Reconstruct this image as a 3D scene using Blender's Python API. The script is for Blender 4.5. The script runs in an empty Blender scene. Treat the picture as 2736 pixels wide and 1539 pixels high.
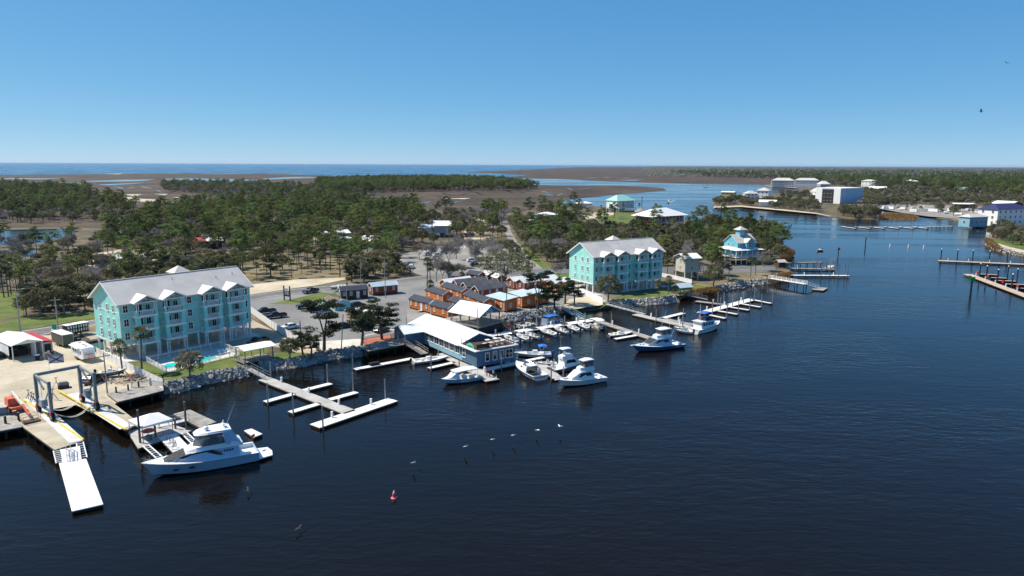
import bpy, math, random
import numpy as np
from mathutils import Vector, Matrix
from mathutils.geometry import tessellate_polygon

# ------------------------------------------------------------------ camera, sky, sun, exposure
SC = bpy.context.scene
COL = SC.collection
PW, PH, FPX, HC = 2736.0, 1539.0, 1900.0, 43.0          # photo size, focal length in photo pixels, drone height
PITCH = math.atan((769.5 - 438.5) / FPX)
ROLL = math.atan(12 / 2736)
cp, sp, cr, sr = math.cos(PITCH), math.sin(PITCH), math.cos(ROLL), math.sin(ROLL)
cd = bpy.data.cameras.new('camera'); cam = bpy.data.objects.new('camera', cd); COL.objects.link(cam)
R_, U_, F_ = Vector((1, 0, 0)), Vector((0, sp, cp)), Vector((0, cp, -sp))
cx, cy, cz = R_ * cr + U_ * sr, U_ * cr - R_ * sr, -F_
m = Matrix((cx, cy, cz)).transposed().to_4x4(); m.translation = (0, 0, HC)
cam.matrix_world = m
cd.sensor_width = 36; cd.lens = 36 * FPX / PW; cd.clip_start = 1; cd.clip_end = 90000
SC.camera = cam
SUN_DIR = Vector((-0.961, 0.276, 1.19)).normalized()      # towards the sun
w = bpy.data.worlds.new('World'); SC.world = w; w.use_nodes = True
nt = w.node_tree
bg = nt.nodes['Background']
sky = nt.nodes.new('ShaderNodeTexSky'); sky.sky_type = 'NISHITA'; sky.sun_disc = False
sky.sun_elevation = math.asin(SUN_DIR.z); sky.sun_rotation = math.atan2(SUN_DIR.x, SUN_DIR.y)
sky.altitude = 0; sky.air_density = 0.5; sky.dust_density = 0.0; sky.ozone_density = 8
# one tone curve for the whole sky, as the drone camera rendered it: bluer high up, softer towards the horizon
sep = nt.nodes.new('ShaderNodeSeparateColor'); com = nt.nodes.new('ShaderNodeCombineColor'); nt.links.new(sky.outputs[0], sep.inputs[0])
for i, (k, ref, g) in enumerate(((.079, .138, .85), (.247, .296, .52), (.49, .68, .30))):
    a = nt.nodes.new('ShaderNodeMath'); a.operation = 'MULTIPLY'; a.inputs[1].default_value = .15 / ref
    p = nt.nodes.new('ShaderNodeMath'); p.operation = 'POWER'; p.inputs[1].default_value = g
    q = nt.nodes.new('ShaderNodeMath'); q.operation = 'MULTIPLY'; q.inputs[1].default_value = k / .12
    nt.links.new(sep.outputs[i], a.inputs[0]); nt.links.new(a.outputs[0], p.inputs[0]); nt.links.new(p.outputs[0], q.inputs[0]); nt.links.new(q.outputs[0], com.inputs[i])
nt.links.new(com.outputs[0], bg.inputs[0]); bg.inputs[1].default_value = 0.12
sd = bpy.data.lights.new('sun', 'SUN'); sun = bpy.data.objects.new('sun', sd); COL.objects.link(sun)
sd.energy = 5.0; sd.angle = math.radians(0.53); sd.color = (1.0, 0.915, 0.78)
sun.rotation_euler = SUN_DIR.to_track_quat('Z', 'Y').to_euler(); sun.location = (-60, 60, 90)
vs = SC.view_settings
vs.view_transform = 'Standard'; vs.look = 'None'; vs.exposure = 0.5; vs.gamma = 1.0
SC.cycles.max_bounces = 6; SC.cycles.volume_bounces = 0
SC.cycles.transparent_max_bounces = 12

# ------------------------------------------------------------------ photo pixel -> place on a level plane
def G(px, py, z=1.2):
    u, v = (px - 1368) / FPX, (769.5 - py) / FPX
    d = cx * u + cy * v + F_
    t = (z - HC) / d.z
    return Vector((d.x * t, d.y * t, z))
def ang(a, b): return math.atan2(b.y - a.y, b.x - a.x)
def pix(P):
    d = Vector(P) - Vector((0, 0, HC)); k = d.dot(F_)
    return 1368 + FPX * d.dot(cx) / k, 769.5 - FPX * d.dot(cy) / k
GZ = 1.2
rnd = random.Random(7)

# ------------------------------------------------------------------ materials
MATS = {}
def M(name, c, rough=.65, var=.14, sc=1.2, bump=0., bsc=8., metal=0., c2=None, rand=0., stripe=None, spec=.4, trans=0., lo=.35, hi=.65, alpha=1., grain=None):
    """principled material: base colour varied by noise; stripe=(axis, period_m, depth) adds ribs, siding or planks; rand varies it per object"""
    if name in MATS: return MATS[name]
    m = bpy.data.materials.new(name); m.use_nodes = True; MATS[name] = m
    n = m.node_tree.nodes; L = m.node_tree.links.new
    b = n['Principled BSDF']
    b.inputs['Roughness'].default_value = rough; b.inputs['Metallic'].default_value = metal
    b.inputs['Specular IOR Level'].default_value = spec
    tc = n.new('ShaderNodeTexCoord')
    no = n.new('ShaderNodeTexNoise'); no.inputs['Scale'].default_value = sc; no.inputs['Detail'].default_value = 5
    L(tc.outputs['Object'], no.inputs['Vector'])
    rp = n.new('ShaderNodeMapRange'); rp.inputs[1].default_value = lo; rp.inputs[2].default_value = hi
    L(no.outputs[0], rp.inputs[0])
    mx = n.new('ShaderNodeMix'); mx.data_type = 'RGBA'
    d = c2 or tuple(min(1, x * (1 + var)) for x in c); e = c if c2 else tuple(x * (1 - var) for x in c)
    mx.inputs[6].default_value = (*e, 1); mx.inputs[7].default_value = (*d, 1)
    L(rp.outputs[0], mx.inputs[0]); col = mx.outputs[2]
    if grain:                                                # fine grain and scattered stains
        for gs, ga, g0, g1 in ((grain[0], grain[1], .3, .7), (grain[0] * .22, grain[1] * .9, .52, .70)):
            g = n.new('ShaderNodeTexNoise'); g.inputs['Scale'].default_value = gs; g.inputs['Detail'].default_value = 6; g.inputs['Roughness'].default_value = .65; L(tc.outputs['Object'], g.inputs['Vector'])
            gr = n.new('ShaderNodeMapRange'); gr.inputs[1].default_value = g0; gr.inputs[2].default_value = g1; gr.inputs[3].default_value = 1 + (ga * .5 if g0 < .5 else 0); gr.inputs[4].default_value = 1 - ga; L(g.outputs[0], gr.inputs[0])
            mg = n.new('ShaderNodeMix'); mg.data_type = 'RGBA'; mg.blend_type = 'MULTIPLY'; mg.inputs[0].default_value = 1; L(col, mg.inputs[6]); cc = n.new('ShaderNodeCombineColor'); [L(gr.outputs[0], cc.inputs[q]) for q in range(3)]; L(cc.outputs[0], mg.inputs[7]); col = mg.outputs[2]
    if rand:
        oi = n.new('ShaderNodeObjectInfo'); hs = n.new('ShaderNodeHueSaturation')
        a = n.new('ShaderNodeMapRange'); a.inputs[3].default_value = 1 - rand; a.inputs[4].default_value = 1 + rand
        a2 = n.new('ShaderNodeMapRange'); a2.inputs[3].default_value = .5 - rand * .09; a2.inputs[4].default_value = .5 + rand * .05
        wn = n.new('ShaderNodeTexWhiteNoise'); wn.noise_dimensions = '1D'
        L(oi.outputs['Random'], a.inputs[0]); L(oi.outputs['Random'], wn.inputs['W']); L(wn.outputs[0], a2.inputs[0])
        L(a.outputs[0], hs.inputs['Value']); L(a2.outputs[0], hs.inputs['Hue']); L(col, hs.inputs['Color']); col = hs.outputs[0]
    L(col, b.inputs['Base Color'])
    nrm = None
    if bump:
        n2 = n.new('ShaderNodeTexNoise'); n2.inputs['Scale'].default_value = bsc; n2.inputs['Detail'].default_value = 6
        L(tc.outputs['Object'], n2.inputs['Vector'])
        bp = n.new('ShaderNodeBump'); bp.inputs['Strength'].default_value = 1; bp.inputs['Distance'].default_value = bump
        L(n2.outputs[0], bp.inputs['Height']); nrm = bp.outputs[0]
    if stripe:
        ax, per, dep = stripe
        wv = n.new('ShaderNodeTexWave'); wv.bands_direction = ax; wv.wave_profile = 'SIN'
        wv.inputs['Scale'].default_value = .314159 / per; wv.inputs['Distortion'].default_value = 0
        L(tc.outputs['Object'], wv.inputs['Vector'])
        p = n.new('ShaderNodeMath'); p.operation = 'POWER'; p.inputs[1].default_value = 6; L(wv.outputs['Fac'], p.inputs[0])
        bp = n.new('ShaderNodeBump'); bp.inputs['Distance'].default_value = dep
        L(p.outputs[0], bp.inputs['Height'])
        if nrm: L(nrm, bp.inputs['Normal'])
        nrm = bp.outputs[0]
    if nrm: L(nrm, b.inputs['Normal'])
    if trans:
        t = n.new('ShaderNodeBsdfTranslucent'); L(col, t.inputs[0]); ms = n.new('ShaderNodeMixShader'); ms.inputs[0].default_value = trans
        L(b.outputs[0], ms.inputs[1]); L(t.outputs[0], ms.inputs[2]); L(ms.outputs[0], n['Material Output'].inputs[0])
    if alpha < 1: b.inputs['Alpha'].default_value = alpha
    return m

def water_mat(name, base, h1, h2, sx=.42, rough=.06):
    m = bpy.data.materials.new(name); m.use_nodes = True; MATS[name] = m
    n = m.node_tree.nodes; L = m.node_tree.links.new; b = n['Principled BSDF']
    b.inputs['IOR'].default_value = 1.333; b.inputs['Specular IOR Level'].default_value = .36
    tc = n.new('ShaderNodeTexCoord')
    big = n.new('ShaderNodeTexNoise'); big.inputs['Scale'].default_value = .019; big.inputs['Detail'].default_value = 5; big.inputs['Distortion'].default_value = 1.2
    mp0 = n.new('ShaderNodeMapping'); mp0.inputs['Scale'].default_value = (.35, 1, 1); mp0.inputs['Rotation'].default_value = (0, 0, .35)
    L(tc.outputs['Object'], mp0.inputs[0]); L(mp0.outputs[0], big.inputs['Vector'])
    cr_ = n.new('ShaderNodeMapRange'); cr_.inputs[1].default_value = .43; cr_.inputs[2].default_value = .55
    L(big.outputs[0], cr_.inputs[0])
    mx = n.new('ShaderNodeMix'); mx.data_type = 'RGBA'; mx.inputs[6].default_value = (*base, 1)
    mx.inputs[7].default_value = (base[0] * 1.2, base[1] * 1.1, base[2], 1)
    L(cr_.outputs[0], mx.inputs[0]); L(mx.outputs[2], b.inputs['Base Color'])
    rr = n.new('ShaderNodeMapRange'); rr.inputs[3].default_value = rough; rr.inputs[4].default_value = rough * 2.2
    L(cr_.outputs[0], rr.inputs[0]); L(rr.outputs[0], b.inputs['Roughness'])
    prev = None; sy_ = n.new('ShaderNodeSeparateXYZ'); L(tc.outputs['Object'], sy_.inputs[0])     # the sheltered channel upstream has calmer lanes than the open reach
    for sc, rot, st, h in ((.75, .18, sx, h1), (1.7, -.12, sx * 1.2, h1 * .5), (.16, .5, .5, h2)):
        mp = n.new('ShaderNodeMapping'); mp.inputs['Rotation'].default_value = (0, 0, rot); mp.inputs['Scale'].default_value = (st, 1, 1)
        L(tc.outputs['Object'], mp.inputs[0])
        no = n.new('ShaderNodeTexNoise'); no.inputs['Scale'].default_value = sc; no.inputs['Detail'].default_value = 2.5; no.inputs['Roughness'].default_value = .5
        L(mp.outputs[0], no.inputs['Vector'])
        bp = n.new('ShaderNodeBump'); bp.inputs['Strength'].default_value = 1
        k = n.new('ShaderNodeMapRange'); k.inputs[4].default_value = h * 1.1; yk = n.new('ShaderNodeMapRange'); yk.inputs[1].default_value = 150; yk.inputs[2].default_value = 280; yk.inputs[3].default_value = h * .5; yk.inputs[4].default_value = h * .08; L(sy_.outputs[1], yk.inputs[0]); L(yk.outputs[0], k.inputs[3])
        L(cr_.outputs[0], k.inputs[0]); L(k.outputs[0], bp.inputs['Distance'])
        L(no.outputs[0], bp.inputs['Height'])
        if prev: L(prev, bp.inputs['Normal'])
        prev = bp.outputs[0]
    L(prev, b.inputs['Normal'])
    return m

# ------------------------------------------------------------------ mesh builder
class B:
    def __init__(s): s.v = []; s.f = []; s.m = []
    def add(s, v, f, mi=0):
        o = len(s.v); s.v += [tuple(p) for p in v]; s.f += [tuple(i + o for i in q) for q in f]; s.m += [mi] * len(f); return s
    def box(s, x0, x1, y0, y1, z0, z1, mi=0):
        return s.add([(x0, y0, z0), (x1, y0, z0), (x1, y1, z0), (x0, y1, z0), (x0, y0, z1), (x1, y0, z1), (x1, y1, z1), (x0, y1, z1)],
              [(3, 2, 1, 0), (4, 5, 6, 7), (0, 1, 5, 4), (1, 2, 6, 5), (2, 3, 7, 6), (3, 0, 4, 7)], mi)
    def prism(s, p, z0, z1, mi=0):
        n = len(p); return s.add([(x, y, z0) for x, y in p] + [(x, y, z1) for x, y in p],
              [tuple(range(n))[::-1], tuple(range(n, 2 * n))] + [(i, (i + 1) % n, n + (i + 1) % n, n + i) for i in range(n)], mi)
    def extx(s, p, x0, x1, mi=0):      # profile (y,z) swept along x
        n = len(p); return s.add([(x0, y, z) for y, z in p] + [(x1, y, z) for y, z in p],
              [tuple(range(n))[::-1], tuple(range(n, 2 * n))] + [(i, (i + 1) % n, n + (i + 1) % n, n + i) for i in range(n)], mi)
    def exty(s, p, y0, y1, mi=0):      # profile (x,z) swept along y
        n = len(p); return s.add([(x, y0, z) for x, z in p] + [(x, y1, z) for x, z in p],
              [tuple(range(n)), tuple(range(n, 2 * n))[::-1]] + [(i, n + i, n + (i + 1) % n, (i + 1) % n) for i in range(n)], mi)
    def bar(s, a, b, w, h=None, mi=0):
        a, b = Vector(a), Vector(b); h = h or w; d = (b - a).normalized()
        up = Vector((0, 0, 1)) if abs(d.z) < .95 else Vector((0, 1, 0))
        x = d.cross(up).normalized(); y = x.cross(d)
        c = [x * w / 2 + y * h / 2, -x * w / 2 + y * h / 2, -x * w / 2 - y * h / 2, x * w / 2 - y * h / 2]
        return s.add([a + q for q in c] + [b + q for q in c], [(0, 1, 2, 3), (7, 6, 5, 4), (0, 4, 5, 1), (1, 5, 6, 2), (2, 6, 7, 3), (3, 7, 4, 0)], mi)
    def tube(s, a, b, r, r1=None, n=8, mi=0, cap=True):
        a, b = Vector(a), Vector(b); r1 = r if r1 is None else r1; d = (b - a).normalized()
        up = Vector((0, 0, 1)) if abs(d.z) < .95 else Vector((0, 1, 0))
        x = d.cross(up).normalized(); y = x.cross(d)
        v = []
        for P, q in ((a, r), (b, r1)):
            for i in range(n):
                t = 2 * math.pi * i / n; v.append(P + x * q * math.cos(t) + y * q * math.sin(t))
        f = [(i, (i + 1) % n, n + (i + 1) % n, n + i) for i in range(n)]
        if cap: f += [tuple(range(n))[::-1], tuple(range(n, 2 * n))]
        return s.add(v, f, mi)
    def path(s, pts, r, n=6, mi=0):
        for a, b in zip(pts, pts[1:]): s.tube(a, b, r, n=n, mi=mi)
        return s
    def lathe(s, prof, n=12, mi=0, c=(0, 0, 0)):
        v = [(c[0] + r * math.cos(2 * math.pi * i / n), c[1] + r * math.sin(2 * math.pi * i / n), c[2] + z) for r, z in prof for i in range(n)]
        k = len(prof)
        f = [(j * n + i, j * n + (i + 1) % n, (j + 1) * n + (i + 1) % n, (j + 1) * n + i) for j in range(k - 1) for i in range(n)]
        return s.add(v, f + [tuple(range(n))[::-1], tuple(range((k - 1) * n, k * n))], mi)
    def loft(s, rings, mi=0, closed=True, cap=True):
        n = len(rings[0]); v = [p for r in rings for p in r]; k = len(rings)
        f = [(j * n + i, j * n + (i + 1) % n, (j + 1) * n + (i + 1) % n, (j + 1) * n + i) for j in range(k - 1) for i in range(n if closed else n - 1)]
        if cap: f += [tuple(range(n))[::-1], tuple(range((k - 1) * n, k * n))]
        return s.add(v, f, mi)
    def ball(s, c, r, n=8, k=5, sz=1, mi=0):
        return s.lathe([(r * math.sin(math.pi * max(.02, min(.98, j / k))), -r * sz * math.cos(math.pi * j / k)) for j in range(k + 1)], n, mi, c)
    def mesh(s, name, mats, smooth=False):
        me = bpy.data.meshes.new(name); me.from_pydata(s.v, [], s.f)
        mats = mats if isinstance(mats, (list, tuple)) else [mats]
        for q in mats: me.materials.append(q)
        if len(mats) > 1: me.polygons.foreach_set('material_index', s.m)
        if smooth: me.polygons.foreach_set('use_smooth', [True] * len(me.polygons))
        me.update(); return me
    def obj(s, name, mats, parent=None, loc=None, rz=0, smooth=False):
        return put(name, s.mesh(name, mats, smooth), parent, loc, rz)

def put(name, me, parent=None, loc=None, rz=0, scale=None):
    o = bpy.data.objects.new(name, me); COL.objects.link(o)
    if parent: o.parent = parent
    if loc is not None: o.location = loc
    if rz: o.rotation_euler[2] = rz
    if scale is not None: o.scale = scale if hasattr(scale, '__len__') else (scale,) * 3
    return o
def tag(o, label, cat, group=None):
    o['label'] = label; o['category'] = cat
    if group: o['group'] = group
    return o
def thing(name, label, cat, loc=(0, 0, 0), rz=0, group=None):
    return tag(put(name, None, None, loc, rz), label, cat, group)
def structure(o): o['kind'] = 'structure'; return o
def stuff(o): o['kind'] = 'stuff'; return o
KIDS = {}
def dup(root, loc, rz=0, label=None, group=None, scale=None):
    r = root.copy(); COL.objects.link(r); r.location = loc; r.rotation_euler = (0, 0, rz)
    if scale is not None: r.scale = scale if hasattr(scale, '__len__') else (scale,) * 3
    if label: r['label'] = label
    if group: r['group'] = group
    def kids(o):
        k = KIDS.get(o.name)
        if k is None: k = KIDS[o.name] = list(o.children)
        return k
    for ch in kids(root):
        c = ch.copy(); COL.objects.link(c); c.parent = r
        for g in kids(ch):
            d = g.copy(); COL.objects.link(d); d.parent = c
    return r
# ------------------------------------------------------------------ setting: water, land, roads, lawns
WATER = water_mat('river_water', (.0055, .0042, .003), .10, .13)
SEA = water_mat('sea_water', (.004, .06, .145), .6, 2.2, rough=.12)
POND = water_mat('pond_water', (.010, .018, .026), .01, .03)
b = B(); b.add([(-45000, -400, 0), (45000, -400, 0), (45000, 2400, 0), (-45000, 2400, 0)], [(0, 1, 2, 3)])
structure(b.obj('water', WATER))
b = B(); b.add([(-45000, 2400, 0), (45000, 2400, 0), (45000, 42000, 0), (-45000, 42000, 0)], [(0, 1, 2, 3)])
structure(b.obj('sea', SEA))

def poly(pts):
    t = tessellate_polygon([[Vector((p.x, p.y, 0)) for p in pts]])
    return [tuple(q) for q in t]
def area2(p): return sum(p[i].x * p[(i + 1) % len(p)].y - p[(i + 1) % len(p)].x * p[i].y for i in range(len(p)))
def rough_edge(p, step, amp, rg):
    out = []
    for i in range(len(p)):
        a, c = p[i], p[(i + 1) % len(p)]; d = c - a; L = d.length
        k = max(1, min(40, int(L / step)))
        nrm = Vector((-d.y, d.x, 0)).normalized()
        for j in range(k):
            o = a + d * (j / k)
            if j: o = o + nrm * rg.uniform(-amp, amp)
            out.append(o)
    return out
def land(name, px, mat, z=1.2, bank=2., low=-.8, step=12, amp=.8):
    rg = random.Random(len(px))
    p = [G(x, y, 0) for x, y in px]
    if area2(p) < 0: p.reverse()
    p = rough_edge(p, step, amp, rg)
    n = len(p); top, mid, bot = [], [], []
    for i in range(n):
        d = (p[(i + 1) % n] - p[i - 1]); nr = Vector((-d.y, d.x, 0)).normalized()
        top.append(Vector((p[i].x + nr.x * bank, p[i].y + nr.y * bank, z)))
        bot.append(Vector((p[i].x - nr.x * 1.2, p[i].y - nr.y * 1.2, low)))
    B_ = B(); tri = poly(top)
    B_.add(top, tri); o = len(B_.v); B_.add(top + bot, [(n + i, n + (i + 1) % n, (i + 1) % n, i) for i in range(n)])
    ob = structure(B_.obj(name, mat)); 
    return ob
def sheet(name, px, mat, z, world=None):
    p = world or [G(x, y, z) for x, y in px]
    B_ = B(); B_.add([Vector((q.x, q.y, z)) for q in p], poly(p))
    me = B_.mesh(name, mat)
    # face up
    for q in me.polygons:
        if q.normal.z < 0: me.flip_normals(); break
    return structure(put(name, me))

FLOOR = M('woodland_floor', (.06, .052, .028), grain=(.9, .25), rough=.95, c2=(.17, .135, .08), sc=.09, bump=.25, bsc=.8)
MARSH = M('marsh_grass', (.032, .022, .014), grain=(.12, .35), rough=.95, c2=(.096, .067, .041), sc=.013, bump=.3, bsc=.5)
MARSH2 = M('marsh_edge_grass', (.13, .08, .028), .95, c2=(.20, .13, .05), sc=.08, bump=.3, bsc=.8)
SAND = M('pale_sand', (.42, .36, .25), grain=(1.1, .16), rough=.95, c2=(.57, .50, .385), sc=.12, bump=.05, bsc=2)
YARD = M('crushed_shell_yard', (.40, .345, .245), grain=(.8, .20), rough=.93, c2=(.56, .50, .385), sc=.10, bump=.03, bsc=3, lo=.3, hi=.7)
ASPH = M('grey_asphalt', (.115, .113, .11), grain=(1.2, .14), rough=.9, c2=(.165, .162, .155), sc=.12, bump=.02, bsc=6)
ASPH2 = M('worn_parking_asphalt', (.165, .165, .162), grain=(.9, .18), rough=.9, c2=(.24, .237, .23), sc=.07, bump=.02, bsc=6)
GRAVEL = M('pale_gravel', (.20, .19, .175), grain=(1.2, .2), rough=.95, c2=(.31, .295, .27), sc=.08, bump=.04, bsc=3)
CONC = M('pale_concrete', (.52, .49, .44), grain=(1.5, .14), rough=.9, c2=(.66, .63, .57), sc=.25, bump=.02, bsc=5)
PAVER = M('tan_driveway', (.33, .27, .19), grain=(1.5, .14), rough=.9, c2=(.42, .35, .25), sc=.2, bump=.02, bsc=5)
LAWN = M('green_lawn', (.07, .11, .015), grain=(1.4, .28), rough=.95, c2=(.13, .165, .03), sc=.22, bump=.06, bsc=5)
DRYG = M('dry_grass', (.13, .11, .05), grain=(1.0, .32), rough=.95, c2=(.25, .20, .115), sc=.12, bump=.06, bsc=4)

SHORE = [(-700, 1290), (0, 1151), (56, 1139), (127, 1110), (145, 1092), (204, 1082), (262, 1112), (314, 1074), (437, 1043), (443, 1049), (472, 1048), (531, 1029), (590, 1017), (663, 1004),
  (719, 986), (756, 984), (795, 982), (847, 970), (874, 961), (899, 959), (950, 953), (975, 949), (1040, 938), (1085, 926), (1150, 905), (1200, 897), (1275, 884), (1354, 876), (1358, 862),
  (1380, 857), (1413, 850), (1455, 844), (1500, 835), (1524, 842), (1545, 834), (1586, 830), (1613, 824), (1638, 818), (1690, 818), (1752, 814), (1810, 807), (1817, 799), (1863, 789), (1883, 785),
  (1925, 779), (1960, 774), (1997, 766), (2045, 760), (2070, 756), (2090, 746), (2119, 739), (2118, 728), (2090, 721), (2086, 708), (2111, 692), (2125, 677), (2107, 667), (2084, 657), (2066, 640),
  (2050, 618), (1960, 604), (1880, 599), (1800, 586), (1760, 574), (1725, 567), (1694, 563), (1640, 556), (1580, 553), (1540, 552), (1500, 556), (1440, 562), (1300, 580), (1180, 566), (1080, 552), (1000, 556),
  (800, 562), (600, 577), (420, 592), (330, 615), (150, 612), (-800, 628)]
land('ground', SHORE, FLOOR, amp=.2, bank=1.3)
land('marsh', [(1560, 562), (1501, 552), (1513, 536), (1543, 530), (1613, 524), (1648, 520), (1706, 515), (1783, 508), (1776, 503), (1729, 499), (1636, 496), (1496, 496), (1438, 495), (1380, 492),
  (1300, 485), (1200, 478), (1100, 476), (1000, 474), (896, 472), (844, 469), (760, 465.5), (700, 464.5), (559, 465.5), (497, 463), (280, 465.5), (0, 467.5), (-700, 470), (-800, 700), (300, 640), (1300, 600)],
  MARSH, z=.55, bank=4, step=60, amp=6)
land('far_marsh', [(1240, 460.5), (1330, 464), (1417, 468), (1371, 472), (1296, 474.5), (1400, 476), (1506, 478.5), (1632, 485), (1760, 489), (1900, 491.5), (2023, 493), (2060, 498), (2100, 480),
  (3400, 470), (3400, 450.5), (1900, 446), (1600, 446.5), (1552, 446.5), (1480, 450), (1399, 454), (1300, 458)], MARSH, z=.55, bank=4, step=150, amp=12)
land('far_bank', [(2040, 495), (2060, 499), (2130, 503), (2162, 510), (2164, 519), (2120, 521), (2076, 519), (1990, 523), (1915, 532), (1900, 543), (1907, 555), (1980, 552), (2079, 562), (2179, 572), (2229, 581), (2290, 586), (2345, 586), (2358, 578),
  (2345, 570), (2300, 562), (2275, 552), (2330, 556), (2440, 574), (2500, 583), (2571, 590), (2571, 606), (2628, 611), (2646, 622), (2650, 630), (2631, 639), (2634, 653), (2654, 666), (2700, 680), (2736, 686), (2950, 740), (3600, 860), (3600, 462), (2100, 478)],
  FLOOR, z=1.0, bank=3, step=25, amp=1.5)
land('reed_spit', [(2347, 586), (2445, 587), (2458, 580), (2440, 573), (2380, 569), (2345, 571)], MARSH2, z=.6, bank=1.5, step=20)

# marsh creeks, ponds, salt pans
for i, q in enumerate([[(0, 614), (110, 612), (185, 611), (205, 622), (170, 634), (120, 648), (40, 655), (-300, 662), (-300, 618)], [(-300, 672), (40, 668), (95, 668), (88, 684), (30, 692), (-300, 705)]]):
    sheet('pond', q, POND, 1.215 + .0 * i)
for q in [[(222, 484), (330, 480), (415, 479), (380, 484), (250, 486)], [(262, 493), (330, 490), (395, 488), (410, 486), (352, 492), (290, 495)], [(10, 476), (180, 477), (110, 479), (12, 479)], [(430, 478), (520, 476), (700, 481), (620, 485), (470, 481)],
          [(700, 477), (760, 473.5), (826, 472), (860, 474), (720, 479.5)], [(1498, 548), (1515, 541), (1538, 541), (1536, 549), (1510, 553)], [(1510, 590), (1540, 578), (1552, 590), (1530, 592)], [(1640, 481.5), (1720, 479.5), (1700, 482.5)]]:
    sheet('creek', q, POND, .64 if q[0][1] < 560 else 1.215)
def ribbon(name, px, w, mat, z):
    p = [G(x, y, z) for x, y in px]; rg = random.Random(len(px)); L_, R_2 = [], []
    for i, q in enumerate(p):
        d = (p[min(i + 1, len(p) - 1)] - p[max(i - 1, 0)]); n = Vector((-d.y, d.x, 0)).normalized() * w * rg.uniform(.3, .8); L_.append(q + n); R_2.append(q - n)
    v = L_ + R_2; n = len(p); B_ = B(); B_.add(v, [(i + n, i + n + 1, i + 1, i) for i in range(n - 1)]); return structure(B_.obj(name, mat))
rgm = random.Random(3)
for x, y, dx, n in ((960, 500, 42, 7), (1060, 526, 38, 9), (1180, 518, 36, 8), (1330, 512, 40, 8), (1120, 540, 34, 8), (1270, 556, 26, 7), (300, 500, 30, 8), (420, 512, 26, 7), (120, 488, 40, 8), (560, 540, 26, 6), (1500, 504, 30, 7), (1450, 520, 26, 6), (1560, 475, 36, 8), (1700, 468, 40, 7), (1600, 460, 50, 7)):
    k = 1 if y > 495 else .35
    ribbon('creek', [(x + i * dx * .5, y + math.sin(i * 1.3 + x) * 3.2 * k + rgm.uniform(-1.5, 1.5) * k) for i in range(n)], 3.2 if y > 495 else 9, POND, .642)
for q in [[(300, 529), (370, 525), (360, 530), (440, 534), (500, 540), (490, 543), (420, 540), (330, 537)], [(410, 518), (450, 518), (440, 521)], [(325, 519), (380, 519), (360, 524)], [(375, 554), (460, 552), (450, 556), (390, 557)], [(460, 527), (500, 526), (480, 529)],
          [(1230, 488.5), (1330, 489), (1300, 490.5)], [(1180, 530), (1260, 529), (1240, 532)], [(280, 464.6), (330, 463.8), (315, 465.6)]]:
    sheet('salt_pan', q, SAND, .63)

# roads and open ground
RD_A = [(-500, 988), (-100, 915), (54, 884), (253, 853), (450, 822), (669, 788), (785, 771), (857, 764), (950, 756), (1019, 750), (1140, 735), (1270, 727), (1415, 719), (1520, 714), (1660, 712), (1770, 715), (1818, 714), (1960, 710), (2072, 712)]
RD_B = [(2072, 727), (1962, 729), (1818, 728), (1770, 729), (1660, 727), (1520, 729), (1415, 735), (1270, 744), (1140, 750), (1064, 757), (984, 765), (897, 771), (806, 784), (723, 794), (669, 803), (450, 838), (256, 869), (110, 896), (0, 917), (-100, 935), (-500, 1010)]
sheet('road', RD_A + RD_B, ASPH, 1.24)
LINE = M('white_road_line', (.62, .61, .58), .8, var=.1)
def lerp_px(A, Bq, f): return [((1 - f) * a[0] + f * c[0], (1 - f) * a[1] + f * c[1]) for a, c in zip(A, Bq)]
RB = [(-500, 1010), (-100, 935), (110, 896), (256, 869), (450, 838), (669, 803), (723, 794), (806, 784), (897, 771), (984, 765), (1140, 750), (1270, 744), (1415, 735), (1520, 729)]
ribbon('edge_line', [(x, y - 2.4) for x, y in RB], .22, LINE, 1.255); ribbon('edge_line', [(x, y + 2.0) for x, y in RD_A[:14]], .22, LINE, 1.255)
for i in range(13): ribbon('bay_line', [(1128 + i * 9.5, 668 - i * .9), (1122 + i * 9.8, 675 - i * .9)], .2, LINE, 1.25)
for i in range(9): ribbon('bay_line', [(985 + i * 9, 893 - i * 1.9), (976 + i * 9, 898 - i * 1.9)], .2, LINE, 1.25)
sheet('side_road', [(1340, 588), (1358, 588), (1366, 620), (1380, 642), (1396, 662), (1420, 692), (1452, 719), (1414, 724), (1396, 706), (1376, 676), (1362, 650), (1350, 622)], GRAVEL, 1.225)
sheet('boatyard', [(-700, 1010), (0, 930), (54, 905), (110, 893), (190, 900), (256, 941), (344, 985), (436, 1032), (437, 1043), (314, 1074), (262, 1112), (204, 1082), (145, 1092), (127, 1110), (56, 1139), (0, 1151), (-700, 1290)], YARD, 1.23)
sheet('sand_lot', [(440, 800), (560, 778), (669, 760), (785, 747), (923, 741), (925, 746), (847, 762), (785, 770), (669, 787), (450, 820)], SAND, 1.222)
sheet('parking_lot', [(669, 802), (800, 783), (897, 770), (984, 764), (1064, 756), (1140, 749), (1240, 745), (1180, 780), (1110, 815), (1085, 828), (1085, 885), (963, 906), (868, 912), (822, 907), (671, 834)], ASPH2, 1.232)
sheet('car_park', [(1060, 690), (1078, 679), (1134, 663), (1237, 654), (1352, 660), (1380, 690), (1395, 708), (1420, 722), (1143, 740), (1109, 730), (1078, 706)], GRAVEL, 1.226)
sheet('cabin_yard', [(1085, 826), (1180, 776), (1250, 742), (1415, 734), (1530, 732), (1600, 780), (1640, 804), (1600, 816), (1545, 822), (1500, 823), (1413, 838), (1350, 850), (1280, 870), (1200, 880), (1090, 890)], GRAVEL, 1.228)
sheet('beach_ramp', [(1500, 824), (1520, 800), (1575, 790), (1632, 806), (1608, 815), (1560, 822), (1524, 829)], SAND, 1.234)
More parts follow.
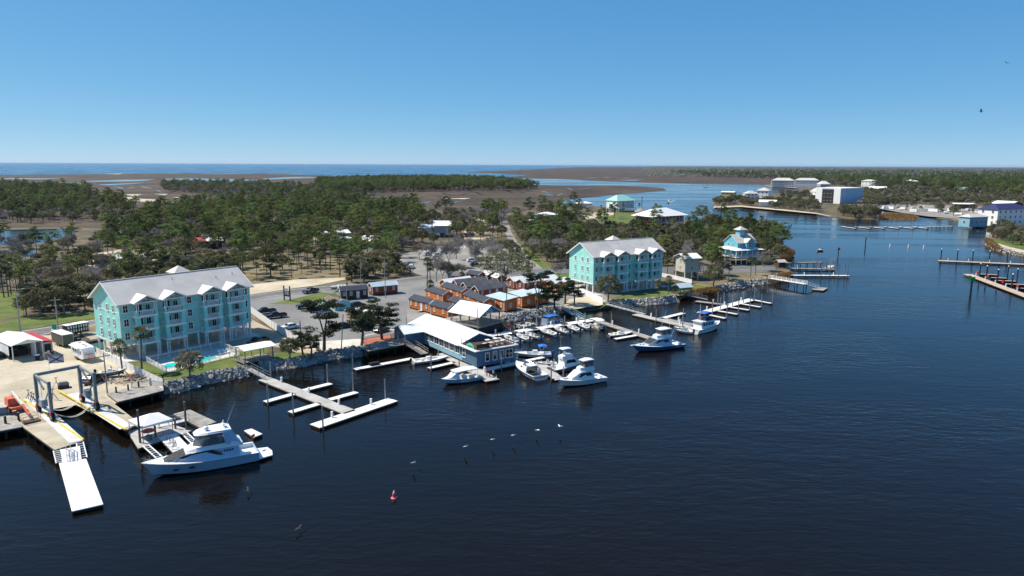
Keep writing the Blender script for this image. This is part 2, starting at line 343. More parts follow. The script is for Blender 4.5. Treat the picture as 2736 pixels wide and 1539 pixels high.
sheet('concrete_apron', [(838, 912), (868, 911), (963, 905), (985, 912), (985, 930), (930, 938), (860, 936)], CONC, 1.236)
sheet('driveway', [(640, 870), (671, 853), (724, 880), (850, 938), (862, 948), (806, 950), (760, 930), (716, 925), (640, 940), (560, 950), (330, 968), (262, 940), (240, 905), (180, 880), (245, 868), (420, 850), (560, 850)], PAVER, 1.227)
sheet('apartment_lawn', [(256, 941), (290, 955), (330, 966), (400, 972), (640, 938), (700, 928), (720, 935), (700, 957), (690, 964), (662, 981), (590, 995), (531, 1007), (472, 1026), (440, 1028), (344, 985)], LAWN, 1.233)
sheet('shore_lawn', [(690, 965), (702, 955), (740, 941), (810, 942), (850, 946), (838, 948), (795, 958), (756, 961), (719, 964)], LAWN, 1.235)
sheet('lawn', [(1600, 826), (1640, 794), (1700, 785), (1790, 772), (1850, 760), (1900, 766), (1880, 773), (1815, 788), (1750, 800), (1690, 804), (1640, 804)], LAWN, 1.233)
sheet('point_grass', [(1850, 762), (1920, 735), (2060, 728), (2104, 728), (2076, 741), (2040, 748), (1990, 754), (1925, 767), (1880, 772)], DRYG, 1.231)
sheet('entrance_island', [(719, 812), (789, 797), (857, 781), (897, 783), (928, 808), (859, 812), (789, 813)], LAWN, 1.25)
sheet('park_grass', [(500, 770), (640, 712), (760, 690), (960, 690), (1060, 716), (1060, 735), (923, 741), (785, 746), (669, 760), (560, 777)], DRYG, 1.224)
sheet('verge', [(-300, 900), (0, 862), (60, 850), (250, 834), (253, 851), (54, 882), (-100, 912)], LAWN, 1.234)
sheet('verge', [(1452, 719), (1420, 692), (1396, 662), (1404, 660), (1440, 690), (1475, 714)], LAWN, 1.234)
sheet('verge', [(1420, 736), (1520, 730), (1530, 740), (1410, 744)], LAWN, 1.234)
sheet('verge', [(110, 897), (256, 870), (262, 885), (190, 893)], DRYG, 1.234)
sheet('house_lawn', [(1583, 573), (1660, 566), (1729, 572), (1740, 598), (1660, 602), (1604, 592)], LAWN, 1.233)
sheet('house_drive', [(1545, 575), (1560, 568), (1640, 568), (1640, 574), (1590, 580), (1606, 596), (1598, 598)], SAND, 1.236)
sheet('sand_clearing', [(1220, 578), (1262, 574), (1312, 592), (1322, 606), (1310, 612), (1270, 590)], SAND, 1.225)
sheet('clearing', [(1240, 600), (1330, 602), (1330, 642), (1230, 642)], DRYG, 1.222)
sheet('sand_track', [(1240, 618), (1310, 617), (1310, 621), (1240, 622)], SAND, 1.232)
sheet('sand_track', [(1240, 634), (1308, 632), (1308, 638), (1240, 640)], SAND, 1.232)
sheet('sand_clearing', [(180, 690), (330, 665), (430, 668), (420, 700), (350, 720), (250, 715)], SAND, 1.225)
sheet('sand_clearing', [(60, 760), (250, 752), (560, 745), (540, 768), (250, 790), (80, 800)], SAND, 1.221)
sheet('meadow', [(510, 697), (570, 692), (600, 700), (590, 718), (515, 722)], LAWN, 1.226)
sheet('yard_lawn', [(-60, 790), (45, 775), (70, 800), (60, 845), (-60, 860)], LAWN, 1.229)
sheet('far_sand', [(1905, 552), (1980, 549), (2079, 558), (2179, 568), (2210, 575), (2225, 579), (2179, 571), (2079, 561.5), (1980, 552.5), (1907, 555)], SAND, 1.03)
sheet('trailer_park', [(2320, 552), (2400, 545), (2736, 556), (2736, 580), (2600, 590), (2560, 584), (2480, 578), (2420, 570)], GRAVEL, 1.03)
sheet('far_lawn', [(2650, 640), (2736, 640), (2800, 660), (2800, 690), (2736, 676), (2690, 664)], LAWN, 1.03)
sheet('far_beach', [(2036, 494), (2060, 497.5), (2130, 501), (2130, 502.5), (2060, 499)], SAND, 1.03)
sheet('far_beach', [(2634, 640), (2660, 648), (2700, 660), (2760, 674), (2760, 684), (2690, 670), (2650, 655)], SAND, 1.04)
# ------------------------------------------------------------------ plants: prototypes
LEAF_PINE = M('pine_needles', (.050, .085, .024), .7, c2=(.195, .245, .080), sc=.55, rand=.45, trans=.45, spec=.15)
LEAF_OAK = M('oak_leaves', (.055, .066, .028), .65, c2=(.215, .212, .11), sc=.8, rand=.45, trans=.38, spec=.25)
LEAF_CEDAR = M('cedar_sprays', (.018, .030, .013), .75, c2=(.065, .082, .034), sc=.9, rand=.2, trans=.15, spec=.15)
LEAF_PALM = M('palm_fronds', (.055, .074, .028), .5, c2=(.18, .20, .085), sc=1.5, rand=.25, trans=.3, spec=.4)
LEAF_BUSH = M('shrub_leaves', (.055, .066, .026), .7, c2=(.17, .175, .075), sc=1.0, rand=.3, trans=.2, spec=.2)
LEAF_LIME = M('spring_leaves', (.13, .15, .018), .7, c2=(.26, .25, .04), sc=1.0, rand=.1, trans=.3, spec=.2)
BARK = M('brown_bark', (.075, .055, .042), .95, c2=(.17, .135, .11), sc=2, bump=.05, bsc=6, rand=.15)
BARKG = M('grey_bark', (.16, .145, .13), .95, c2=(.30, .28, .26), sc=2, bump=.04, bsc=6, rand=.15)
TWIG = M('grey_twigs', (.24, .215, .195), .95, c2=(.38, .35, .32), sc=2, rand=.15)
TWIGC = M('fine_grey_twigs', (.21, .19, .172), .95, c2=(.33, .305, .28), sc=1, rand=.2)
LEAF_SPARSE = M('budding_twigs', (.11, .105, .07), .9, c2=(.24, .225, .16), sc=1, rand=.3, trans=.2)
PTRUNK = M('palm_trunk', (.10, .085, .07), .95, c2=(.20, .175, .15), sc=3, bump=.05, bsc=9)

class NP:
    """leaf faces gathered as numpy arrays"""
    def __init__(s, seed): s.r = np.random.default_rng(seed); s.q = []
    def clump(s, c, rad, n, size, up=.35, shell=.55, nar=.6):
        r = s.r
        d = r.normal(size=(n, 3)); d /= np.linalg.norm(d, axis=1)[:, None]
        k = shell + (1 - shell) * r.random((n, 1)) ** .6
        P = np.array(c) + d * k * np.array(rad)
        nn = d * .5 + r.normal(size=(n, 3)) * .6; nn[:, 2] += up
        nn /= np.linalg.norm(nn, axis=1)[:, None]
        t = np.cross(nn, r.normal(size=(n, 3))); t /= np.linalg.norm(t, axis=1)[:, None]
        u = np.cross(nn, t)
        sz = size * (.6 + .8 * r.random((n, 1)))
        a = t * sz; e = u * sz * nar
        s.q.append(np.stack([P - a, P - e * .9, P + a, P + e], 1))
    def mesh(s, name, mat):
        v = np.concatenate(s.q); n = len(v)
        me = bpy.data.meshes.new(name)
        me.vertices.add(4 * n); me.vertices.foreach_set('co', v.reshape(-1).astype(np.float32))
        me.loops.add(4 * n); me.loops.foreach_set('vertex_index', np.arange(4 * n, dtype=np.int32))
        me.polygons.add(n); me.polygons.foreach_set('loop_start', np.arange(0, 4 * n, 4, dtype=np.int32))
        me.update(calc_edges=True); me.materials.append(mat); return me

def limb(b, rg, p, d, L, r, k=3, n=5, droop=0.):
    """a bent tapering limb; returns its points"""
    pts = [Vector(p)]; d = Vector(d).normalized()
    for i in range(k):
        d = (d + Vector((rg.uniform(-.22, .22), rg.uniform(-.22, .22), rg.uniform(-.12, .18) - droop))).normalized()
        q = pts[-1] + d * L / k
        b.tube(pts[-1], q, r * (1 - i / k * .7), r * (1 - (i + 1) / k * .7), n=n, cap=False); pts.append(q)
    return pts

TREES = {}
def tree_proto(kind, i, trunk, tmat, leaves, lmat):
    TREES.setdefault(kind, []).append((trunk.mesh('trunk', tmat), leaves.mesh('crown', lmat) if leaves else None))

def pine(seed, h, lm=LEAF_PINE):
    rg = random.Random(seed); b = B(); N = NP(seed)
    top = Vector((rg.uniform(-.6, .6), rg.uniform(-.6, .6), h)); pts = [Vector((0, 0, -.4))]
    for k in range(1, 6):
        t = k / 5; q = top * t + Vector((rg.uniform(-.15, .15), rg.uniform(-.15, .15), 0)); b.tube(pts[-1], q, .24 * (1 - (t - .2) * .75), .24 * (1 - t * .75), n=7, cap=False); pts.append(q)
    for k in range(22):
        t = rg.uniform(.56, .98); a = k * 2.4 + rg.uniform(-.5, .5); L = 3.6 * (1 - ((t - .72) / .34) ** 2) + .7
        L *= rg.uniform(.6, 1.2)
        p = top * t
        e = limb(b, rg, p, (math.cos(a), math.sin(a), rg.uniform(.0, .5)), L, .07, 2, 4)[-1]
        N.clump(e, (1.1, 1.1, .55), 54, .26, .7); N.clump(p.lerp(e, .6) + Vector((0, 0, .25)), (.95, .95, .42), 30, .26, .7)
    N.clump(top + Vector((0, 0, .2)), (1.0, 1.0, .8), 60, .26, .5)
    tree_proto('pine', 0, b, BARK, N, lm)
def oak(seed, h, R, lm=LEAF_OAK, kind='oak', n=30, leaf=.24, dens=70, bark=BARKG):
    rg = random.Random(seed); b = B(); N = NP(seed)
    th = h * .32
    b.tube((0, 0, -.3), (0, 0, th), .34, .24, n=8, cap=False)
    for k in range(n):
        a = k * 2.4 + rg.uniform(-.4, .4); rr = R * math.sqrt((k + .5) / n); zz = th + (h - th) * (.25 + .75 * math.sqrt(max(0, 1 - (rr / R) ** 2))) * rg.uniform(.75, 1.02)
        e = Vector((rr * math.cos(a), rr * math.sin(a), zz))
        if k % 2: b.tube((0, 0, th * rg.uniform(.75, 1)), e * .55 + Vector((0, 0, zz * .2)), .11, .06, n=4, cap=False); b.tube(e * .55 + Vector((0, 0, zz * .2)), e, .06, .025, n=4, cap=False)
        s = rg.uniform(.7, 1.25) * R * .26
        N.clump(e, (s, s, s * .72), dens, leaf, .4)
        if rr > R * .5: N.clump((e.x * .9, e.y * .9, th + (zz - th) * .45), (s * .9, s * .9, s * .7), int(dens * .6), leaf, .3)
    tree_proto(kind, 0, b, bark, N, lm)
def cedar(seed, h, R):
    """wind-shaped cedar: forked trunk, flat layered sprays with gaps"""
    rg = random.Random(seed); b = B(); N = NP(seed)
    base = Vector((0, 0, -.3)); fork = Vector((rg.uniform(-.3, .3), rg.uniform(-.3, .3), h * .33))
    b.tube(base, fork, .33, .25, n=8, cap=False)
    for j in range(3):
        a = j * 2.1 + rg.uniform(-.3, .3); tip = Vector((math.cos(a) * R * .42, math.sin(a) * R * .42, h * rg.uniform(.85, 1)))
        mid = fork.lerp(tip, .5) + Vector((rg.uniform(-.3, .3), rg.uniform(-.3, .3), .2))
        b.tube(fork, mid, .17, .11, n=6, cap=False); b.tube(mid, tip, .11, .04, n=5, cap=False)
        for k in range(13):
            t = rg.uniform(.05, 1.); p = fork.lerp(mid, t * 2) if t < .5 else mid.lerp(tip, t * 2 - 1)
            aa = a + rg.uniform(-1.9, 1.9); L = R * rg.uniform(.25, .72) * (1.2 - .6 * t)
            e = limb(b, rg, p, (math.cos(aa), math.sin(aa), rg.uniform(.0, .35)), L, .05, 2, 4)[-1]
            N.clump(e, (.95, .95, .32), 110, .15, .7, .3); N.clump(p.lerp(e, .62) + Vector((0, 0, .15)), (.65, .65, .28), 50, .15, .7, .3)
        N.clump(tip, (.8, .8, .4), 100, .15, .6, .3)
    tree_proto('cedar', 0, b, BARK, N, LEAF_CEDAR)
def bare(seed, h, kind='bare', leaves=0):
    rg = random.Random(seed); b = B(); N = NP(seed)
    def grow(p, d, L, r, lev):
        pts = limb(b, rg, p, d, L, r, 3 if lev < 2 else 2, 5 if lev < 2 else 3)
        if lev == 4:
            N.clump(pts[-1], (.75, .75, .6), 5, .42, .3, .1, .07)
            if leaves: N.clump(pts[-1], (.5, .5, .4), leaves, .16, .3, .2)
            return
        for k in range(5 if lev < 3 else 4):
            q = pts[-1] if k < 2 else pts[-2].lerp(pts[-1], rg.random())
            dd = (pts[-1] - pts[-2]).normalized() * .8 + Vector((rg.uniform(-1, 1), rg.uniform(-1, 1), rg.uniform(-.15, .75)))
            grow(q, dd, L * rg.uniform(.6, .82), max(.03, r * .5), lev + 1)
    grow((0, 0, -.3), (rg.uniform(-.1, .1), rg.uniform(-.1, .1), 1), h * .33, .22, 0)
    tree_proto(kind, 0, b, TWIG, N, LEAF_SPARSE if leaves else TWIGC)
def palm(seed, h, kind='palm', nf=34, fl=1.7, skirt=True):
    rg = random.Random(seed); b = B(); N = NP(seed)
    top = Vector((rg.uniform(-.4, .4), rg.uniform(-.4, .4), h))
    pts = [Vector((0, 0, -.3)), top * .35 + Vector((rg.uniform(-.1, .1), 0, 0)), top * .7, top]
    for k in range(3): b.tube(pts[k], pts[k + 1], .19 - .015 * k, .175 - .015 * k, n=8, cap=False)
    for k in range(nf):
        a = k * 2.4; el = math.radians(80 - 125 * k / nf + rg.uniform(-8, 8))
        d = np.array([math.cos(a) * math.cos(el), math.sin(a) * math.cos(el), math.sin(el)])
        side = np.array([-math.sin(a), math.cos(a), 0]); upv = np.cross(d, side)
        hub = np.array(top) + d * fl * .55; q = []
        for j in range(9):
            t = (j - 4) / 4 * 1.25; dd = d * math.cos(t) + side * math.sin(t)
            L = fl * (.62 + .2 * math.cos(t)) * rg.uniform(.85, 1.1)
            w = np.cross(dd, upv) * .085
            mid = hub + dd * L * .55; tip = hub + dd * L * .95 + np.array([0, 0, -.28 * L * rg.uniform(.5, 1.2)])
            q.append([hub - w * .3, mid - w, tip, mid + w])
        q.append([np.array(top) - side * .03, np.array(top) + side * .03, hub + side * .02, hub - side * .02])
        N.q.append(np.array(q))
    if skirt: N.clump(top - Vector((0, 0, .55)), (.4, .4, .5), 40, .3, 0)
    tree_proto(kind, 0, b, PTRUNK, N, LEAF_PALM)
def bush(seed, h, R, lm=LEAF_BUSH, kind='bush', n=12):
    rg = random.Random(seed); b = B(); N = NP(seed)
    for k in range(n):
        a = k * 2.4; rr = R * math.sqrt((k + .4) / n); e = Vector((rr * math.cos(a), rr * math.sin(a), h * rg.uniform(.35, .8) * (1.1 - .5 * rr / R)))
        b.tube((rr * .15 * math.cos(a), rr * .15 * math.sin(a), -.1), e, .05, .02, n=3, cap=False)
        s = R * rg.uniform(.3, .45); N.clump(e, (s, s, s * .8), 60, .19, .3)
    tree_proto(kind, 0, b, TWIG, N, lm)
for i, h in enumerate((16, 14, 12.5, 15)): pine(11 + i, h)
for i, (h, R) in enumerate(((9, 4.4), (7.5, 3.6), (8.5, 4.0))): oak(31 + i, h, R)
for i, (h, R) in enumerate(((8.5, 4.2), (7.5, 3.6), (8, 3.9))): cedar(51 + i, h, R)
for i, h in enumerate((9, 8)): bare(71 + i, h)
for i, h in enumerate((9, 8)): bare(76 + i, h, 'sparse', 5)
for i, h in enumerate((8.5, 7, 5.2)): palm(91 + i, h)
for i, (h, R) in enumerate(((2.6, 1.9), (2.0, 1.5), (3.2, 2.2))): bush(111 + i, h, R)
oak(131, 8, 3.8, LEAF_LIME, 'lime')
oak(135, 8.2, 5.4, LEAF_OAK, 'liveoak', 40, .2, 60, BARKG)

TREECOUNT = {}
def tree(kind, P, label, group=None, s=1., rz=None, i=None, name=None, cat='tree', sz=None):
    me = TREES[kind]; k = rnd.randrange(len(me)) if i is None else i % len(me)
    names = dict(pine='pine_tree', oak='oak_tree', cedar='cedar_tree', bare='bare_tree', sparse='budding_tree', palm='palm_tree', bush='shrub', lime='leafing_tree', liveoak='live_oak')
    r = thing(name or names[kind], label, 'shrub' if kind == 'bush' else cat, (P[0], P[1], P[2]), rnd.uniform(0, 6.28) if rz is None else rz, group)
    r.scale = (s, s, s * (sz or rnd.uniform(.9, 1.1)))
    put('stem' if kind == 'bush' else 'trunk', me[k][0], r)
    if me[k][1]: put('foliage' if kind == 'bush' else 'crown', me[k][1], r)
    TREECOUNT[kind] = TREECOUNT.get(kind, 0) + 1
    return r

def inside(p, q):
    c = False; j = len(q) - 1
    for i in range(len(q)):
        if (q[i].y > p.y) != (q[j].y > p.y) and p.x < (q[j].x - q[i].x) * (p.y - q[i].y) / (q[j].y - q[i].y) + q[i].x: c = not c
        j = i
    return c
KEEP = []      # places where no tree may stand: (world polygon)
for q in ([RD_A[0]] , ): pass
def keepout(px, z=1.2): KEEP.append([G(x, y, z) for x, y in px])
keepout(RD_A + RD_B)
keepout([(1340, 588), (1358, 588), (1366, 620), (1380, 642), (1396, 662), (1420, 692), (1452, 719), (1414, 724), (1396, 706), (1376, 676), (1362, 650), (1350, 622)])
def scatter(px, n, seed, mind=2.5, z=1.2, occ=None):
    rg = random.Random(seed); q = [G(x, y, z) for x, y in px]
    x0, x1 = min(p.x for p in q), max(p.x for p in q); y0, y1 = min(p.y for p in q), max(p.y for p in q)
    out = occ if occ is not None else []; res = []; t = 0
    cell = {}
    while len(res) < n and t < n * 60:
        t += 1; p = Vector((rg.uniform(x0, x1), rg.uniform(y0, y1), z))
        if not inside(p, q) or any(inside(p, k) for k in KEEP): continue
        kx, ky = int(p.x // mind), int(p.y // mind)
        if any((p - o).length < mind for dx in (-1, 0, 1) for dy in (-1, 0, 1) for o in cell.get((kx + dx, ky + dy), ())): continue
        cell.setdefault((kx, ky), []).append(p); res.append(p)
    return res
def pick(rg, mix):
    t = rg.random() * sum(w for _, w in mix)
    for k, w in mix:
        t -= w
        if t <= 0: return k
    return mix[-1][0]
# ------------------------------------------------------------------ buildings
AQUA = M('aqua_siding', (.33, .71, .64), grain=(.5, .06), rough=.7, var=.07, sc=.6, stripe=('Z', .2, .012))
AQUA2 = M('aqua_panel', (.26, .66, .61), .7, var=.07, sc=.6)
TEALW = M('teal_siding', (.05, .32, .30), .7, var=.08, sc=.6)
WHITE = M('white_paint', (.78, .78, .76), .55, var=.04, sc=.8)
WHITEM = M('white_metal_roof', (.80, .81, .80), .42, var=.05, sc=.4, stripe=('X', .4, .02))
WHITEMY = M('white_metal_roof_across', (.80, .81, .80), .42, var=.05, sc=.4, stripe=('Y', .4, .02))
GREYR = M('light_grey_ribbed_roof', (.55, .52, .475), grain=(.5, .08), rough=.5, var=.08, sc=.3, stripe=('X', .42, .04))
GREYRY = M('light_grey_bay_roof', (.58, .56, .535), .5, var=.05, sc=.3, stripe=('Y', .42, .03))
GLASS = M('dark_window_glass', (.012, .015, .018), .06, var=.3, sc=.6, spec=.6)
GLASSB = M('blue_tinted_glass', (.03, .045, .06), .05, var=.3, sc=.6, spec=.7)
NAVYR = M('navy_shingle_roof', (.018, .026, .045), .8, c2=(.034, .045, .07), sc=1.2, stripe=('Z', .16, .01), bump=.01, bsc=9)
DARKR = M('dark_grey_metal_roof', (.09, .088, .088), .45, c2=(.15, .145, .14), sc=.5, stripe=('X', .35, .03))
PALEBLUE = M('pale_blue_metal_roof', (.45, .56, .60), .45, var=.06, sc=.4, stripe=('X', .4, .02))
ORANGE = M('orange_cedar_siding', (.42, .105, .018), .7, c2=(.56, .165, .03), sc=1.4, stripe=('Z', .18, .012))
REDWOOD = M('red_brown_siding', (.20, .052, .018), .75, c2=(.29, .08, .03), sc=1.3, stripe=('Z', .18, .012))
BROWNW = M('dark_brown_boards', (.055, .030, .020), .85, c2=(.09, .05, .035), sc=1.5)
WOODG = M('weathered_grey_wood', (.19, .175, .155), .9, c2=(.33, .31, .28), sc=1.6, bump=.02, bsc=10)
DECKW = M('weathered_grey_planks', (.24, .225, .20), grain=(2.5, .22), rough=.9, c2=(.40, .38, .345), sc=.9, stripe=('X', .28, .03))
DARKW = M('dark_wet_timber', (.022, .018, .015), .8, c2=(.05, .042, .036), sc=1.5)
PILE = M('timber_pile', (.10, .085, .07), .9, c2=(.20, .175, .15), sc=2, bump=.02, bsc=8)
STEELP = M('galvanised_pile', (.36, .37, .38), .4, var=.1, sc=2, metal=.6)
BLUEW = M('slate_blue_siding', (.055, .12, .19), .7, c2=(.075, .15, .23), sc=.8, stripe=('Z', .2, .012))
LBLUE = M('light_blue_siding', (.22, .40, .50), .7, var=.06, sc=.8, stripe=('Z', .2, .012))
GREYW = M('grey_siding', (.36, .38, .40), .7, var=.06, sc=.8, stripe=('Z', .2, .012))
BEIGE = M('beige_siding', (.46, .45, .38), .7, var=.06, sc=.8, stripe=('Z', .2, .012))
YELLOW = M('yellow_siding', (.55, .42, .16), .7, var=.06, sc=.8)
MINT = M('mint_metal_roof', (.36, .66, .58), .45, var=.06, sc=.4)
GREENR = M('green_metal_roof', (.10, .26, .19), .5, var=.08, sc=.4)
REDR = M('red_metal_roof', (.50, .05, .045), .5, var=.12, sc=.6, stripe=('X', .4, .02))
BLACK = M('black_rubber', (.012, .012, .013), .6, var=.2, sc=3)
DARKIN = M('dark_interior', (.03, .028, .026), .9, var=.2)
CONCF = M('dock_concrete', (.36, .35, .33), grain=(1.8, .16), rough=.88, c2=(.46, .45, .42), sc=.5, bump=.01, bsc=6)
DOCKW = M('white_dock_decking', (.66, .65, .62), grain=(1.6, .14), rough=.7, c2=(.80, .79, .77), sc=.7, bump=.008, bsc=8, stripe=('X', .9, .01))
NAVYROOF = M('dark_blue_tile_roof', (.03, .035, .10), .6, var=.15)
REDB = M('red_paint', (.55, .03, .03), .5, var=.1)
RUST = M('rust_red_deck', (.30, .085, .05), .85, c2=(.42, .15, .09), sc=.9)

MESH = {}
def cached(key, fn):
    if key not in MESH: MESH[key] = fn()
    return MESH[key]
def window(par, x, y, z, rz, w, h, name='window', bars=(1, 1), fr=.11, pane=None):
    """white frame with glazing bars standing proud of the wall, glass set behind it; faces -y at rz 0"""
    def mk():
        b = B()
        b.box(-w / 2, -w / 2 + fr, -.07, .04, 0, h); b.box(w / 2 - fr, w / 2, -.07, .04, 0, h)
        b.box(-w / 2 + fr, w / 2 - fr, -.07, .04, h - fr, h); b.box(-w / 2 - .04, w / 2 + .04, -.11, .04, -.08, 0); b.box(-w / 2 + fr, w / 2 - fr, -.07, .04, 0, fr * .7)
        for i in range(1, bars[0] + 1): X = -w / 2 + w * i / (bars[0] + 1); b.box(X - .035, X + .035, -.05, .03, fr * .7, h - fr)
        for i in range(1, bars[1] + 1): Z = h * i / (bars[1] + 1); b.box(-w / 2 + fr, w / 2 - fr, -.045, .025, Z - .03, Z + .03)
        return b.mesh(name, WHITE)
    o = put(name, cached((name, w, h, bars, fr), mk), par, (x, y, z), rz)
    put('pane', cached(('pane', w, h, fr, pane), lambda: B().box(-w / 2 + fr * .8, w / 2 - fr * .8, -.02, .0, fr * .5, h - fr * .8).mesh('pane', pane or GLASS)), o)
    return o
def roof_g(b, x0, x1, y0, y1, ze, rise, ov=.5, th=.16, mi=0):       # gable, ridge along x
    ym = (y0 + y1) / 2; s = rise / (ym - y0); o = ov
    b.extx([(y0 - o, ze - o * s), (ym, ze + rise), (y1 + o, ze - o * s), (y1 + o, ze - o * s + th), (ym, ze + rise + th), (y0 - o, ze - o * s + th)], x0 - ov, x1 + ov, mi); return b
def roof_gy(b, x0, x1, y0, y1, ze, rise, ov=.5, th=.16, mi=0):      # gable, ridge along y
    xm = (x0 + x1) / 2; s = rise / (xm - x0); o = ov
    b.exty([(x0 - o, ze - o * s), (xm, ze + rise), (x1 + o, ze - o * s), (x1 + o, ze - o * s + th), (xm, ze + rise + th), (x0 - o, ze - o * s + th)], y0 - ov, y1 + ov, mi); return b
def roof_h(b, x0, x1, y0, y1, ze, rise, ov=.6, ridge=None, th=.15, mi=0):   # hip
    x0 -= ov; x1 += ov; y0 -= ov; y1 += ov; xm, ym = (x0 + x1) / 2, (y0 + y1) / 2
    r = ((x1 - x0) - (y1 - y0)) / 2 if ridge is None else ridge / 2; r = max(r, .02)
    v = [(x0, y0, ze), (x1, y0, ze), (x1, y1, ze), (x0, y1, ze), (x0, y0, ze + th), (x1, y0, ze + th), (x1, y1, ze + th), (x0, y1, ze + th), (xm - r, ym, ze + rise), (xm + r, ym, ze + rise)]
    b.add(v, [(3, 2, 1, 0), (0, 1, 5, 4), (1, 2, 6, 5), (2, 3, 7, 6), (3, 0, 4, 7), (4, 5, 9, 8), (5, 6, 9), (6, 7, 8, 9), (7, 4, 8)], mi); return b
def railing(par, pts, h=1.0, mat=WHITE, pick=.16, name='railing', mid=False):
    b = B()
    for a, c in zip(pts, pts[1:]):
        a, c = Vector(a), Vector(c); L = (c - a).length
        b.bar(a + Vector((0, 0, h)), c + Vector((0, 0, h)), .09, .07); b.bar(a + Vector((0, 0, .1)), c + Vector((0, 0, .1)), .07, .06)
        if mid: b.bar(a + Vector((0, 0, h * .55)), c + Vector((0, 0, h * .55)), .06, .06)
        k = max(1, int(L / pick)) if pick else 0
        for i in range(1, k):
            p = a.lerp(c, i / k); b.bar(p + Vector((0, 0, .1)), p + Vector((0, 0, h)), .045)
        k = max(1, round(L / 2.2))
        for i in range(k + 1): p = a.lerp(c, i / k); b.bar(p, p + Vector((0, 0, h + .08)), .11)
    return b.obj(name, mat, par)

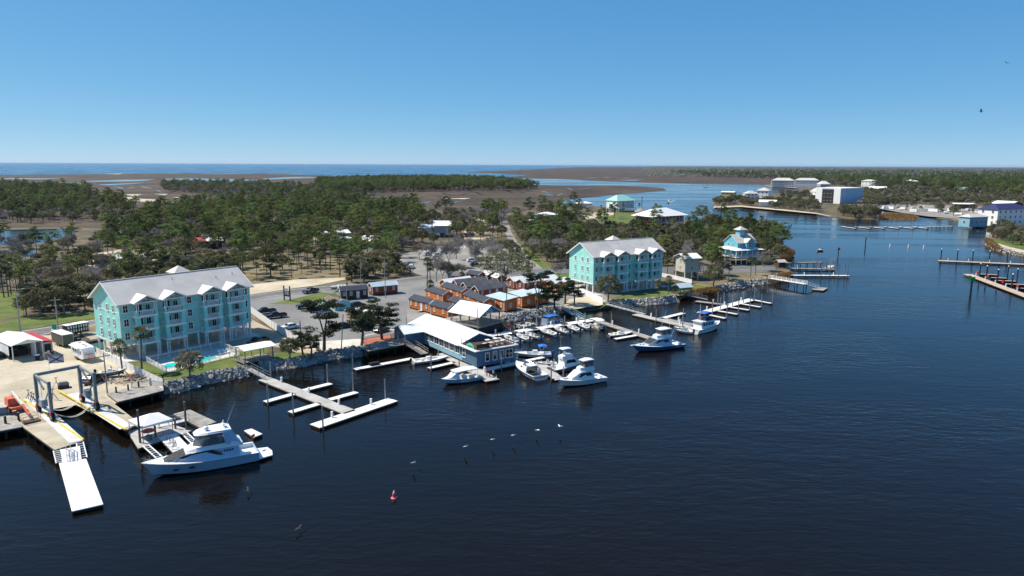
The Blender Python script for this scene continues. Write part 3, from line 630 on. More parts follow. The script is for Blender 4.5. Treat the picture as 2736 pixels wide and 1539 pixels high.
def apartment(loc, rz, label):
    L, D, zf, fh, rise = 30.5, 13.2, 3.2, 3.0, 3.9; ze = zf + 3 * fh; p = 2.3
    t = thing('apartment_building', label, 'building', loc, rz, 'aqua waterfront apartment buildings')
    b = B(); b.extx([(0, zf), (D, zf), (D, ze), (D / 2, ze + rise - .02), (0, ze)], 0, L); b.obj('wall', AQUA, t)
    b = B(); roof_g(b, 0, L, 0, D, ze + .02, rise, .75, .2); rf = b.obj('roof', GREYR, t)
    b = B(); b.box(-.8, L + .8, D / 2 - .18, D / 2 + .18, ze + rise + .16, ze + rise + .27); b.obj('ridge_cap', GREYR, rf)
    for x, y in ((24, 3.5), (14, 4.6), (28.5, 4)): B().tube((x, y, ze + y * rise / 6.6), (x, y, ze + y * rise / 6.6 + .75), .08).obj('vent_pipe', WOODG, rf)
    b = B()                                                   # white trim: skirt, belt, barge boards
    b.box(-.06, L + .06, -.06, .0, zf - .3, zf + .12); b.box(-.06, 0, 0, D, zf - .3, zf + .12); b.box(L, L + .06, 0, D, zf - .3, zf + .12); b.box(-.04, L + .04, D, D + .06, zf - .3, zf + .12)
    for z in (zf + 2 * fh + .75,): b.box(-.05, 0, -.05, D, z, z + .16); b.box(0, L, -.05, 0, z, z + .16)
    for x in (-.05, L - .12): b.box(x, x + .17, -.055, -.003, zf + .12, ze)
    s = rise / (D / 2)
    for x in (-.80, L + .72):
        for sg, y0, y1 in ((1, -.8, D / 2), (-1, D / 2, D + .8)):
            za, zb = (ze - .75 * s, ze + rise) if sg > 0 else (ze + rise, ze - .75 * s)
            b.bar((x + .04, y0, za + .06), (x + .04, y1, zb + .06), .08, .34)
    b.obj('trim', WHITE, t)
    b = B(); b.box(.1, L - .1, .1, D - .1, zf - .25, zf - .002); b.obj('under_floor', WHITE, t)
    b = B(); b.box(-.6, L + .6, -p - .6, D + .6, -.15, .05); b.obj('slab', CONC, t)
    pm = B().box(-.2, .2, -.2, .2, .05, zf - .25).mesh('post', WHITE)
    for y in (.3, 3.4, 6.6, 9.8, 12.9):
        for x in (.3, 4.6, 8, 13.6, 17, 22.2, 26.3, 30.2):
            if y in (.3, 12.9) or x in (.3, 30.2, 13.6, 4.6, 26.3): put('post', pm, t, (x, y, 0))
    for x0, x1 in ((7.2, 12), (18, 22.6)): B().box(x0, x1, 5, 11.5, .05, zf - .25).obj('stair_core', AQUA2, t)
    for x in (1.25, 15.25, L - 1.25):
        for k in range(3): window(t, x, -.03, zf + k * fh + .75, 0, 1.25, 1.75, bars=(1, 1), fr=.16)
    for y in (D - 3.4, 5.9, 3.0):
        for k in range(3): window(t, -.03, y, zf + k * fh + .75, -math.pi / 2, .95, 1.6, bars=(1, 1), fr=.14)
        for k in range(3): window(t, L + .03, y, zf + k * fh + .75, math.pi / 2, .95, 1.6, bars=(1, 1), fr=.14)
    for bx in (2.5, 8.6, 17.5, 23.5):
        W = 4.5
        for k in range(3):
            z = zf + k * fh
            b = B(); b.box(bx, bx + W, -p, -.06, z - .26, z - .02); b.box(bx - .05, bx + W + .05, -p - .07, -p, z - .3, z + .1); b.box(bx - .07, bx, -p, -.06, z - .3, z + .1); b.box(bx + W, bx + W + .07, -p, -.06, z - .3, z + .1)
            b.obj('balcony_floor', WHITE, t)
            b = B(); q = .85 if k < 2 else .5
            hh = fh - .3 if k < 2 else fh - .55
            zt = z + (hh if k < 2 else 1.15)
            B().prism([(bx, -p), (bx + q, -p), (bx + q, -p + .3), (bx + .3, -p + .3), (bx + .3, -p + .9), (bx, -p + .9)], z + .1, zt).obj('bay_pier', AQUA2, t)
            B().prism([(bx + W, -p), (bx + W, -p + .9), (bx + W - .3, -p + .9), (bx + W - .3, -p + .3), (bx + W - q, -p + .3), (bx + W - q, -p)], z + .1, zt).obj('bay_pier', AQUA2, t)
            if k == 2:
                b = B()
                for X in (bx + .12, bx + .55, bx + W - .55, bx + W - .12): b.box(X - .07, X + .07, -p + .02, -p + .2, z + 1.15, z + fh - .2)
                b.box(bx + .02, bx + W - .02, -p, -p + .22, z + 1.15, z + 1.25)
                b.box(bx - .05, bx + W + .05, -p - .02, -p + .25, z + fh - .2, z + fh + .02)
                b.box(bx - .02, bx + .2, -p + .26, -.02, z + fh - .2, z + fh + .02); b.box(bx + W - .2, bx + W + .02, -p + .26, -.02, z + fh - .2, z + fh + .02)
                xm = bx + W / 2
                b.bar((xm, -p + .1, z + fh), (xm, -p + .1, z + fh + 1.15), .12); b.bar((bx + .9, -p + .1, z + fh + .08), (xm, -p + .1, z + fh + .75), .1); b.bar((bx + W - .9, -p + .1, z + fh + .08), (xm, -p + .1, z + fh + .75), .1)
                b.obj('gable_truss', WHITE, t)
            railing(t, [(bx + .9, -p + .12, z + .02), (bx + W - .9, -p + .12, z + .02)], 1.05)
            railing(t, [(bx + .12, -p + 1, z + .02), (bx + .12, -.15, z + .02)], 1.05); railing(t, [(bx + W - .12, -p + 1, z + .02), (bx + W - .12, -.15, z + .02)], 1.05)
            window(t, bx + 1.45, -.03, z + .06, 0, 1.7, 2.25, 'door', (1, 0)); window(t, bx + 3.45, -.03, z + .5, 0, 1.1, 1.6, bars=(1, 0))
        rr = B(); roof_gy(rr, bx, bx + W, -p - .15, 3.0, ze + .05, 1.25, .42, .14); o = rr.obj('bay_roof', GREYRY, t)
        b = B(); xm = bx + W / 2
        for sg in (-1, 1): b.bar((xm + sg * (W / 2 + .45), -p - .6, ze + .02), (xm, -p - .6, ze + 1.36), .07, .26)
        b.obj('barge_board', WHITE, o)
        for X in (bx + .28, bx + W - .28):                      # ladder-like legs under each bay
            b = B()
            for dx in (-.26, .26): b.box(X + dx - .09, X + dx + .09, -p + .02, -p + .22, .05, zf - .3)
            for z in (.5, 1.5, 2.3): b.box(X - .17, X + .17, -p + .04, -p + .2, z, z + .12)
            b.obj('leg', WHITE, t)
    x, y = 20.8, D + 2.2                                       # lift tower behind with its own little roof
    B().box(x - 1.7, x + 1.7, D + .07, D + 3.8, .05, 15.1).obj('lift_tower', AQUA, t)
    b = B(); roof_h(b, x - 1.7, x + 1.7, D + .3, D + 3.8, 15.1, 1.7, .5, .02); b.obj('tower_roof', GREYR, t)
    return t
A1 = G(330, 960); A2 = G(1584, 784)
apartment(A1, math.radians(51.2), 'aqua four-storey apartment building on posts beside the swimming pool')
apartment(A2, math.radians(32), 'aqua four-storey apartment building behind the orange cabins and sandy ramp')
def keep_local(o, rz, x0, x1, y0, y1):
    c, s = math.cos(rz), math.sin(rz); KEEP.append([Vector((o.x + x * c - y * s, o.y + x * s + y * c, 0)) for x, y in ((x0, y0), (x1, y0), (x1, y1), (x0, y1))])
keep_local(A1, math.radians(51.2), -3, 34, -5, 19); keep_local(A2, math.radians(32), -3, 34, -5, 19)

# ---- little cabins
def cabin(label, a, c, W=3.7, wall=ORANGE, end=None, roof=NAVYR, h=2.5, rise=1.0, z=GZ, wins=3, ov=.25, door=True, porch=False, group='tiny cabins of the marina', name='cabin', skirt=True, shed=False, L=None):
    """long wall base runs from pixel a to pixel c; the body lies behind it"""
    P, Q = G(*a, z), G(*c, z); rz = ang(P, Q); L = L or (Q - P).length
    t = thing(name, label, 'cabin', P, rz, group); z0 = .45 if skirt else .02
    b = B(); b.extx([(0, z0), (W, z0), (W, z0 + h), (W / 2, z0 + h + rise - .03), (0, z0 + h)] if not shed else [(0, z0), (W, z0), (W, z0 + h + rise), (0, z0 + h)], 0, L); b.obj('wall', wall, t)
    b = B()
    if shed: b.extx([(-.35, z0 + h - .05), (W + .3, z0 + h + rise + .05), (W + .3, z0 + h + rise + .17), (-.35, z0 + h + .07)], -.3, L + .3)
    else: roof_g(b, 0, L, 0, W, z0 + h, rise, ov, .12)
    b.obj('roof', roof, t)
    cb = B().box(0, .1, 0, .1, z0, z0 + h - .03).mesh('corner_board', WHITE)
    for x in (-.015, L - .085):
        for y in (-.02, W - .08): put('corner_board', cb, t, (x, y, 0))
    s = rise / (W / 2)
    if not shed:
        for x in (-ov - .05, L + ov - .01):
            b = B(); b.bar((x + .03, -ov, z0 + h - ov * s + .05), (x + .03, W / 2, z0 + h + rise + .05), .06, .2); b.bar((x + .03, W + ov, z0 + h - ov * s + .05), (x + .03, W / 2, z0 + h + rise + .05), .06, .2); b.obj('barge_board', WHITE, t)
    if skirt: B().box(.15, L - .15, .15, W - .15, 0, z0 - .01).obj('skid', DARKIN, t)
    n = wins + (1 if door else 0)
    for i in range(n):
        x = L * (i + .5) / n
        if door and i == n // 2:
            window(t, x, -.03, z0 + .05, 0, .95, 2.0, 'door', (0, 1), pane=WHITE)
            b = B(); b.box(x - .8, x + .8, -1.1, -.12, z0 - .15, z0 - .03); b.box(x - .5, x + .5, -1.5, -1.1, z0 - .36, z0 - .24); b.obj('step', WOODG, t)
        else: window(t, x, -.03, z0 + .95, 0, .75, 1.15)
    window(t, -.03, W / 2, z0 + .95, -math.pi / 2, .75, 1.15); window(t, L + .03, W / 2, z0 + .95, math.pi / 2, .75, 1.15)
    keep_local(P, rz, -1, L + 1, -1.5, W + 1)
    return t
cabin('orange cabin with navy roof nearest the white-roofed restaurant, a white door in its long side', (1093, 824), (1147, 838))
cabin('orange cabin with navy roof directly behind the restaurant, dark gable end facing right', (1150, 841.5), (1197, 853), door=False, wins=2)
cabin('orange cabin with navy roof half hidden by a small palm, second row', (1136, 798), (1183, 814), door=False, wins=2)
cabin('orange cabin with navy roof at the back of the pavilion roof, second row', (1200, 829), (1248, 845), door=False, wins=2)
cabin('orange cabin with navy roof below the dark metal roofs, third row far end', (1180, 787), (1232, 805), wins=2)
cabin('orange cabin with navy roof right of the pavilion ridge, third row near end', (1240, 812), (1292, 834), door=False, wins=2)
cabin('cabin with dark ribbed roof and white porch gable, leftmost of the three dark roofs', (1222, 781), (1303, 771), wall=REDWOOD, roof=DARKR, W=3.6, h=2.3, rise=1.2)
cabin('cabin with dark ribbed roof and white porch gable, middle of the three dark roofs', (1247, 789), (1334, 779), wall=REDWOOD, roof=DARKR, W=3.6, h=2.3, rise=1.2)
cabin('cabin with dark ribbed roof and white porch gable, rightmost of the three dark roofs', (1279, 799), (1356, 787), wall=REDWOOD, roof=DARKR, W=3.6, h=2.3, rise=1.2)
cabin('bright orange cabin with pale blue sloping roof, left of the pair by the green bank', (1300, 821), (1347, 835), roof=PALEBLUE, W=4.6, h=3.0, rise=.55, shed=True, wins=2)
cabin('bright orange cabin with pale blue sloping roof, right of the pair by the green bank', (1360, 811), (1394, 824), roof=PALEBLUE, W=4.6, h=3.0, rise=.55, shed=True, wins=2)
cabin('bright orange cabin with pale roof mostly behind the dark cedar by the bank', (1400, 806), (1437, 816), roof=PALEBLUE, W=4.2, h=2.7, rise=.5, shed=True, wins=2)
cabin('orange cabin with long white roof behind the three dark roofs', (1193, 780), (1262, 770), roof=WHITEM, wins=2)
cabin('red-brown cabin with grey gable roof under the bare trees, far left of the back row', (1197, 757), (1226, 760), wall=REDWOOD, roof=DARKR, wins=1)
cabin('red-brown cabin with navy gable roof under the trees, second in the back row', (1246, 752), (1278, 757), wall=REDWOOD, roof=NAVYR, wins=1)
cabin('red cabin with white gable roof at the foot of the live oak, left one', (1288, 752), (1303, 757), wall=REDWOOD, roof=WHITEM, wins=1)
cabin('red cabin with white gable roof at the foot of the live oak, right one', (1313, 760), (1328, 765), wall=REDWOOD, roof=WHITEM, wins=1)
cabin('orange cabin with white roof right of the live oak, its gable end facing the yard', (1373, 774), (1410, 769), wall=REDWOOD, roof=WHITEM, wins=1)
cabin('orange cabin with white roof and arched white door, right of the live oak', (1400, 779), (1440, 772), wall=REDWOOD, roof=WHITEM, wins=1)
cabin('white-roofed cabin behind the cedars, left of three', (1424, 764), (1458, 758), wall=REDWOOD, roof=WHITEM, wins=1)
cabin('white-roofed cabin behind the cedars, middle of three', (1452, 772), (1490, 765), wall=ORANGE, roof=WHITEM, wins=1)
cabin('white-roofed cabin behind the cedars next to the aqua gable wall, right of three', (1484, 780), (1520, 773), wall=ORANGE, roof=WHITEM, wins=1)
cabin('dark brown cabin with charcoal roof beside the entrance lawn', (911, 802.5), (984, 797), wall=BROWNW, roof=NAVYR, W=3.8, wins=3)
cabin('orange cabin with pale metal roof by the road entrance', (996, 790.5), (1063, 784), wall=REDWOOD, roof=PALEBLUE, W=3.8, wins=3, door=False)
cabin('small aqua shed with brown roof beside the parking lot', (861, 820.5), (895, 831), wall=AQUA2, roof=M('brown_shingles', (.16, .12, .11), .9, var=.2), W=5, h=2.2, rise=.8, wins=1, skirt=False, name='shed', group=None)
cabin('tan block house with white roof between the parked cars and the trees', (948, 864), (998, 857), wall=M('tan_block_wall', (.36, .28, .20), .9, var=.1), roof=WHITEM, W=6, h=2.6, rise=.7, wins=2, skirt=False, name='block_house', group=None)

# ---- restaurant on piles
O = G(1274, 982, .8); RZ = math.radians(34.5)
t = thing('restaurant', 'long slate-blue dockside restaurant with white metal roof and roof terrace', 'building', (O.x, O.y, 0), RZ)
W, L, z0, ze = 9.6, 31.0, .9, 4.3
b = B(); b.box(0, W, 0, L, z0, ze); b.obj('wall', BLUEW, t)
b = B(); b.box(-.05, -.006, 6, L - 6, z0 + .05, z0 + 1.2); b.obj('lower_wall', LBLUE, t)
b = B(); b.exty([(0, ze), (W, ze), (W / 2, ze + 1.7)], 7.3, L); b.obj('gable', BLUEW, t)
b = B(); roof_gy(b, 0, W, 7.4, L, ze + .03, 1.75, .7, .14); b.obj('roof', WHITEMY, t)
b = B(); b.extx([(L - 7.5, z0), (L - 1.5, z0), (L - 1.5, ze - .2), (L - 4.5, ze + 1.1), (L - 7.5, ze - .2)], -5, -.06); b.obj('side_wing', BLUEW, t)
b = B(); roof_g(b, -5, -.1, L - 7.5, L - 1.5, ze - .18, 1.3, .5, .12); b.obj('wing_roof', WHITEM, t)
b = B(); b.box(-.75, W + .7, -.6, 7.0, ze + .005, ze + .2); b.obj('terrace_floor', WHITE, t)
b = B(); b.box(.1, W - .1, .1, 6.9, ze + .2, ze + .24); b.obj('terrace_deck', BROWNW, t)
railing(t, [(.1, 6.6, ze + .22), (.1, .1, ze + .22), (W - .1, .1, ze + .22), (W - .1, 6.6, ze + .22)], 1.15, BROWNW, pick=0, mid=True)
b = B(); b.box(.12, 3.2, .16, .22, ze + .45, ze + 1.3); b.obj('terrace_panel', BROWNW, t)
ln = [('left', i) for i in range(9)]
for i in range(9): window(t, -.03, 8.0 + i * 2.35, z0 + 1.25, -math.pi / 2, 1.9, 1.75, bars=(1, 1))
for x in (2.6, 4.5, 6.3): window(t, x, -.03, z0 + .9, 0, 1.1, 1.9, bars=(0, 1))
window(t, 8.2, -.03, z0 + .9, 0, 1.9, 1.9, bars=(1, 1))
window(t, -.03, 5.2, z0 + 1.0, -math.pi / 2, 1.3, 1.9, bars=(0, 1))
pm = B().tube((0, 0, -1.5), (0, 0, z0), .17, n=8).mesh('pile', DARKW)
for y in np.linspace(.4, L - 6, 9):
    for x in (.4, W / 2, W - .4): put('pile', pm, t, (x, y, 0))
def marks(par, x0, x1, z, h, mat, y=-.065, seed=1, rows=1):
    """strokes of lettering too small to read in the photograph"""
    rg = random.Random(seed); b = B()
    for r in range(rows):
        x = x0; zz = z - r * h * 1.6
        while x < x1:
            w = rg.uniform(.5, .9) * h; b.box(x, x + w * .25, y - .012, y, zz, zz + h); b.box(x + w * .25, x + w, y - .012, y, zz + h * rg.choice((0, .4, .8)), zz + h * rg.choice((.95, 1))); x += w * 1.35
    return b.obj('lettering', mat, par)
SIGNG = M('mint_sign', (.10, .55, .38), .5, var=.2, sc=2)
ARCH = [(-1.5, 0), (1.5, 0), (1.5, .3), (1.2, .65), (.6, .92), (0, 1.0), (-.6, .92), (-1.2, .65), (-1.5, .3)]
sg = B().exty(ARCH, -.05, .05).obj('sign_board', SIGNG, t, (-.1, 2.4, ze + .3), -math.pi / 2)
marks(sg, -1.1, 1.1, .18, .26, BLACK)
# terrace furniture
for i, (x, y) in enumerate(((3.0, 1.4), (4.6, 1.5), (6.1, 1.6), (7.6, 1.7), (5.2, 4.0), (7.4, 4.2))):
    P = Vector((O.x, O.y, ze + .24)) + Matrix.Rotation(RZ, 3, 'Z') @ Vector((x, y, 0))
    q = thing('terrace_table', 'white table on the restaurant roof terrace, ' + ('front row nearest the green sign', 'front row second from the sign', 'front row third from the sign', 'front row at the far corner', 'back row left', 'back row right')[i], 'table', P, RZ, 'roof terrace tables')
    B().box(-.5, .5, -.5, .5, .7, .76).obj('table_top', WHITE, q); B().tube((0, 0, .02), (0, 0, .7), .06).obj('leg', WHITE, q); B().lathe([(.3, 0), (.3, .03)], 10).obj('foot', WHITE, q)
keep_local(O, RZ, -6, W + 3, -3, L + 2)

# ---- open pavilion beside it
E0 = G(1278, 872, 2.2); E1 = G(1334, 858, 2.2); rz = ang(E0, E1); Wp = (E1 - E0).length
t = thing('pavilion', 'open timber pavilion with white gable roof and blue sign over the water', 'pavilion', (E0.x, E0.y, 0), rz)
D = 9.5
B().box(-.6, Wp + .6, -.8, D + 4, 1.9, 2.2).obj('deck', DECKW, t)
b = B(); roof_gy(b, 0, Wp, -.3, D, 5.0, 2.1, .7, .12); b.obj('roof', WHITEMY, t)
b = B(); b.exty([(.1, 5.0), (Wp - .1, 5.0), (Wp / 2, 7.0)], -.3, -.2); b.obj('gable_board', BLUEW, t)
pm = B().box(-.12, .12, -.12, .12, 2.2, 5.0).mesh('post', WOODG); pl = B().tube((0, 0, -1.5), (0, 0, 1.9), .17).mesh('pile', DARKW)
for y in np.linspace(0, D, 4):
    for x in (0, Wp): put('post', pm, t, (x, y, 0)); put('pile', pl, t, (x, y, 0))
railing(t, [(-.4, D, 2.2), (-.4, -.6, 2.2), (Wp + .4, -.6, 2.2), (Wp + .4, D, 2.2)], 1.05, WOODG, pick=.3)
B().box(-.5, Wp + .5, -.7, -.5, .1, 1.9).obj('front_boards', DARKW, t)
sg = B().exty([(x * .95, z * 1.15) for x, z in ARCH], -.04, .04).obj('sign_board', LBLUE, t, (Wp / 2 - .4, -.36, 5.15))
marks(sg, -.9, .9, .35, .24, BLUEW, seed=4)
keep_local(E0, rz, -2, Wp + 2, -2, D + 4)
# ------------------------------------------------------------------ docks and piers
YEL = M('yellow_edge_paint', (.70, .52, .04), .6, var=.15)
def dock(label, a, c, w, z=.5, top=DOCKW, th=.45, piles=(), ph=4.2, pr=.13, pmat=STEELP, group=None, name='floating_dock', L=None, fixed=False, ext=0., cap=None):
    """deck along the pixel line a-c; piles = (fraction along, side -1/1)"""
    P, Q = G(*a, z), G(*c, z); rz = ang(P, Q); L = L or (Q - P).length + ext
    t = thing(name, label, 'dock', (P.x, P.y, 0), rz, group)
    B().box(0, L, -w / 2, w / 2, z - .1, z).obj('deck', top, t)
    B().box(.04, L - .04, -w / 2 + .04, w / 2 - .04, z - (th if not fixed else .35), z - .102).obj('fascia', DARKW if fixed else BLACK, t)
    B().box(-.03, L + .03, -w / 2 - .06, -w / 2, z - .16, z - .03).obj('rub_strip', WOODG, t)
    B().box(-.03, L + .03, w / 2, w / 2 + .06, z - .16, z - .03).obj('rub_strip', WOODG, t)
    if fixed:
        pm = B().tube((0, 0, -1.6), (0, 0, z - .35), .14, n=8).mesh('pile', DARKW); n = max(2, int(L / 3.2))
        for i in range(n + 1):
            for s in (-1, 1): put('pile', pm, t, (.25 + (L - .5) * i / n, s * (w / 2 - .2), 0))
    if w > 1.7 and L > 9 and not fixed:
        pm = cached('pedestal', lambda: B().box(-.14, .14, -.14, .14, 0, .95).box(-.17, .17, -.17, .17, .95, 1.05).mesh('power_pedestal', WHITE)); n = max(1, int(L / 8))
        for i in range(n): put('power_pedestal', pm, t, (L * (i + .5) / n, w / 2 - .25, z))
    if piles:
        b = B(); b.tube((0, 0, -1.6), (0, 0, ph), pr, n=10); pm = b.mesh('mooring_pile', pmat)
        cm = B().lathe([(pr + .02, 0), (pr + .02, .12), (.02, .42)], 10).mesh('cap', cap) if cap else None
        for f, s in piles:
            o = put('mooring_pile', pm, t, (f * L, s * (w / 2 + pr + .07), 0))
            if cm: put('cap', cm, o, (0, 0, ph))
    return t
def deckquad(label, px, z, top, name='deck', th=.3, fixed=True, group=None, cat='deck', npile=3, under=DARKW):
    p = [G(x, y, z) for x, y in px]; rz = ang(p[0], p[1]); o = p[0]; R = Matrix.Rotation(-rz, 3, 'Z')
    q = [R @ (x - o) for x in p]; q = [(v.x, v.y) for v in q]
    if sum(q[i][0] * q[(i + 1) % len(q)][1] - q[(i + 1) % len(q)][0] * q[i][1] for i in range(len(q))) < 0: q.reverse()
    t = thing(name, label, cat, (o.x, o.y, 0), rz, group)
    B().prism(q, z - .12, z).obj('deck_surface', top, t)
    cxm = sum(v[0] for v in q) / len(q); cym = sum(v[1] for v in q) / len(q)
    B().prism([(cxm + (x - cxm) * .985, cym + (y - cym) * .985) for x, y in q], z - (th + .12), z - .122).obj('frame', under, t)
    if fixed:
        pm = B().tube((0, 0, -1.6), (0, 0, z - .13), .15, n=8).mesh('pile', DARKW)
        for i in range(len(q)):
            a, c = q[i], q[(i + 1) % len(q)]
            for k in range(npile): f = (k + .5) / npile; put('pile', pm, t, (cxm + (a[0] + (c[0] - a[0]) * f - cxm) * .95, cym + (a[1] + (c[1] - a[1]) * f - cym) * .95, 0))
    return t
def gangway(label, a, za, c, zc, w=1.3, mat=STEELP, deck=CONCF, rails=True, name='gangway', arch=False, group=None):
    P, Q = G(*a, za), G(*c, zc); rz = math.atan2(Q.y - P.y, Q.x - P.x); L = math.hypot(Q.x - P.x, Q.y - P.y)
    t = thing(name, label, 'gangway', (P.x, P.y, 0), rz, group); dz = zc - za
    b = B(); b.add([(0, -w / 2, za), (L, -w / 2, zc), (L, w / 2, zc), (0, w / 2, za), (0, -w / 2, za - .12), (L, -w / 2, zc - .12), (L, w / 2, zc - .12), (0, w / 2, za - .12)],
        [(0, 1, 2, 3), (7, 6, 5, 4), (0, 4, 5, 1), (1, 5, 6, 2), (2, 6, 7, 3), (3, 7, 4, 0)]); b.obj('walkway', deck, t)
    if rails:
        for s in (-1, 1):
            b = B(); y = s * (w / 2 + .03); n = max(2, int(L / 1.5))
            for h in (.5, 1.05): b.bar((0, y, za + h), (L, y, zc + h), .07)
            for i in range(n + 1): f = i / n; b.bar((L * f, y, za + dz * f - .1), (L * f, y, za + dz * f + 1.05), .06)
            if arch:
                for i in range(n): b.bar((L * i / n, y, za + dz * i / n), (L * (i + 1) / n, y, za + dz * (i + 1) / n + 1.05), .045)
            b.obj('handrail', mat, t)
    return t
def ladder_truss(label, a, za, c, zc, w=.9):
    P, Q = G(*a, za), G(*c, zc); rz = ang(P, Q); L = math.hypot(Q.x - P.x, Q.y - P.y)
    t = thing('stand_off_truss', label, 'truss', (P.x, P.y, 0), rz, 'ladder-like dock braces')
    for s in (-1, 1): B().bar((0, s * w / 2, za), (L, s * w / 2, zc), .14).obj('chord', WHITE, t)
    n = 7
    for i in range(n): f = (i + .5) / n; B().bar((L * f, -w / 2, za + (zc - za) * f), (L * f, w / 2, za + (zc - za) * f), .1).obj('rung', WHITE, t)
# T-shaped dock below the left apartment building
dock('long grey walkway dock leading from the gangway to the white T-head', (706, 1011), (936, 1101), 2.5, top=CONCF, piles=((.0, 1),), ph=3.6)
g = 'white finger docks of the T-shaped dock'
dock('white finger dock left of the grey walkway, nearer the apartment lawn', (708, 1073), (787, 1051), 1.35, piles=((.01, -1),), group=g)
dock('white finger dock right of the grey walkway, nearer the apartment lawn', (812, 1042), (884, 1024), 1.35, piles=((.97, 1),), group=g)
dock('white finger dock left of the grey walkway, nearer the T-head', (775, 1101), (855, 1077), 1.35, piles=((.01, -1),), group=g)
dock('white finger dock right of the grey walkway, nearer the T-head', (881, 1067), (953, 1047), 1.35, piles=((.97, 1),), group=g)
dock('wide white T-head dock at the end of the grey walkway', (841, 1138), (1050, 1067), 2.6, piles=((.03, -1), (.97, 1)))
# shelter and gangway above it
S0 = G(654, 962, 1.9); S1 = G(715, 950, 1.9); rz = ang(S0, S1)
t = thing('dock_shelter', 'white-roofed gangway shelter on posts at the apartment seawall', 'shelter', (S0.x, S0.y, 0), rz)
L = (S1 - S0).length
B().box(-1.2, L + .4, -2.2, 2.4, 1.72, 1.9).obj('deck', DECKW, t)
b = B(); b.extx([(-2.6, 4.4), (0, 4.9), (2.6, 4.4), (2.6, 4.52), (0, 5.02), (-2.6, 4.52)], -1.2, L + .9); b.obj('roof', WHITEM, t)
pm = B().box(-.09, .09, -.09, .09, -1, 4.45).mesh('post', WOODG)
for x in (-.8, L / 2, L + .2):
    for y in (-2.0, 2.2): put('post', pm, t, (x, y, 0))
railing(t, [(L + .3, -2.1, 1.9), (-1.1, -2.1, 1.9), (-1.1, 2.3, 1.9)], 1.0, WOODG, pick=.35)
gangway('sloping gangway with white handrails from the shelter to the grey walkway', (664, 985), 1.9, (716, 1012), .56)
dock('narrow white floating dock left of the restaurant with a black box on it', (948, 986), (1102, 957), 1.5, piles=((0, 1),), ph=3.4)
P = G(1000, 975, .5); tag(B().box(-1.1, 1.1, -.45, .45, 0, .5).box(-1.15, 1.15, -.5, .5, .5, .58).obj('dock_box', BLACK, None, P, ang(G(948, 986, .5), G(1102, 957, .5))), 'black storage box on the narrow white dock left of the restaurant', 'box')
# restaurant docks
dock('grey concrete dock running along the restaurant windows', (1184, 943), (1317, 1016), 3.0, top=CONCF, piles=((.05, -1), (.5, -1)), ph=1.8)
dock('short white finger dock in front of the restaurant windows', (1146, 983), (1215, 967), 1.2, piles=((0, -1),), ph=3.4)
dock('white dock below the restaurant end wall', (1292, 988), (1378, 970), 1.8, piles=((.45, -1), (.95, -1)), ph=3.2)
dock('grey boat pier between the moored sport boats', (1440, 968), (1490, 1011), 2.2, top=CONCF, piles=((.98, -1), (.98, 1), (.5, 1)), ph=2.8)
dock('white dock strip joining the restaurant dock to the boat pier', (1378, 969), (1452, 954), 1.2)
dock('long white rental dock from the restaurant to the marina gangway', (1290, 899), (1580, 855), 2.6, piles=((.25, 1), (.5, 1), (.7, -1), (.9, -1)), ph=3.2)
dock('grey pier from the long white rental dock to the blue-hulled sport boat', (1597, 857), (1738, 903), 2.2, top=DECKW, piles=((.2, 1),), ph=3.4)
dock('little white finger dock beside the single grey skiff', (1644, 905), (1702, 895), 1.2)
gangway('blue-painted gangway down the rocky bank to the rental dock', (1488, 815), 1.6, (1556, 852), .55, mat=LBLUE)
gangway('long arched gangway with truss handrails below the right apartment building', (1620, 812), 1.6, (1722, 839), .55, arch=True, w=1.5)
dock('grey dock continuing the long arched gangway to the trawler', (1697, 839), (1850, 875), 2.6, top=CONCF, piles=((.45, -1), (.9, -1)), ph=3.6)
dock('short white finger dock pointing at the right apartment building', (1764, 851), (1826, 836), 1.6)
dock('grey wooden side dock behind the trawler stern', (1764, 849), (1856, 868), 1.8, top=DECKW, piles=((.6, 1),))
gangway('gangway from the small hut on posts to the comb-shaped dock', (1836, 788), 1.9, (1890, 800), .55)
dock('grey walkway of the comb-shaped dock', (1860, 804), (1948, 815), 1.8, top=DECKW, piles=((.7, -1), (.8, 1)))
dock('white main deck of the comb-shaped dock', (1873, 836), (2010, 799), 2.8)
for i, (a, c) in enumerate((((1897, 841), (1938, 850)), ((1919, 830), (1970, 839)), ((1952, 820), (2001, 828)), ((1981, 811), (2032, 820)), ((2010, 800), (2061, 810)))):
    dock('narrow finger of the comb-shaped dock, %s from the trawler' % ('first', 'second', 'third', 'fourth', 'fifth')[i], a, c, 1.0, piles=((.98, 1), (.03, 1)), ph=4.4, group='fingers of the comb-shaped dock')
S0 = G(1808, 786, 1.9); S1 = G(1838, 783, 1.9); rz = ang(S0, S1)
t = thing('dock_hut', 'small brown open hut with pale roof on posts beside the grassy bank', 'hut', (S0.x, S0.y, 0), rz)
L = 4.4; B().box(-.6, L + .6, -2, 2, 1.7, 1.88).obj('deck', DECKW, t)
b = B(); roof_g(b, 0, L, -1.7, 1.7, 4.4, .9, .5, .12); b.obj('roof', PALEBLUE, t)
pm = B().box(-.1, .1, -.1, .1, -1, 4.4).mesh('post', BROWNW)
for x in (0, L):
    for y in (-1.7, 1.7): put('post', pm, t, (x, y, 0))
railing(t, [(-.5, -1.9, 1.88), (L + .5, -1.9, 1.88)], 1.0, BROWNW, pick=.2); railing(t, [(-.5, -1.9, 1.88), (-.5, 1.9, 1.88)], 1.0, BROWNW, pick=.2)
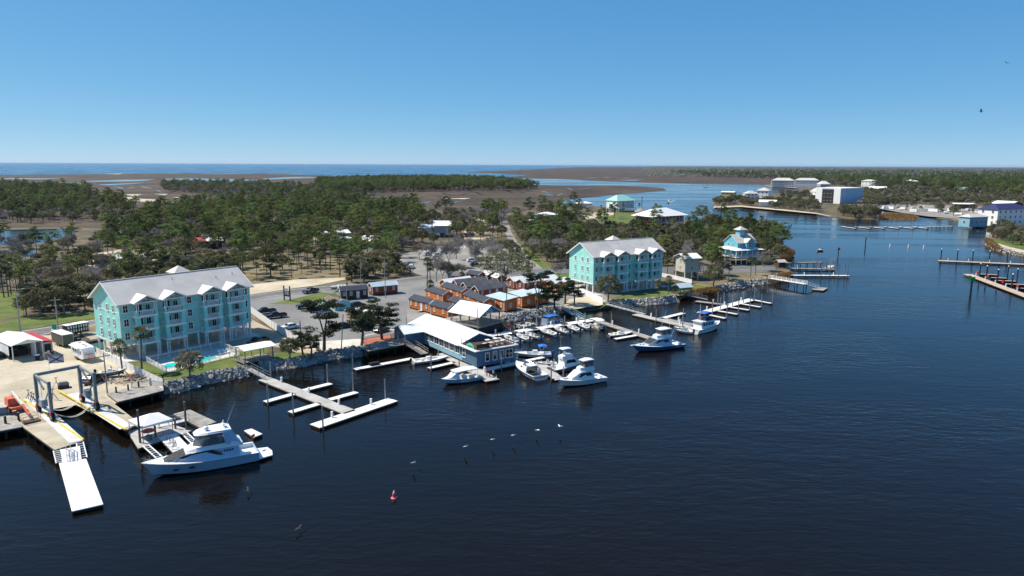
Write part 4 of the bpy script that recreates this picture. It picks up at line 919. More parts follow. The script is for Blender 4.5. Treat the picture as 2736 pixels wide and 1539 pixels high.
# piers at the point
dock('fixed white fishing pier with handrails on the rocky point', (2057, 743), (2153, 759), 1.8, z=1.9, fixed=True, name='fishing_pier')
gangway('sloping gangway at the end of the white fishing pier', (2153, 759), 1.9, (2188, 769), .56, mat=WHITE, deck=DOCKW)
for s in (-.9, .9):
    pass
P, Q = G(2057, 743, 1.9), G(2153, 759, 1.9); rz = ang(P, Q); t = thing('pier_handrail', 'white handrails along the fixed fishing pier on the point', 'handrail', (P.x, P.y, 0), rz)
for s in (-.82, .82): railing(t, [(0, s, 1.9), ((Q - P).length, s, 1.9)], 1.0, WHITE, pick=0, mid=True)
deckquad('square grey float at the foot of the fishing pier gangway', [(2169, 773), (2180, 767), (2212, 769), (2200, 776)], .5, DECKW, fixed=False, name='floating_deck')
dock('long timber pier on tall piles at the boat ramp', (2097, 702), (2196, 700), 1.6, z=2.6, fixed=True, top=WOODG, name='timber_pier')
dock('low ramp dock between the kiosk and the moored white boat', (2100, 716), (2231, 719), 2.0, z=.7, top=DECKW, piles=((.6, -1), (.8, -1), (.97, -1), (.97, 1)), ph=4, pmat=PILE)
dock('low ramp dock with six tall bare piles nearest the camera', (2112, 735), (2268, 736), 2.0, z=.7, top=DOCKW, piles=((.5, -1), (.65, -1), (.8, -1), (.95, -1), (.95, 1), (.55, 1)), ph=5, pmat=PILE)
P = G(2084, 713, GZ); t = thing('ramp_kiosk', 'dark kiosk with pale roof at the boat ramp', 'kiosk', P, .3)
B().box(-1.6, 1.6, -1.3, 1.3, .0, 2.3).obj('wall', BROWNW, t); roof_g(b := B(), -1.6, 1.6, -1.3, 1.3, 2.3, .7, .5, .1); b.obj('roof', GREYR, t)
# right edge docks
DARKP = M('black_steel_pile', (.012, .016, .03), .5, var=.2)
TAN = M('tan_boards', (.40, .30, .22), .85, c2=(.52, .41, .32), sc=.6, stripe=('X', .3, .02))
dock('long tan dock with five black white-capped piles at the right edge', (2508, 696), (2790, 708), 3.6, z=.7, top=TAN, piles=((.03, 1), (.19, 1), (.34, 1), (.5, 1), (.67, 1)), ph=5.6, pr=.22, pmat=DARKP, cap=WHITE)
dock('diagonal tan dock with short black finger docks at the right edge', (2586, 732), (2790, 808), 3.2, z=.7, top=TAN, piles=((.10, 1), (.2, 1), (.36, 1), (.55, 1), (.75, 1)), ph=5.6, pr=.22, pmat=DARKP, cap=WHITE)
for i, (a, c) in enumerate((((2618, 732), (2665, 734)), ((2647, 741), (2690, 743)), ((2665, 749), (2715, 751)), ((2688, 758), (2760, 761)), ((2716, 769), (2790, 773)))):
    dock('black-sided finger dock off the diagonal tan dock, %s from its tip' % ('first', 'second', 'third', 'fourth', 'fifth')[i], a, c, 1.2, z=.8, th=.75, top=TAN, piles=((.98, -1),), ph=5.4, pr=.2, pmat=DARKP, cap=WHITE, group='finger docks at the right edge')
for i, (x, y) in enumerate(((2611, 733), (2640, 741), (2680, 756), (2719, 770))):
    P = G(x, y, .7); t = thing('dock_fire_box', 'red box on the diagonal tan dock, %s from its tip' % ('first', 'second', 'third', 'fourth')[i], 'box', P, .4, 'red boxes on the diagonal tan dock')
    B().box(-.35, .35, -.3, .3, 0, .9).obj('case', REDB, t); B().box(-.4, .4, -.35, .35, .9, 1.0).obj('lid', REDB, t)
# far zig-zag dock
pts = [(2248, 603.5), (2280, 609), (2318, 609.5), (2356, 609.5), (2394, 609.5), (2432, 609.5), (2470, 610)]
dock('far thin white dock spine across the river', (2284, 606), (2480, 607), 1.6)
for i in range(6):
    x = 2248 + i * 38.5
    dock('white angled finger of the far dock, %s from its left tip' % ('first', 'second', 'third', 'fourth', 'fifth', 'sixth')[i], (x, 604.5 if i == 0 else 605.5), (x + 38, 610), 1.6, piles=((.9, 1),), ph=5, group='angled fingers of the far white dock')
dock('far narrow boardwalk on piles to the pale blue boathouse', (2478, 605.5), (2545, 604), 1.5, z=1.6, fixed=True, name='boardwalk')
# ---- boatyard piers
PIERC = M('tan_pier_concrete', (.33, .285, .205), .9, c2=(.46, .41, .31), sc=.35, bump=.02, bsc=4)
deckquad('left concrete lift pier with yellow edge, white float beyond its end', [(62, 1141), (146, 1202), (223, 1177), (127, 1108), (95, 1070), (40, 1085)], 1.5, PIERC, name='lift_pier', cat='pier', npile=4)
deckquad('right concrete lift pier with yellow edge beside the white tent', [(175, 1050), (336, 1149), (372, 1130), (277, 1057), (240, 1030)], 1.5, PIERC, name='lift_pier', cat='pier', npile=4)
def strip(label, a, c, w, z, mat, name, h=.1):
    P, Q = G(*a, z), G(*c, z); return tag(B().box(0, (Q - P).length, -w / 2, w / 2, 0, h).obj(name, mat, None, P, ang(P, Q)), label, 'runway' if 'run' in name else 'kerb')
RUN = M('lift_runway_concrete', (.48, .48, .50), .85, c2=(.62, .62, .64), sc=.4)
strip('pale concrete wheel runway on the left lift pier', (80, 1064), (206, 1180), 2.0, 1.505, RUN, 'runway', .06); strip('pale concrete wheel runway on the right lift pier', (192, 1052), (338, 1143), 2.0, 1.505, RUN, 'runway', .06)
strip('yellow kerb along the left lift pier', (62, 1068), (223, 1176), .22, 1.5, YEL, 'kerb', .22); strip('yellow kerb along the right lift pier', (156, 1045), (335, 1149), .22, 1.5, YEL, 'kerb', .22)
deckquad('weathered timber wharf deck beside the white picket fence', [(285, 1052), (314, 1074), (437, 1043), (420, 1028), (345, 1036)], 1.6, DECKW, name='wharf_deck', npile=2)
deckquad('weathered timber wharf at the left edge with dark fender piles', [(-200, 1130), (-200, 1190), (60, 1140), (40, 1110)], 1.5, DECKW, name='wharf_deck', npile=3)
pm = None
for i, (x, y, l) in enumerate(((313, 1072, 'first'), (345, 1065, 'second'), (373, 1056, 'third'), (405, 1048, 'fourth'), (437, 1036, 'fifth'))):
    t = thing('fender_pile', 'dark timber fender pile on the wharf front, %s from the lift pier' % l, 'pile', G(x, y, 0), 0, 'fender piles of the wharf'); B().tube((0, 0, -1.5), (0, 0, 2.7), .17, .15).obj('shaft', DARKW, t); B().tube((0, 0, 2.7), (0, 0, 2.78), .13).obj('top', WOODG, t)
for i, (x, y, l) in enumerate(((18, 1155, 'leftmost'), (53, 1145, 'next to the left lift pier'))):
    t = thing('fender_pile', 'dark timber fender pile of the left-edge wharf, ' + l, 'pile', G(x, y, 0), 0, 'fender piles of the wharf'); B().tube((0, 0, -1.5), (0, 0, 2.7), .2, .18).obj('shaft', DARKW, t); B().tube((0, 0, 2.7), (0, 0, 2.78), .15).obj('top', WOODG, t)
deckquad('big bare white floating dock at the lower left', [(157, 1237), (192, 1366), (276, 1347), (230, 1225)], .55, DOCKW, name='floating_dock', fixed=False, cat='dock', th=.4, under=BLACK)
gangway('short white ramp between the left lift pier and the big white float', (188, 1196), 1.5, (192, 1231), .6, w=2.4, deck=DOCKW, mat=WHITE, rails=False)
gangway('thin white handrail frame on the short white ramp', (182, 1198), 1.55, (186, 1230), .65, w=.5, deck=DOCKW, mat=STEELP)
ladder_truss('white ladder brace left of the short white ramp', (152, 1203), 1.4, (160, 1236), .5); ladder_truss('white ladder brace right of the short white ramp', (213, 1183), 1.4, (223, 1224), .5)
deckquad('grey tent deck at the end of the right lift pier', [(340, 1152), (369, 1198), (513, 1150), (440, 1128)], .8, CONCF, name='tent_deck', npile=2)
deckquad('white boarding platform with bicycles beside the motor yacht', [(424, 1169), (462, 1208), (504, 1192), (470, 1157)], .95, DOCKW, name='boarding_platform', fixed=False)
ladder_truss('white ladder brace from the tent deck to the yacht bow', (389, 1190), .8, (425, 1222), .9, .8); ladder_truss('white ladder brace from the tent deck to the yacht cabin', (492, 1157), .8, (520, 1184), .9, .8)
deckquad('weathered grey plank float behind the motor yacht', [(463, 1106), (534, 1142), (578, 1127), (507, 1094)], .5, DECKW, name='floating_deck', fixed=False)
gangway('aluminium gangway from the tent deck to the grey plank float', (418, 1140), 1.0, (500, 1121), .6, w=1.1, deck=DOCKW)
deckquad('small white float at the yacht stern', [(652, 1150), (678, 1168), (701, 1159), (672, 1145)], .5, DOCKW, name='floating_deck', fixed=False)
for i, (x, y, h, l) in enumerate(((376, 1196, 6.0, 'tall dark pile at the tent deck corner nearest the yacht bow'), (499, 1160, 5.4, 'tall dark pile behind the yacht cabin'), (417, 1180, 2.6, 'short dark pile beside the boarding platform'), (470, 1158, 2.4, 'short dark pile at the top of the boarding platform'))):
    t = thing('timber_pile', l, 'pile', G(x, y, 0), 0); B().tube((0, 0, -1.5), (0, 0, h), .19, .16).obj('shaft', PILE, t); B().tube((0, 0, h), (0, 0, h + .06), .13).obj('top', WOODG, t)
# tent
c = G(402, 1124, 3.2); t = thing('canopy_tent', 'white pyramid tent on the grey deck by the lift pier', 'tent', (c.x, c.y, .8), math.radians(51))
b = B(); s = 2.35; b.add([(-s, -s, 2.6), (s, -s, 2.6), (s, s, 2.6), (-s, s, 2.6), (0, 0, 3.6), (-s, -s, 2.3), (s, -s, 2.3), (s, s, 2.3), (-s, s, 2.3)], [(0, 1, 4), (1, 2, 4), (2, 3, 4), (3, 0, 4), (5, 6, 1, 0), (6, 7, 2, 1), (7, 8, 3, 2), (8, 5, 0, 3)]); b.obj('canopy', WHITE, t)
for x in (-s, s):
    for y in (-s, s): B().tube((x * .97, y * .97, 0), (x * .97, y * .97, 2.5), .06).obj('pole', WOODG, t)
P = G(398, 1175, .8); t = thing('small_umbrella_table', 'small stand with red umbrella on the grey tent deck', 'umbrella', P, 0)
B().tube((0, 0, 0), (0, 0, 1.5), .05).obj('pole', WHITE, t); B().lathe([(1.1, 1.45), (.6, 1.7), (.05, 1.85)], 10).obj('canopy', M('faded_red_canvas', (.5, .12, .11), .8, var=.15), t); B().box(-.35, .35, -.35, .35, 0, .75).obj('stand', BLUEW, t)
# wooden deck and gangway left of the restaurant
deckquad('grey timber deck on piles with handrail left of the restaurant', [(963, 930), (985, 938), (1080, 920), (1078, 908), (1050, 905), (975, 922)], 1.8, DECKW, name='timber_deck', npile=2)
a, b_, c_ = G(970, 925, 1.8), G(987, 935, 1.8), G(1078, 917, 1.8)
t = thing('deck_handrail', 'grey timber handrail round the deck left of the restaurant', 'handrail', (0, 0, 0)); railing(t, [a, b_, c_], 1.05, WOODG, pick=0, mid=True)
deckquad('rust-red patio beside the parking lot', [(968, 908), (975, 926), (1048, 910), (1042, 893)], 1.42, RUST, name='patio', fixed=False)
gangway('grey timber gangway with rails from the timber deck to the restaurant dock', (1082, 912), 1.8, (1135, 945), .6, w=1.8, deck=DECKW, mat=WOODG, arch=True)
# ------------------------------------------------------------------ boats
GEL = M('white_gelcoat', (.74, .75, .75), .25, var=.03, sc=.5, spec=.5)
CREAM = M('cream_gelcoat', (.68, .64, .52), .3, var=.04, sc=.5)
BLUEH = M('blue_hull_paint', (.045, .11, .27), .2, var=.06, sc=.5, spec=.6)
SHADEH = M('shade_blue_gelcoat', (.36, .47, .60), .25, var=.04, sc=.5, spec=.5)  # white gelcoat with its blue skylit shade mixed into the colour
BOTT = M('dark_antifouling', (.02, .025, .04), .7, var=.2)
TEAK = M('teak_deck', (.28, .17, .09), .8, c2=(.36, .23, .13), sc=2, stripe=('Y', .12, .01))
CLEARP = M('clear_vinyl', (.10, .11, .125), .08, var=.4, sc=1.2, spec=.6, alpha=.6)
CHROME = M('stainless_steel', (.6, .6, .6), .2, var=.05, metal=1.)
BCANV = M('blue_canvas', (.02, .14, .50), .75, var=.1)
NCANV = M('navy_canvas', (.012, .022, .08), .75, var=.1)
BCAN = M('black_canvas', (.02, .02, .022), .8, c2=(.04, .04, .042), sc=2)
ORB = M('orange_ring', (.75, .18, .03), .6, var=.1)
def hullpts(L, Bm, f0, f1, rake, n=14, fl=.8, full=2.3, dr=.35):
    out = []
    for i in range(n + 1):
        t = i / n; w = Bm / 2 * (.94 + .06 * min(1, t / .4)) * (1 - max(0, (t - .42) / .58) ** full)
        w = max(w, .03); zs = f0 + (f1 - f0) * t ** 1.7
        ch = w * (fl - .28 * t * t) if i < n else .02
        xs = t * L; xc = t * (L - rake * .55); xk = t * (L - rake)
        out.append(((xs, w, zs), (xc, ch, .12 + .25 * t ** 3), (xk, 0.0, -dr * (1 - t ** 3))))
    return out
def hull(par, L, Bm, f0, f1, rake, mat=GEL, boot=BOTT, deckmat=GEL, cockpit=(0, 0), floor=.35, cap=.22, rail=True, full=2.3, railx=.45):
    """planked shell from transom (x=0) to stem (x=L); cockpit = (x0,x1) is left open with a sunken floor"""
    h = hullpts(L, Bm, f0, f1, rake, full=full); b = B(); k = B(); d = B(); n = len(h)
    for i in range(n - 1):
        for s in (1, -1):
            a0, c0, k0 = [(x, s * y, z) for x, y, z in h[i]]; a1, c1, k1 = [(x, s * y, z) for x, y, z in h[i + 1]]
            b.add([a0, a1, c1, c0], [(0, 1, 2, 3) if s < 0 else (3, 2, 1, 0)]); k.add([c0, c1, k1, k0], [(0, 1, 2, 3) if s < 0 else (3, 2, 1, 0)])
        x0, x1 = h[i][0][0], h[i + 1][0][0]; w0, w1 = h[i][0][1], h[i + 1][0][1]; z0, z1 = h[i][0][2], h[i + 1][0][2]
        if x1 > cockpit[1] + .01 or cockpit[1] == 0 or x0 < cockpit[0] - .01:
            d.add([(x0, -w0, z0), (x1, -w1, z1), (x1, 0, z1 + .05), (x0, 0, z0 + .05), (x1, w1, z1), (x0, w0, z0)], [(0, 1, 2, 3), (3, 2, 4, 5)])
        else:
            for s in (1, -1): d.add([(x0, s * w0, z0), (x1, s * w1, z1), (x1, s * (w1 - cap), z1), (x0, s * (w0 - cap), z0)], [(0, 1, 2, 3) if s < 0 else (3, 2, 1, 0)])
            for s in (1, -1): d.add([(x0, s * (w0 - cap), z0), (x1, s * (w1 - cap), z1), (x1, s * (w1 - cap), floor), (x0, s * (w0 - cap), floor)], [(0, 1, 2, 3)])
            d.add([(x0, -w0 + cap, floor), (x1, -w1 + cap, floor), (x1, w1 - cap, floor), (x0, w0 - cap, floor)], [(0, 1, 2, 3)])
    a, c, kk = h[0]
    b.add([(0, a[1], a[2]), (0, c[1], c[2]), (0, 0, -.3), (0, -c[1], c[2]), (0, -a[1], a[2])], [(0, 1, 2, 3, 4)])
    if cockpit[1]:
        b.box(0, .12, -a[1] + .02, a[1] - .02, floor, a[2] - .01)
        for i in range(n - 1):
            if h[i][0][0] <= cockpit[1] + .01 < h[i + 1][0][0] + .01: w_ = h[i][0][1]; d.add([(h[i][0][0], -w_, floor), (h[i][0][0], w_, floor), (h[i][0][0], w_, h[i][0][2]), (h[i][0][0], -w_, h[i][0][2])], [(0, 1, 2, 3)]); break
    o = b.obj('hull', mat, par, smooth=False); k.obj('bottom', boot, o); d.obj('deck', deckmat, par)
    g = B(); P = [(x, y + .03, z - .06) for x, y, z in [q[0] for q in h]]
    g.path(P, .045, 5); g.path([(x, -y, z) for x, y, z in P], .045, 5); g.obj('rub_rail', STEELP, o)
    if rail:
        r = B(); R = [q[0] for q in h if q[0][0] > L * railx]
        for s in (1, -1):
            r.path([(x, s * (y - .08), z + .62) for x, y, z in R], .022, 4)
            for x, y, z in R[::2]: r.tube((x, s * (y - .08), z), (x, s * (y - .08), z + .62), .018, n=4)
        r.obj('bow_rail', CHROME, par)
    return h
def house(par, secs, mat, name='cabin', wins=None):
    """lofted superstructure: secs = (x, zbottom, ztop, half width bottom, half width top)"""
    b = B(); b.loft([[(x, -wb, zb), (x, wb, zb), (x, wt, zt), (x, -wt, zt)] for x, zb, zt, wb, wt in secs]); return b.obj(name, mat, par)
def band(par, pts, half, mat=GLASS, name='side_window', off=.02):
    """a flat pane on both sides: pts = (x, z), half(x,z) gives the half width there"""
    for s in (1, -1):
        b = B(); v = [(x, s * (half(x, z) + off), z) for x, z in pts]; w = [(x, s * (half(x, z) - .03), z) for x, z in pts]; n = len(v)
        b.add(v + w, [tuple(range(n)) if s < 0 else tuple(range(n))[::-1]] + [(i, (i + 1) % n, n + (i + 1) % n, n + i) for i in range(n)]); b.obj(name, mat, par)
def pane4(par, v, mat=GLASS, name='windscreen', th=.03):
    v = [Vector(p) for p in v]; nr = (v[1] - v[0]).cross(v[2] - v[0]).normalized() * th
    B().add([p + nr for p in v] + [p - nr for p in v], [(0, 1, 2, 3), (7, 6, 5, 4), (0, 4, 5, 1), (1, 5, 6, 2), (2, 6, 7, 3), (3, 7, 4, 0)]).obj(name, mat, par)
def outboard(par, y, x=0, mat=None, z=.55):
    o = B().loft([[(x - .55, y - .16, z + .1), (x - .12, y - .16, z + .1), (x - .12, y + .16, z + .1), (x - .55, y + .16, z + .1)], [(x - .6, y - .18, z + .45), (x - .1, y - .18, z + .45), (x - .1, y + .18, z + .45), (x - .6, y + .18, z + .45)], [(x - .5, y - .12, z + .75), (x - .18, y - .12, z + .7), (x - .18, y + .12, z + .7), (x - .5, y + .12, z + .75)]]).obj('outboard_motor', mat or BLACK, par)
    B().box(x - .42, x - .2, y - .06, y + .06, -.4, z + .09).obj('motor_leg', BLACK, o)
def antenna(par, p, L=3.2, lean=-.8, mat=WHITE, name='antenna', r=.022): B().tube(p, (p[0] + lean, p[1], p[2] + L), r, r * .6, n=5).obj(name, mat, par)
def at(a, za, c, zc): P, Q = G(*a, za), G(*c, zc); return P, math.atan2(Q.y - P.y, Q.x - P.x), math.hypot(Q.x - P.x, Q.y - P.y)   # stern pixel, bow pixel
def boat(label, a, za, c, zc, name, group=None, L=None):
    P, rz, l = at(a, za, c, zc); l = L or l
    return thing(name, label, 'boat', (P.x, P.y, 0), rz, group), l

# -- motor yacht
t, L = boat('large white motor yacht with black forward window in the foreground', (684, 1205), .9, (377, 1238), 2.3, 'motor_yacht'); W = 5.0
h = hull(t, L, W, 1.55, 2.35, 2.6, mat=SHADEH, full=2.4, cockpit=(0, 2.6), floor=.9, cap=.35)
def hw(x, z, L=L): return W / 2 * .80 * (1 - max(0, (x / L - .42) / .5) ** 2.2) * (1 - (z - 1.6) * .10)
house(t, [(x, 1.5, z, hw(x, 1.6) + .1, hw(x, z) - .02) for x, z in ((2.6, 3.1), (4.5, 3.2), (7, 3.15), (9, 2.95), (10.6, 2.6), (12.0, 2.2), (12.6, 2.02))], SHADEH, 'saloon')
b = B(); n = 9; xs = np.linspace(8.4, 12.5, n)
rg_ = [(x, float(np.interp(x, [7, 9, 10.6, 12, 12.6], [3.15, 2.95, 2.6, 2.2, 2.02]))) for x in xs]
b.add([(x, hw(x, z) + .03, z - .14) for x, z in rg_] + [(x, hw(x, z) * .94, z + .04) for x, z in rg_] + [(x, -hw(x, z) * .94, z + .04) for x, z in rg_] + [(x, -hw(x, z) - .03, z - .14) for x, z in rg_], [(r * n + i, r * n + i + 1, r * n + n + i + 1, r * n + n + i) for r in range(3) for i in range(n - 1)]); b.obj('forward_window', BCAN, t)
band(t, [(4.8, 2.1), (11.2, 1.95), (9.8, 2.75), (8.2, 3.05), (6.2, 3.05), (5.0, 2.65)], lambda x, z: hw(x, z) + .06)
house(t, [(2.0, 2.9, 3.25, 1.6, 1.5), (3.2, 3.0, 3.7, 1.85, 1.7), (6.5, 3.1, 3.8, 1.85, 1.65), (8.2, 3.05, 3.55, 1.75, 1.4), (9.6, 2.85, 3.1, 1.3, .9)], GEL, 'flybridge')
house(t, [(3.4, 5.25, 5.42, 1.35, 1.25), (4.2, 5.3, 5.55, 1.7, 1.55), (6.6, 5.3, 5.55, 1.7, 1.5), (7.8, 5.22, 5.4, 1.25, 1.0), (8.3, 5.16, 5.26, .7, .5)], GEL, 'hardtop')
for s in (1, -1):
    b = B(); b.add([(2.1, s * 1.62, 2.95), (4.3, s * 1.82, 3.5), (4.6, s * 1.6, 5.32), (3.5, s * 1.4, 5.32)], [(0, 1, 2, 3)]); b.add([(2.1, s * 1.56, 2.95), (4.3, s * 1.76, 3.5), (4.6, s * 1.54, 5.32), (3.5, s * 1.34, 5.32)], [(3, 2, 1, 0)]); b.obj('radar_arch', SHADEH, t)
    pane4(t, [(4.4, s * 1.78, 3.72), (7.4, s * 1.68, 3.72), (7.0, s * 1.5, 5.28), (4.7, s * 1.62, 5.3)], CLEARP, 'enclosure_panel', .012)
    for x, x1 in ((5.4, 5.4), (6.5, 6.3)): B().tube((x, s * 1.76, 3.7), (x1, s * 1.6, 5.3), .035, n=5).obj('hardtop_post', BLACK, t)
pane4(t, [(7.4, 1.66, 3.72), (8.5, 0, 3.5), (7.9, 0, 5.2), (7.0, 1.45, 5.28)], CLEARP, 'windscreen', .012); pane4(t, [(8.5, 0, 3.5), (7.4, -1.66, 3.72), (7.0, -1.45, 5.28), (7.9, 0, 5.2)], CLEARP, 'windscreen', .012)
for y in (-.6, .6): B().box(5.4, 6.0, y - .35, y + .35, 3.75, 4.7).obj('helm_seat', GEL, t)
B().ball((6.6, .5, 5.85), .35, 10, 6).obj('radar_dome', GEL, t); B().box(4.1, 4.4, -.5, .5, 5.9, 6.05).obj('radar_bar', GEL, t); B().tube((4.25, 0, 5.5), (4.25, 0, 6.5), .09).obj('mast', GEL, t)
antenna(t, (4.4, 1.3, 5.5), 3.0, -1.3); antenna(t, (3.6, -1.2, 5.5), 3.0, -1.3)
for x in (14.2, 14.6): B().box(x - .14, x + .14, -.32 - .9, .32 - .9, 2.18, 2.3).obj('deck_hatch', BLACK, t)
B().prism([(-2.0, -1.7), (0, -2.1), (0, 2.1), (-2.0, 1.7), (-2.3, 0)], .35, .5).obj('swim_platform', GEL, t)
for x in (3.4, 3.75, 4.1, 4.45):
    for s in (1, -1): B().box(x, x + .22, s * (hw(x, 2.5) + .1) - .02, s * (hw(x, 2.5) + .1) + .02, 2.5, 2.75).obj('side_vent', BLACK, t)
for x in (9, 11): 
    for s in (1, -1): B().box(x - .35, x + .35, s * (W / 2 * .985 if x < 10 else W / 2 * .905) - .04, s * (W / 2 * .985 if x < 10 else W / 2 * .905) + .04, 1.15, 1.38).obj('porthole', GLASS, t)
f = thing('ensign', 'small flag on the motor yacht stern', 'flag', t.matrix_basis @ Vector((.2, -1.7, 1.5)), 1.2); B().tube((0, 0, 0), (0, 0, 1.4), .02, n=5).obj('staff', CHROME, f); B().box(.02, .7, -.01, .01, .9, 1.35).obj('cloth', REDB, f)

def sportfish(label, a, za, c, zc, hm, side, top=1, name='sport_fishing_boat', encl=True, outr=0, full=2.3, Lf=None, winmat=GLASS):
    t, L = boat(label, a, za, c, zc, name, L=Lf); W = L * .34
    hull(t, L, W, .95, 1.75, 1.9, mat=hm, full=full, cockpit=(0, L * .27), floor=.5, rail=True, railx=.5)
    k = L / 13.
    def hw(x, z): return W / 2 * .76 * (1 - max(0, (x / L - .45) / .45) ** 2.2) * (1 - (z - 1.1) * .07)
    house(t, [(x * k, 1.1, z, hw(x * k, 1.1), hw(x * k, z) * .97) for x, z in ((3.6, 2.75), (6, 2.85), (7.4, 2.75), (8.6, 2.15), (9.6, 1.7))], side, 'cabin')
    band(t, [(4.2 * k, 1.85), (8.0 * k, 1.8), (7.2 * k, 2.5), (4.6 * k, 2.55)], lambda x, z: hw(x, z) + .02, winmat)
    if top != 2: pane4(t, [(7.5 * k, hw(7.5 * k, 2.6) * .9, 2.72), (7.5 * k, -hw(7.5 * k, 2.6) * .9, 2.72), (9.4 * k, -hw(9.4 * k, 1.7) * .9, 1.8), (9.4 * k, hw(9.4 * k, 1.7) * .9, 1.8)], BCAN if top == 1 else GEL, 'windscreen')
    fw = W * .27
    house(t, [(3.2 * k, 2.75, 3.3, fw, fw * .95), (5.6 * k, 2.85, 3.6, fw, fw * .92), (7.1 * k, 2.8, 3.45, fw * .8, fw * .6)], GEL, 'flybridge')
    house(t, [(3.3 * k, 4.75, 4.85, fw * .95, fw * .9), (4.5 * k, 4.8, 4.95, fw * 1.02, fw * .95), (6.4 * k, 4.75, 4.85, fw * .8, fw * .7)], GEL, 'hardtop')
    for s in (1, -1):
        for x in (3.5 * k, 5.8 * k): B().tube((x, s * fw * .85, 3.4), (x * .99, s * fw * .85, 4.78), .035, n=5).obj('hardtop_post', CHROME, t)
        if encl: pane4(t, [(3.6 * k, s * fw * .9, 3.5), (6.0 * k, s * fw * .85, 3.62), (5.9 * k, s * fw * .82, 4.76), (3.6 * k, s * fw * .88, 4.76)], CLEARP, 'enclosure_panel', .012)
        if outr: B().tube((5 * k, s * W * .42, 1.4), (2.2 * k, s * (W * .42 + .5), outr), .03, .015, n=5).obj('outrigger', WHITE, t)
    if encl: pane4(t, [(6.05 * k, fw * .8, 3.6), (6.05 * k, -fw * .8, 3.6), (5.95 * k, -fw * .76, 4.76), (5.95 * k, fw * .76, 4.76)], CLEARP, 'enclosure_panel', .012)
    B().box(4.4 * k, 4.8 * k, -.3, .3, 3.3, 4.2).obj('helm_seat', GEL, t); B().box(.4, .9, -.45, .45, .5, 1.0).obj('fighting_chair', GEL, t)
    antenna(t, (4 * k, fw * .8, 4.9), 3.6, -.3)
    B().box(L - .5, L + .55, -.22, .22, 1.72, 1.82).obj('bow_pulpit', GEL, t)
    for x in (.78, .84): B().prism([(L * x + .22 * math.cos(q), .22 * math.sin(q)) for q in np.linspace(0, 5.6, 8)], 1.45 + (x - .7) * .9, 1.5 + (x - .7) * .9 + .06).obj('deck_hatch', GLASS, t)
    return t
sportfish('white sport boat with tall flybridge, nearest of the cluster by the restaurant', (1609, 1003), .9, (1489, 1014), 1.75, GEL, GEL, top=0)
sportfish('blue-hulled sport boat with two long outriggers alone beside the grey pier', (1816, 914), .9, (1691, 922), 1.8, BLUEH, SHADEH, outr=8.5)
# express boat, stern towards us
t, L = boat('white express cruiser showing its transom, left of the boat cluster', (1446, 1006), .8, (1379, 964), 1.7, 'express_cruiser'); W = 4.0
hull(t, L, W, 1.0, 1.75, 1.9, cockpit=(0, L * .36), floor=.45)
house(t, [(L * .36, 1.0, 2.1, 1.5, 1.3), (L * .5, 1.1, 2.2, 1.5, 1.25), (L * .66, 1.2, 1.95, 1.2, .9), (L * .8, 1.4, 1.62, .7, .5)], GEL, 'cabin')
band(t, [(L * .45, 1.55), (L * .62, 1.55), (L * .6, 1.85), (L * .46, 1.9)], lambda x, z: 1.42 - (z - 1.1) * .12 - max(0, x / L - .5) * 1.5)
B().box(.9, 3.2, -1.3, 1.3, .46, .5).obj('cockpit_cover', BCAN, t); B().box(L * .35 - .05, L * .36 - .06, -1.2, 1.2, .6, 1.95).obj('cabin_door', GLASS, t)
for s in (1, -1): B().tube((L * .3, s * 1.3, 1.0), (L * .34, s * 1.1, 3.0), .035, n=5).obj('tower_leg', CHROME, t); B().tube((L * .5, s * 1.2, 2.1), (L * .46, s * 1.0, 3.0), .035, n=5).obj('tower_leg', CHROME, t); pane4(t, [(L * .4, s * 1.25, 2.15), (L * .52, s * 1.2, 2.2), (L * .47, s * 1.05, 2.95), (L * .39, s * 1.1, 2.95)], CLEARP, 'enclosure_panel', .012)
marks(t, -1.0, 1.0, .55, .2, NCANV, y=0, seed=9).rotation_euler = (0, 0, -math.pi / 2)
sportfish('small white flybridge boat with dark hull sides moored behind the express cruiser', (1472, 985), .9, (1541, 966), 1.5, M('dark_grey_hull', (.10, .11, .12), .3, var=.1), GEL, encl=False, Lf=9.5)
t, L = boat('low white centre console with blue bimini at the far side of the boat cluster', (1473, 945), .6, (1390, 942), 1.0, 'bimini_boat', L=8.6)
hull(t, L, 2.8, .75, 1.15, 1.2, cockpit=(0, L * .7), floor=.35); B().box(3.2, 4.2, -.5, .5, .36, 1.5).obj('console', GEL, t); B().box(1.6, 2.6, -.9, .9, .36, .95).obj('seat', GEL, t); outboard(t, 0, mat=BCANV)
house(t, [(1.1, 2.5, 2.56, 1.05, .95), (2.0, 2.62, 2.7, 1.1, 1.0), (3.0, 2.5, 2.56, 1.05, .95)], BCANV, 'bimini_top')
for s in (1, -1): B().tube((2.0, s * 1.2, .75), (1.15, s * 1.0, 2.5), .025, n=4).obj('bimini_frame', CHROME, t); B().tube((2.0, s * 1.2, .75), (2.95, s * 1.0, 2.5), .025, n=4).obj('bimini_frame', CHROME, t)
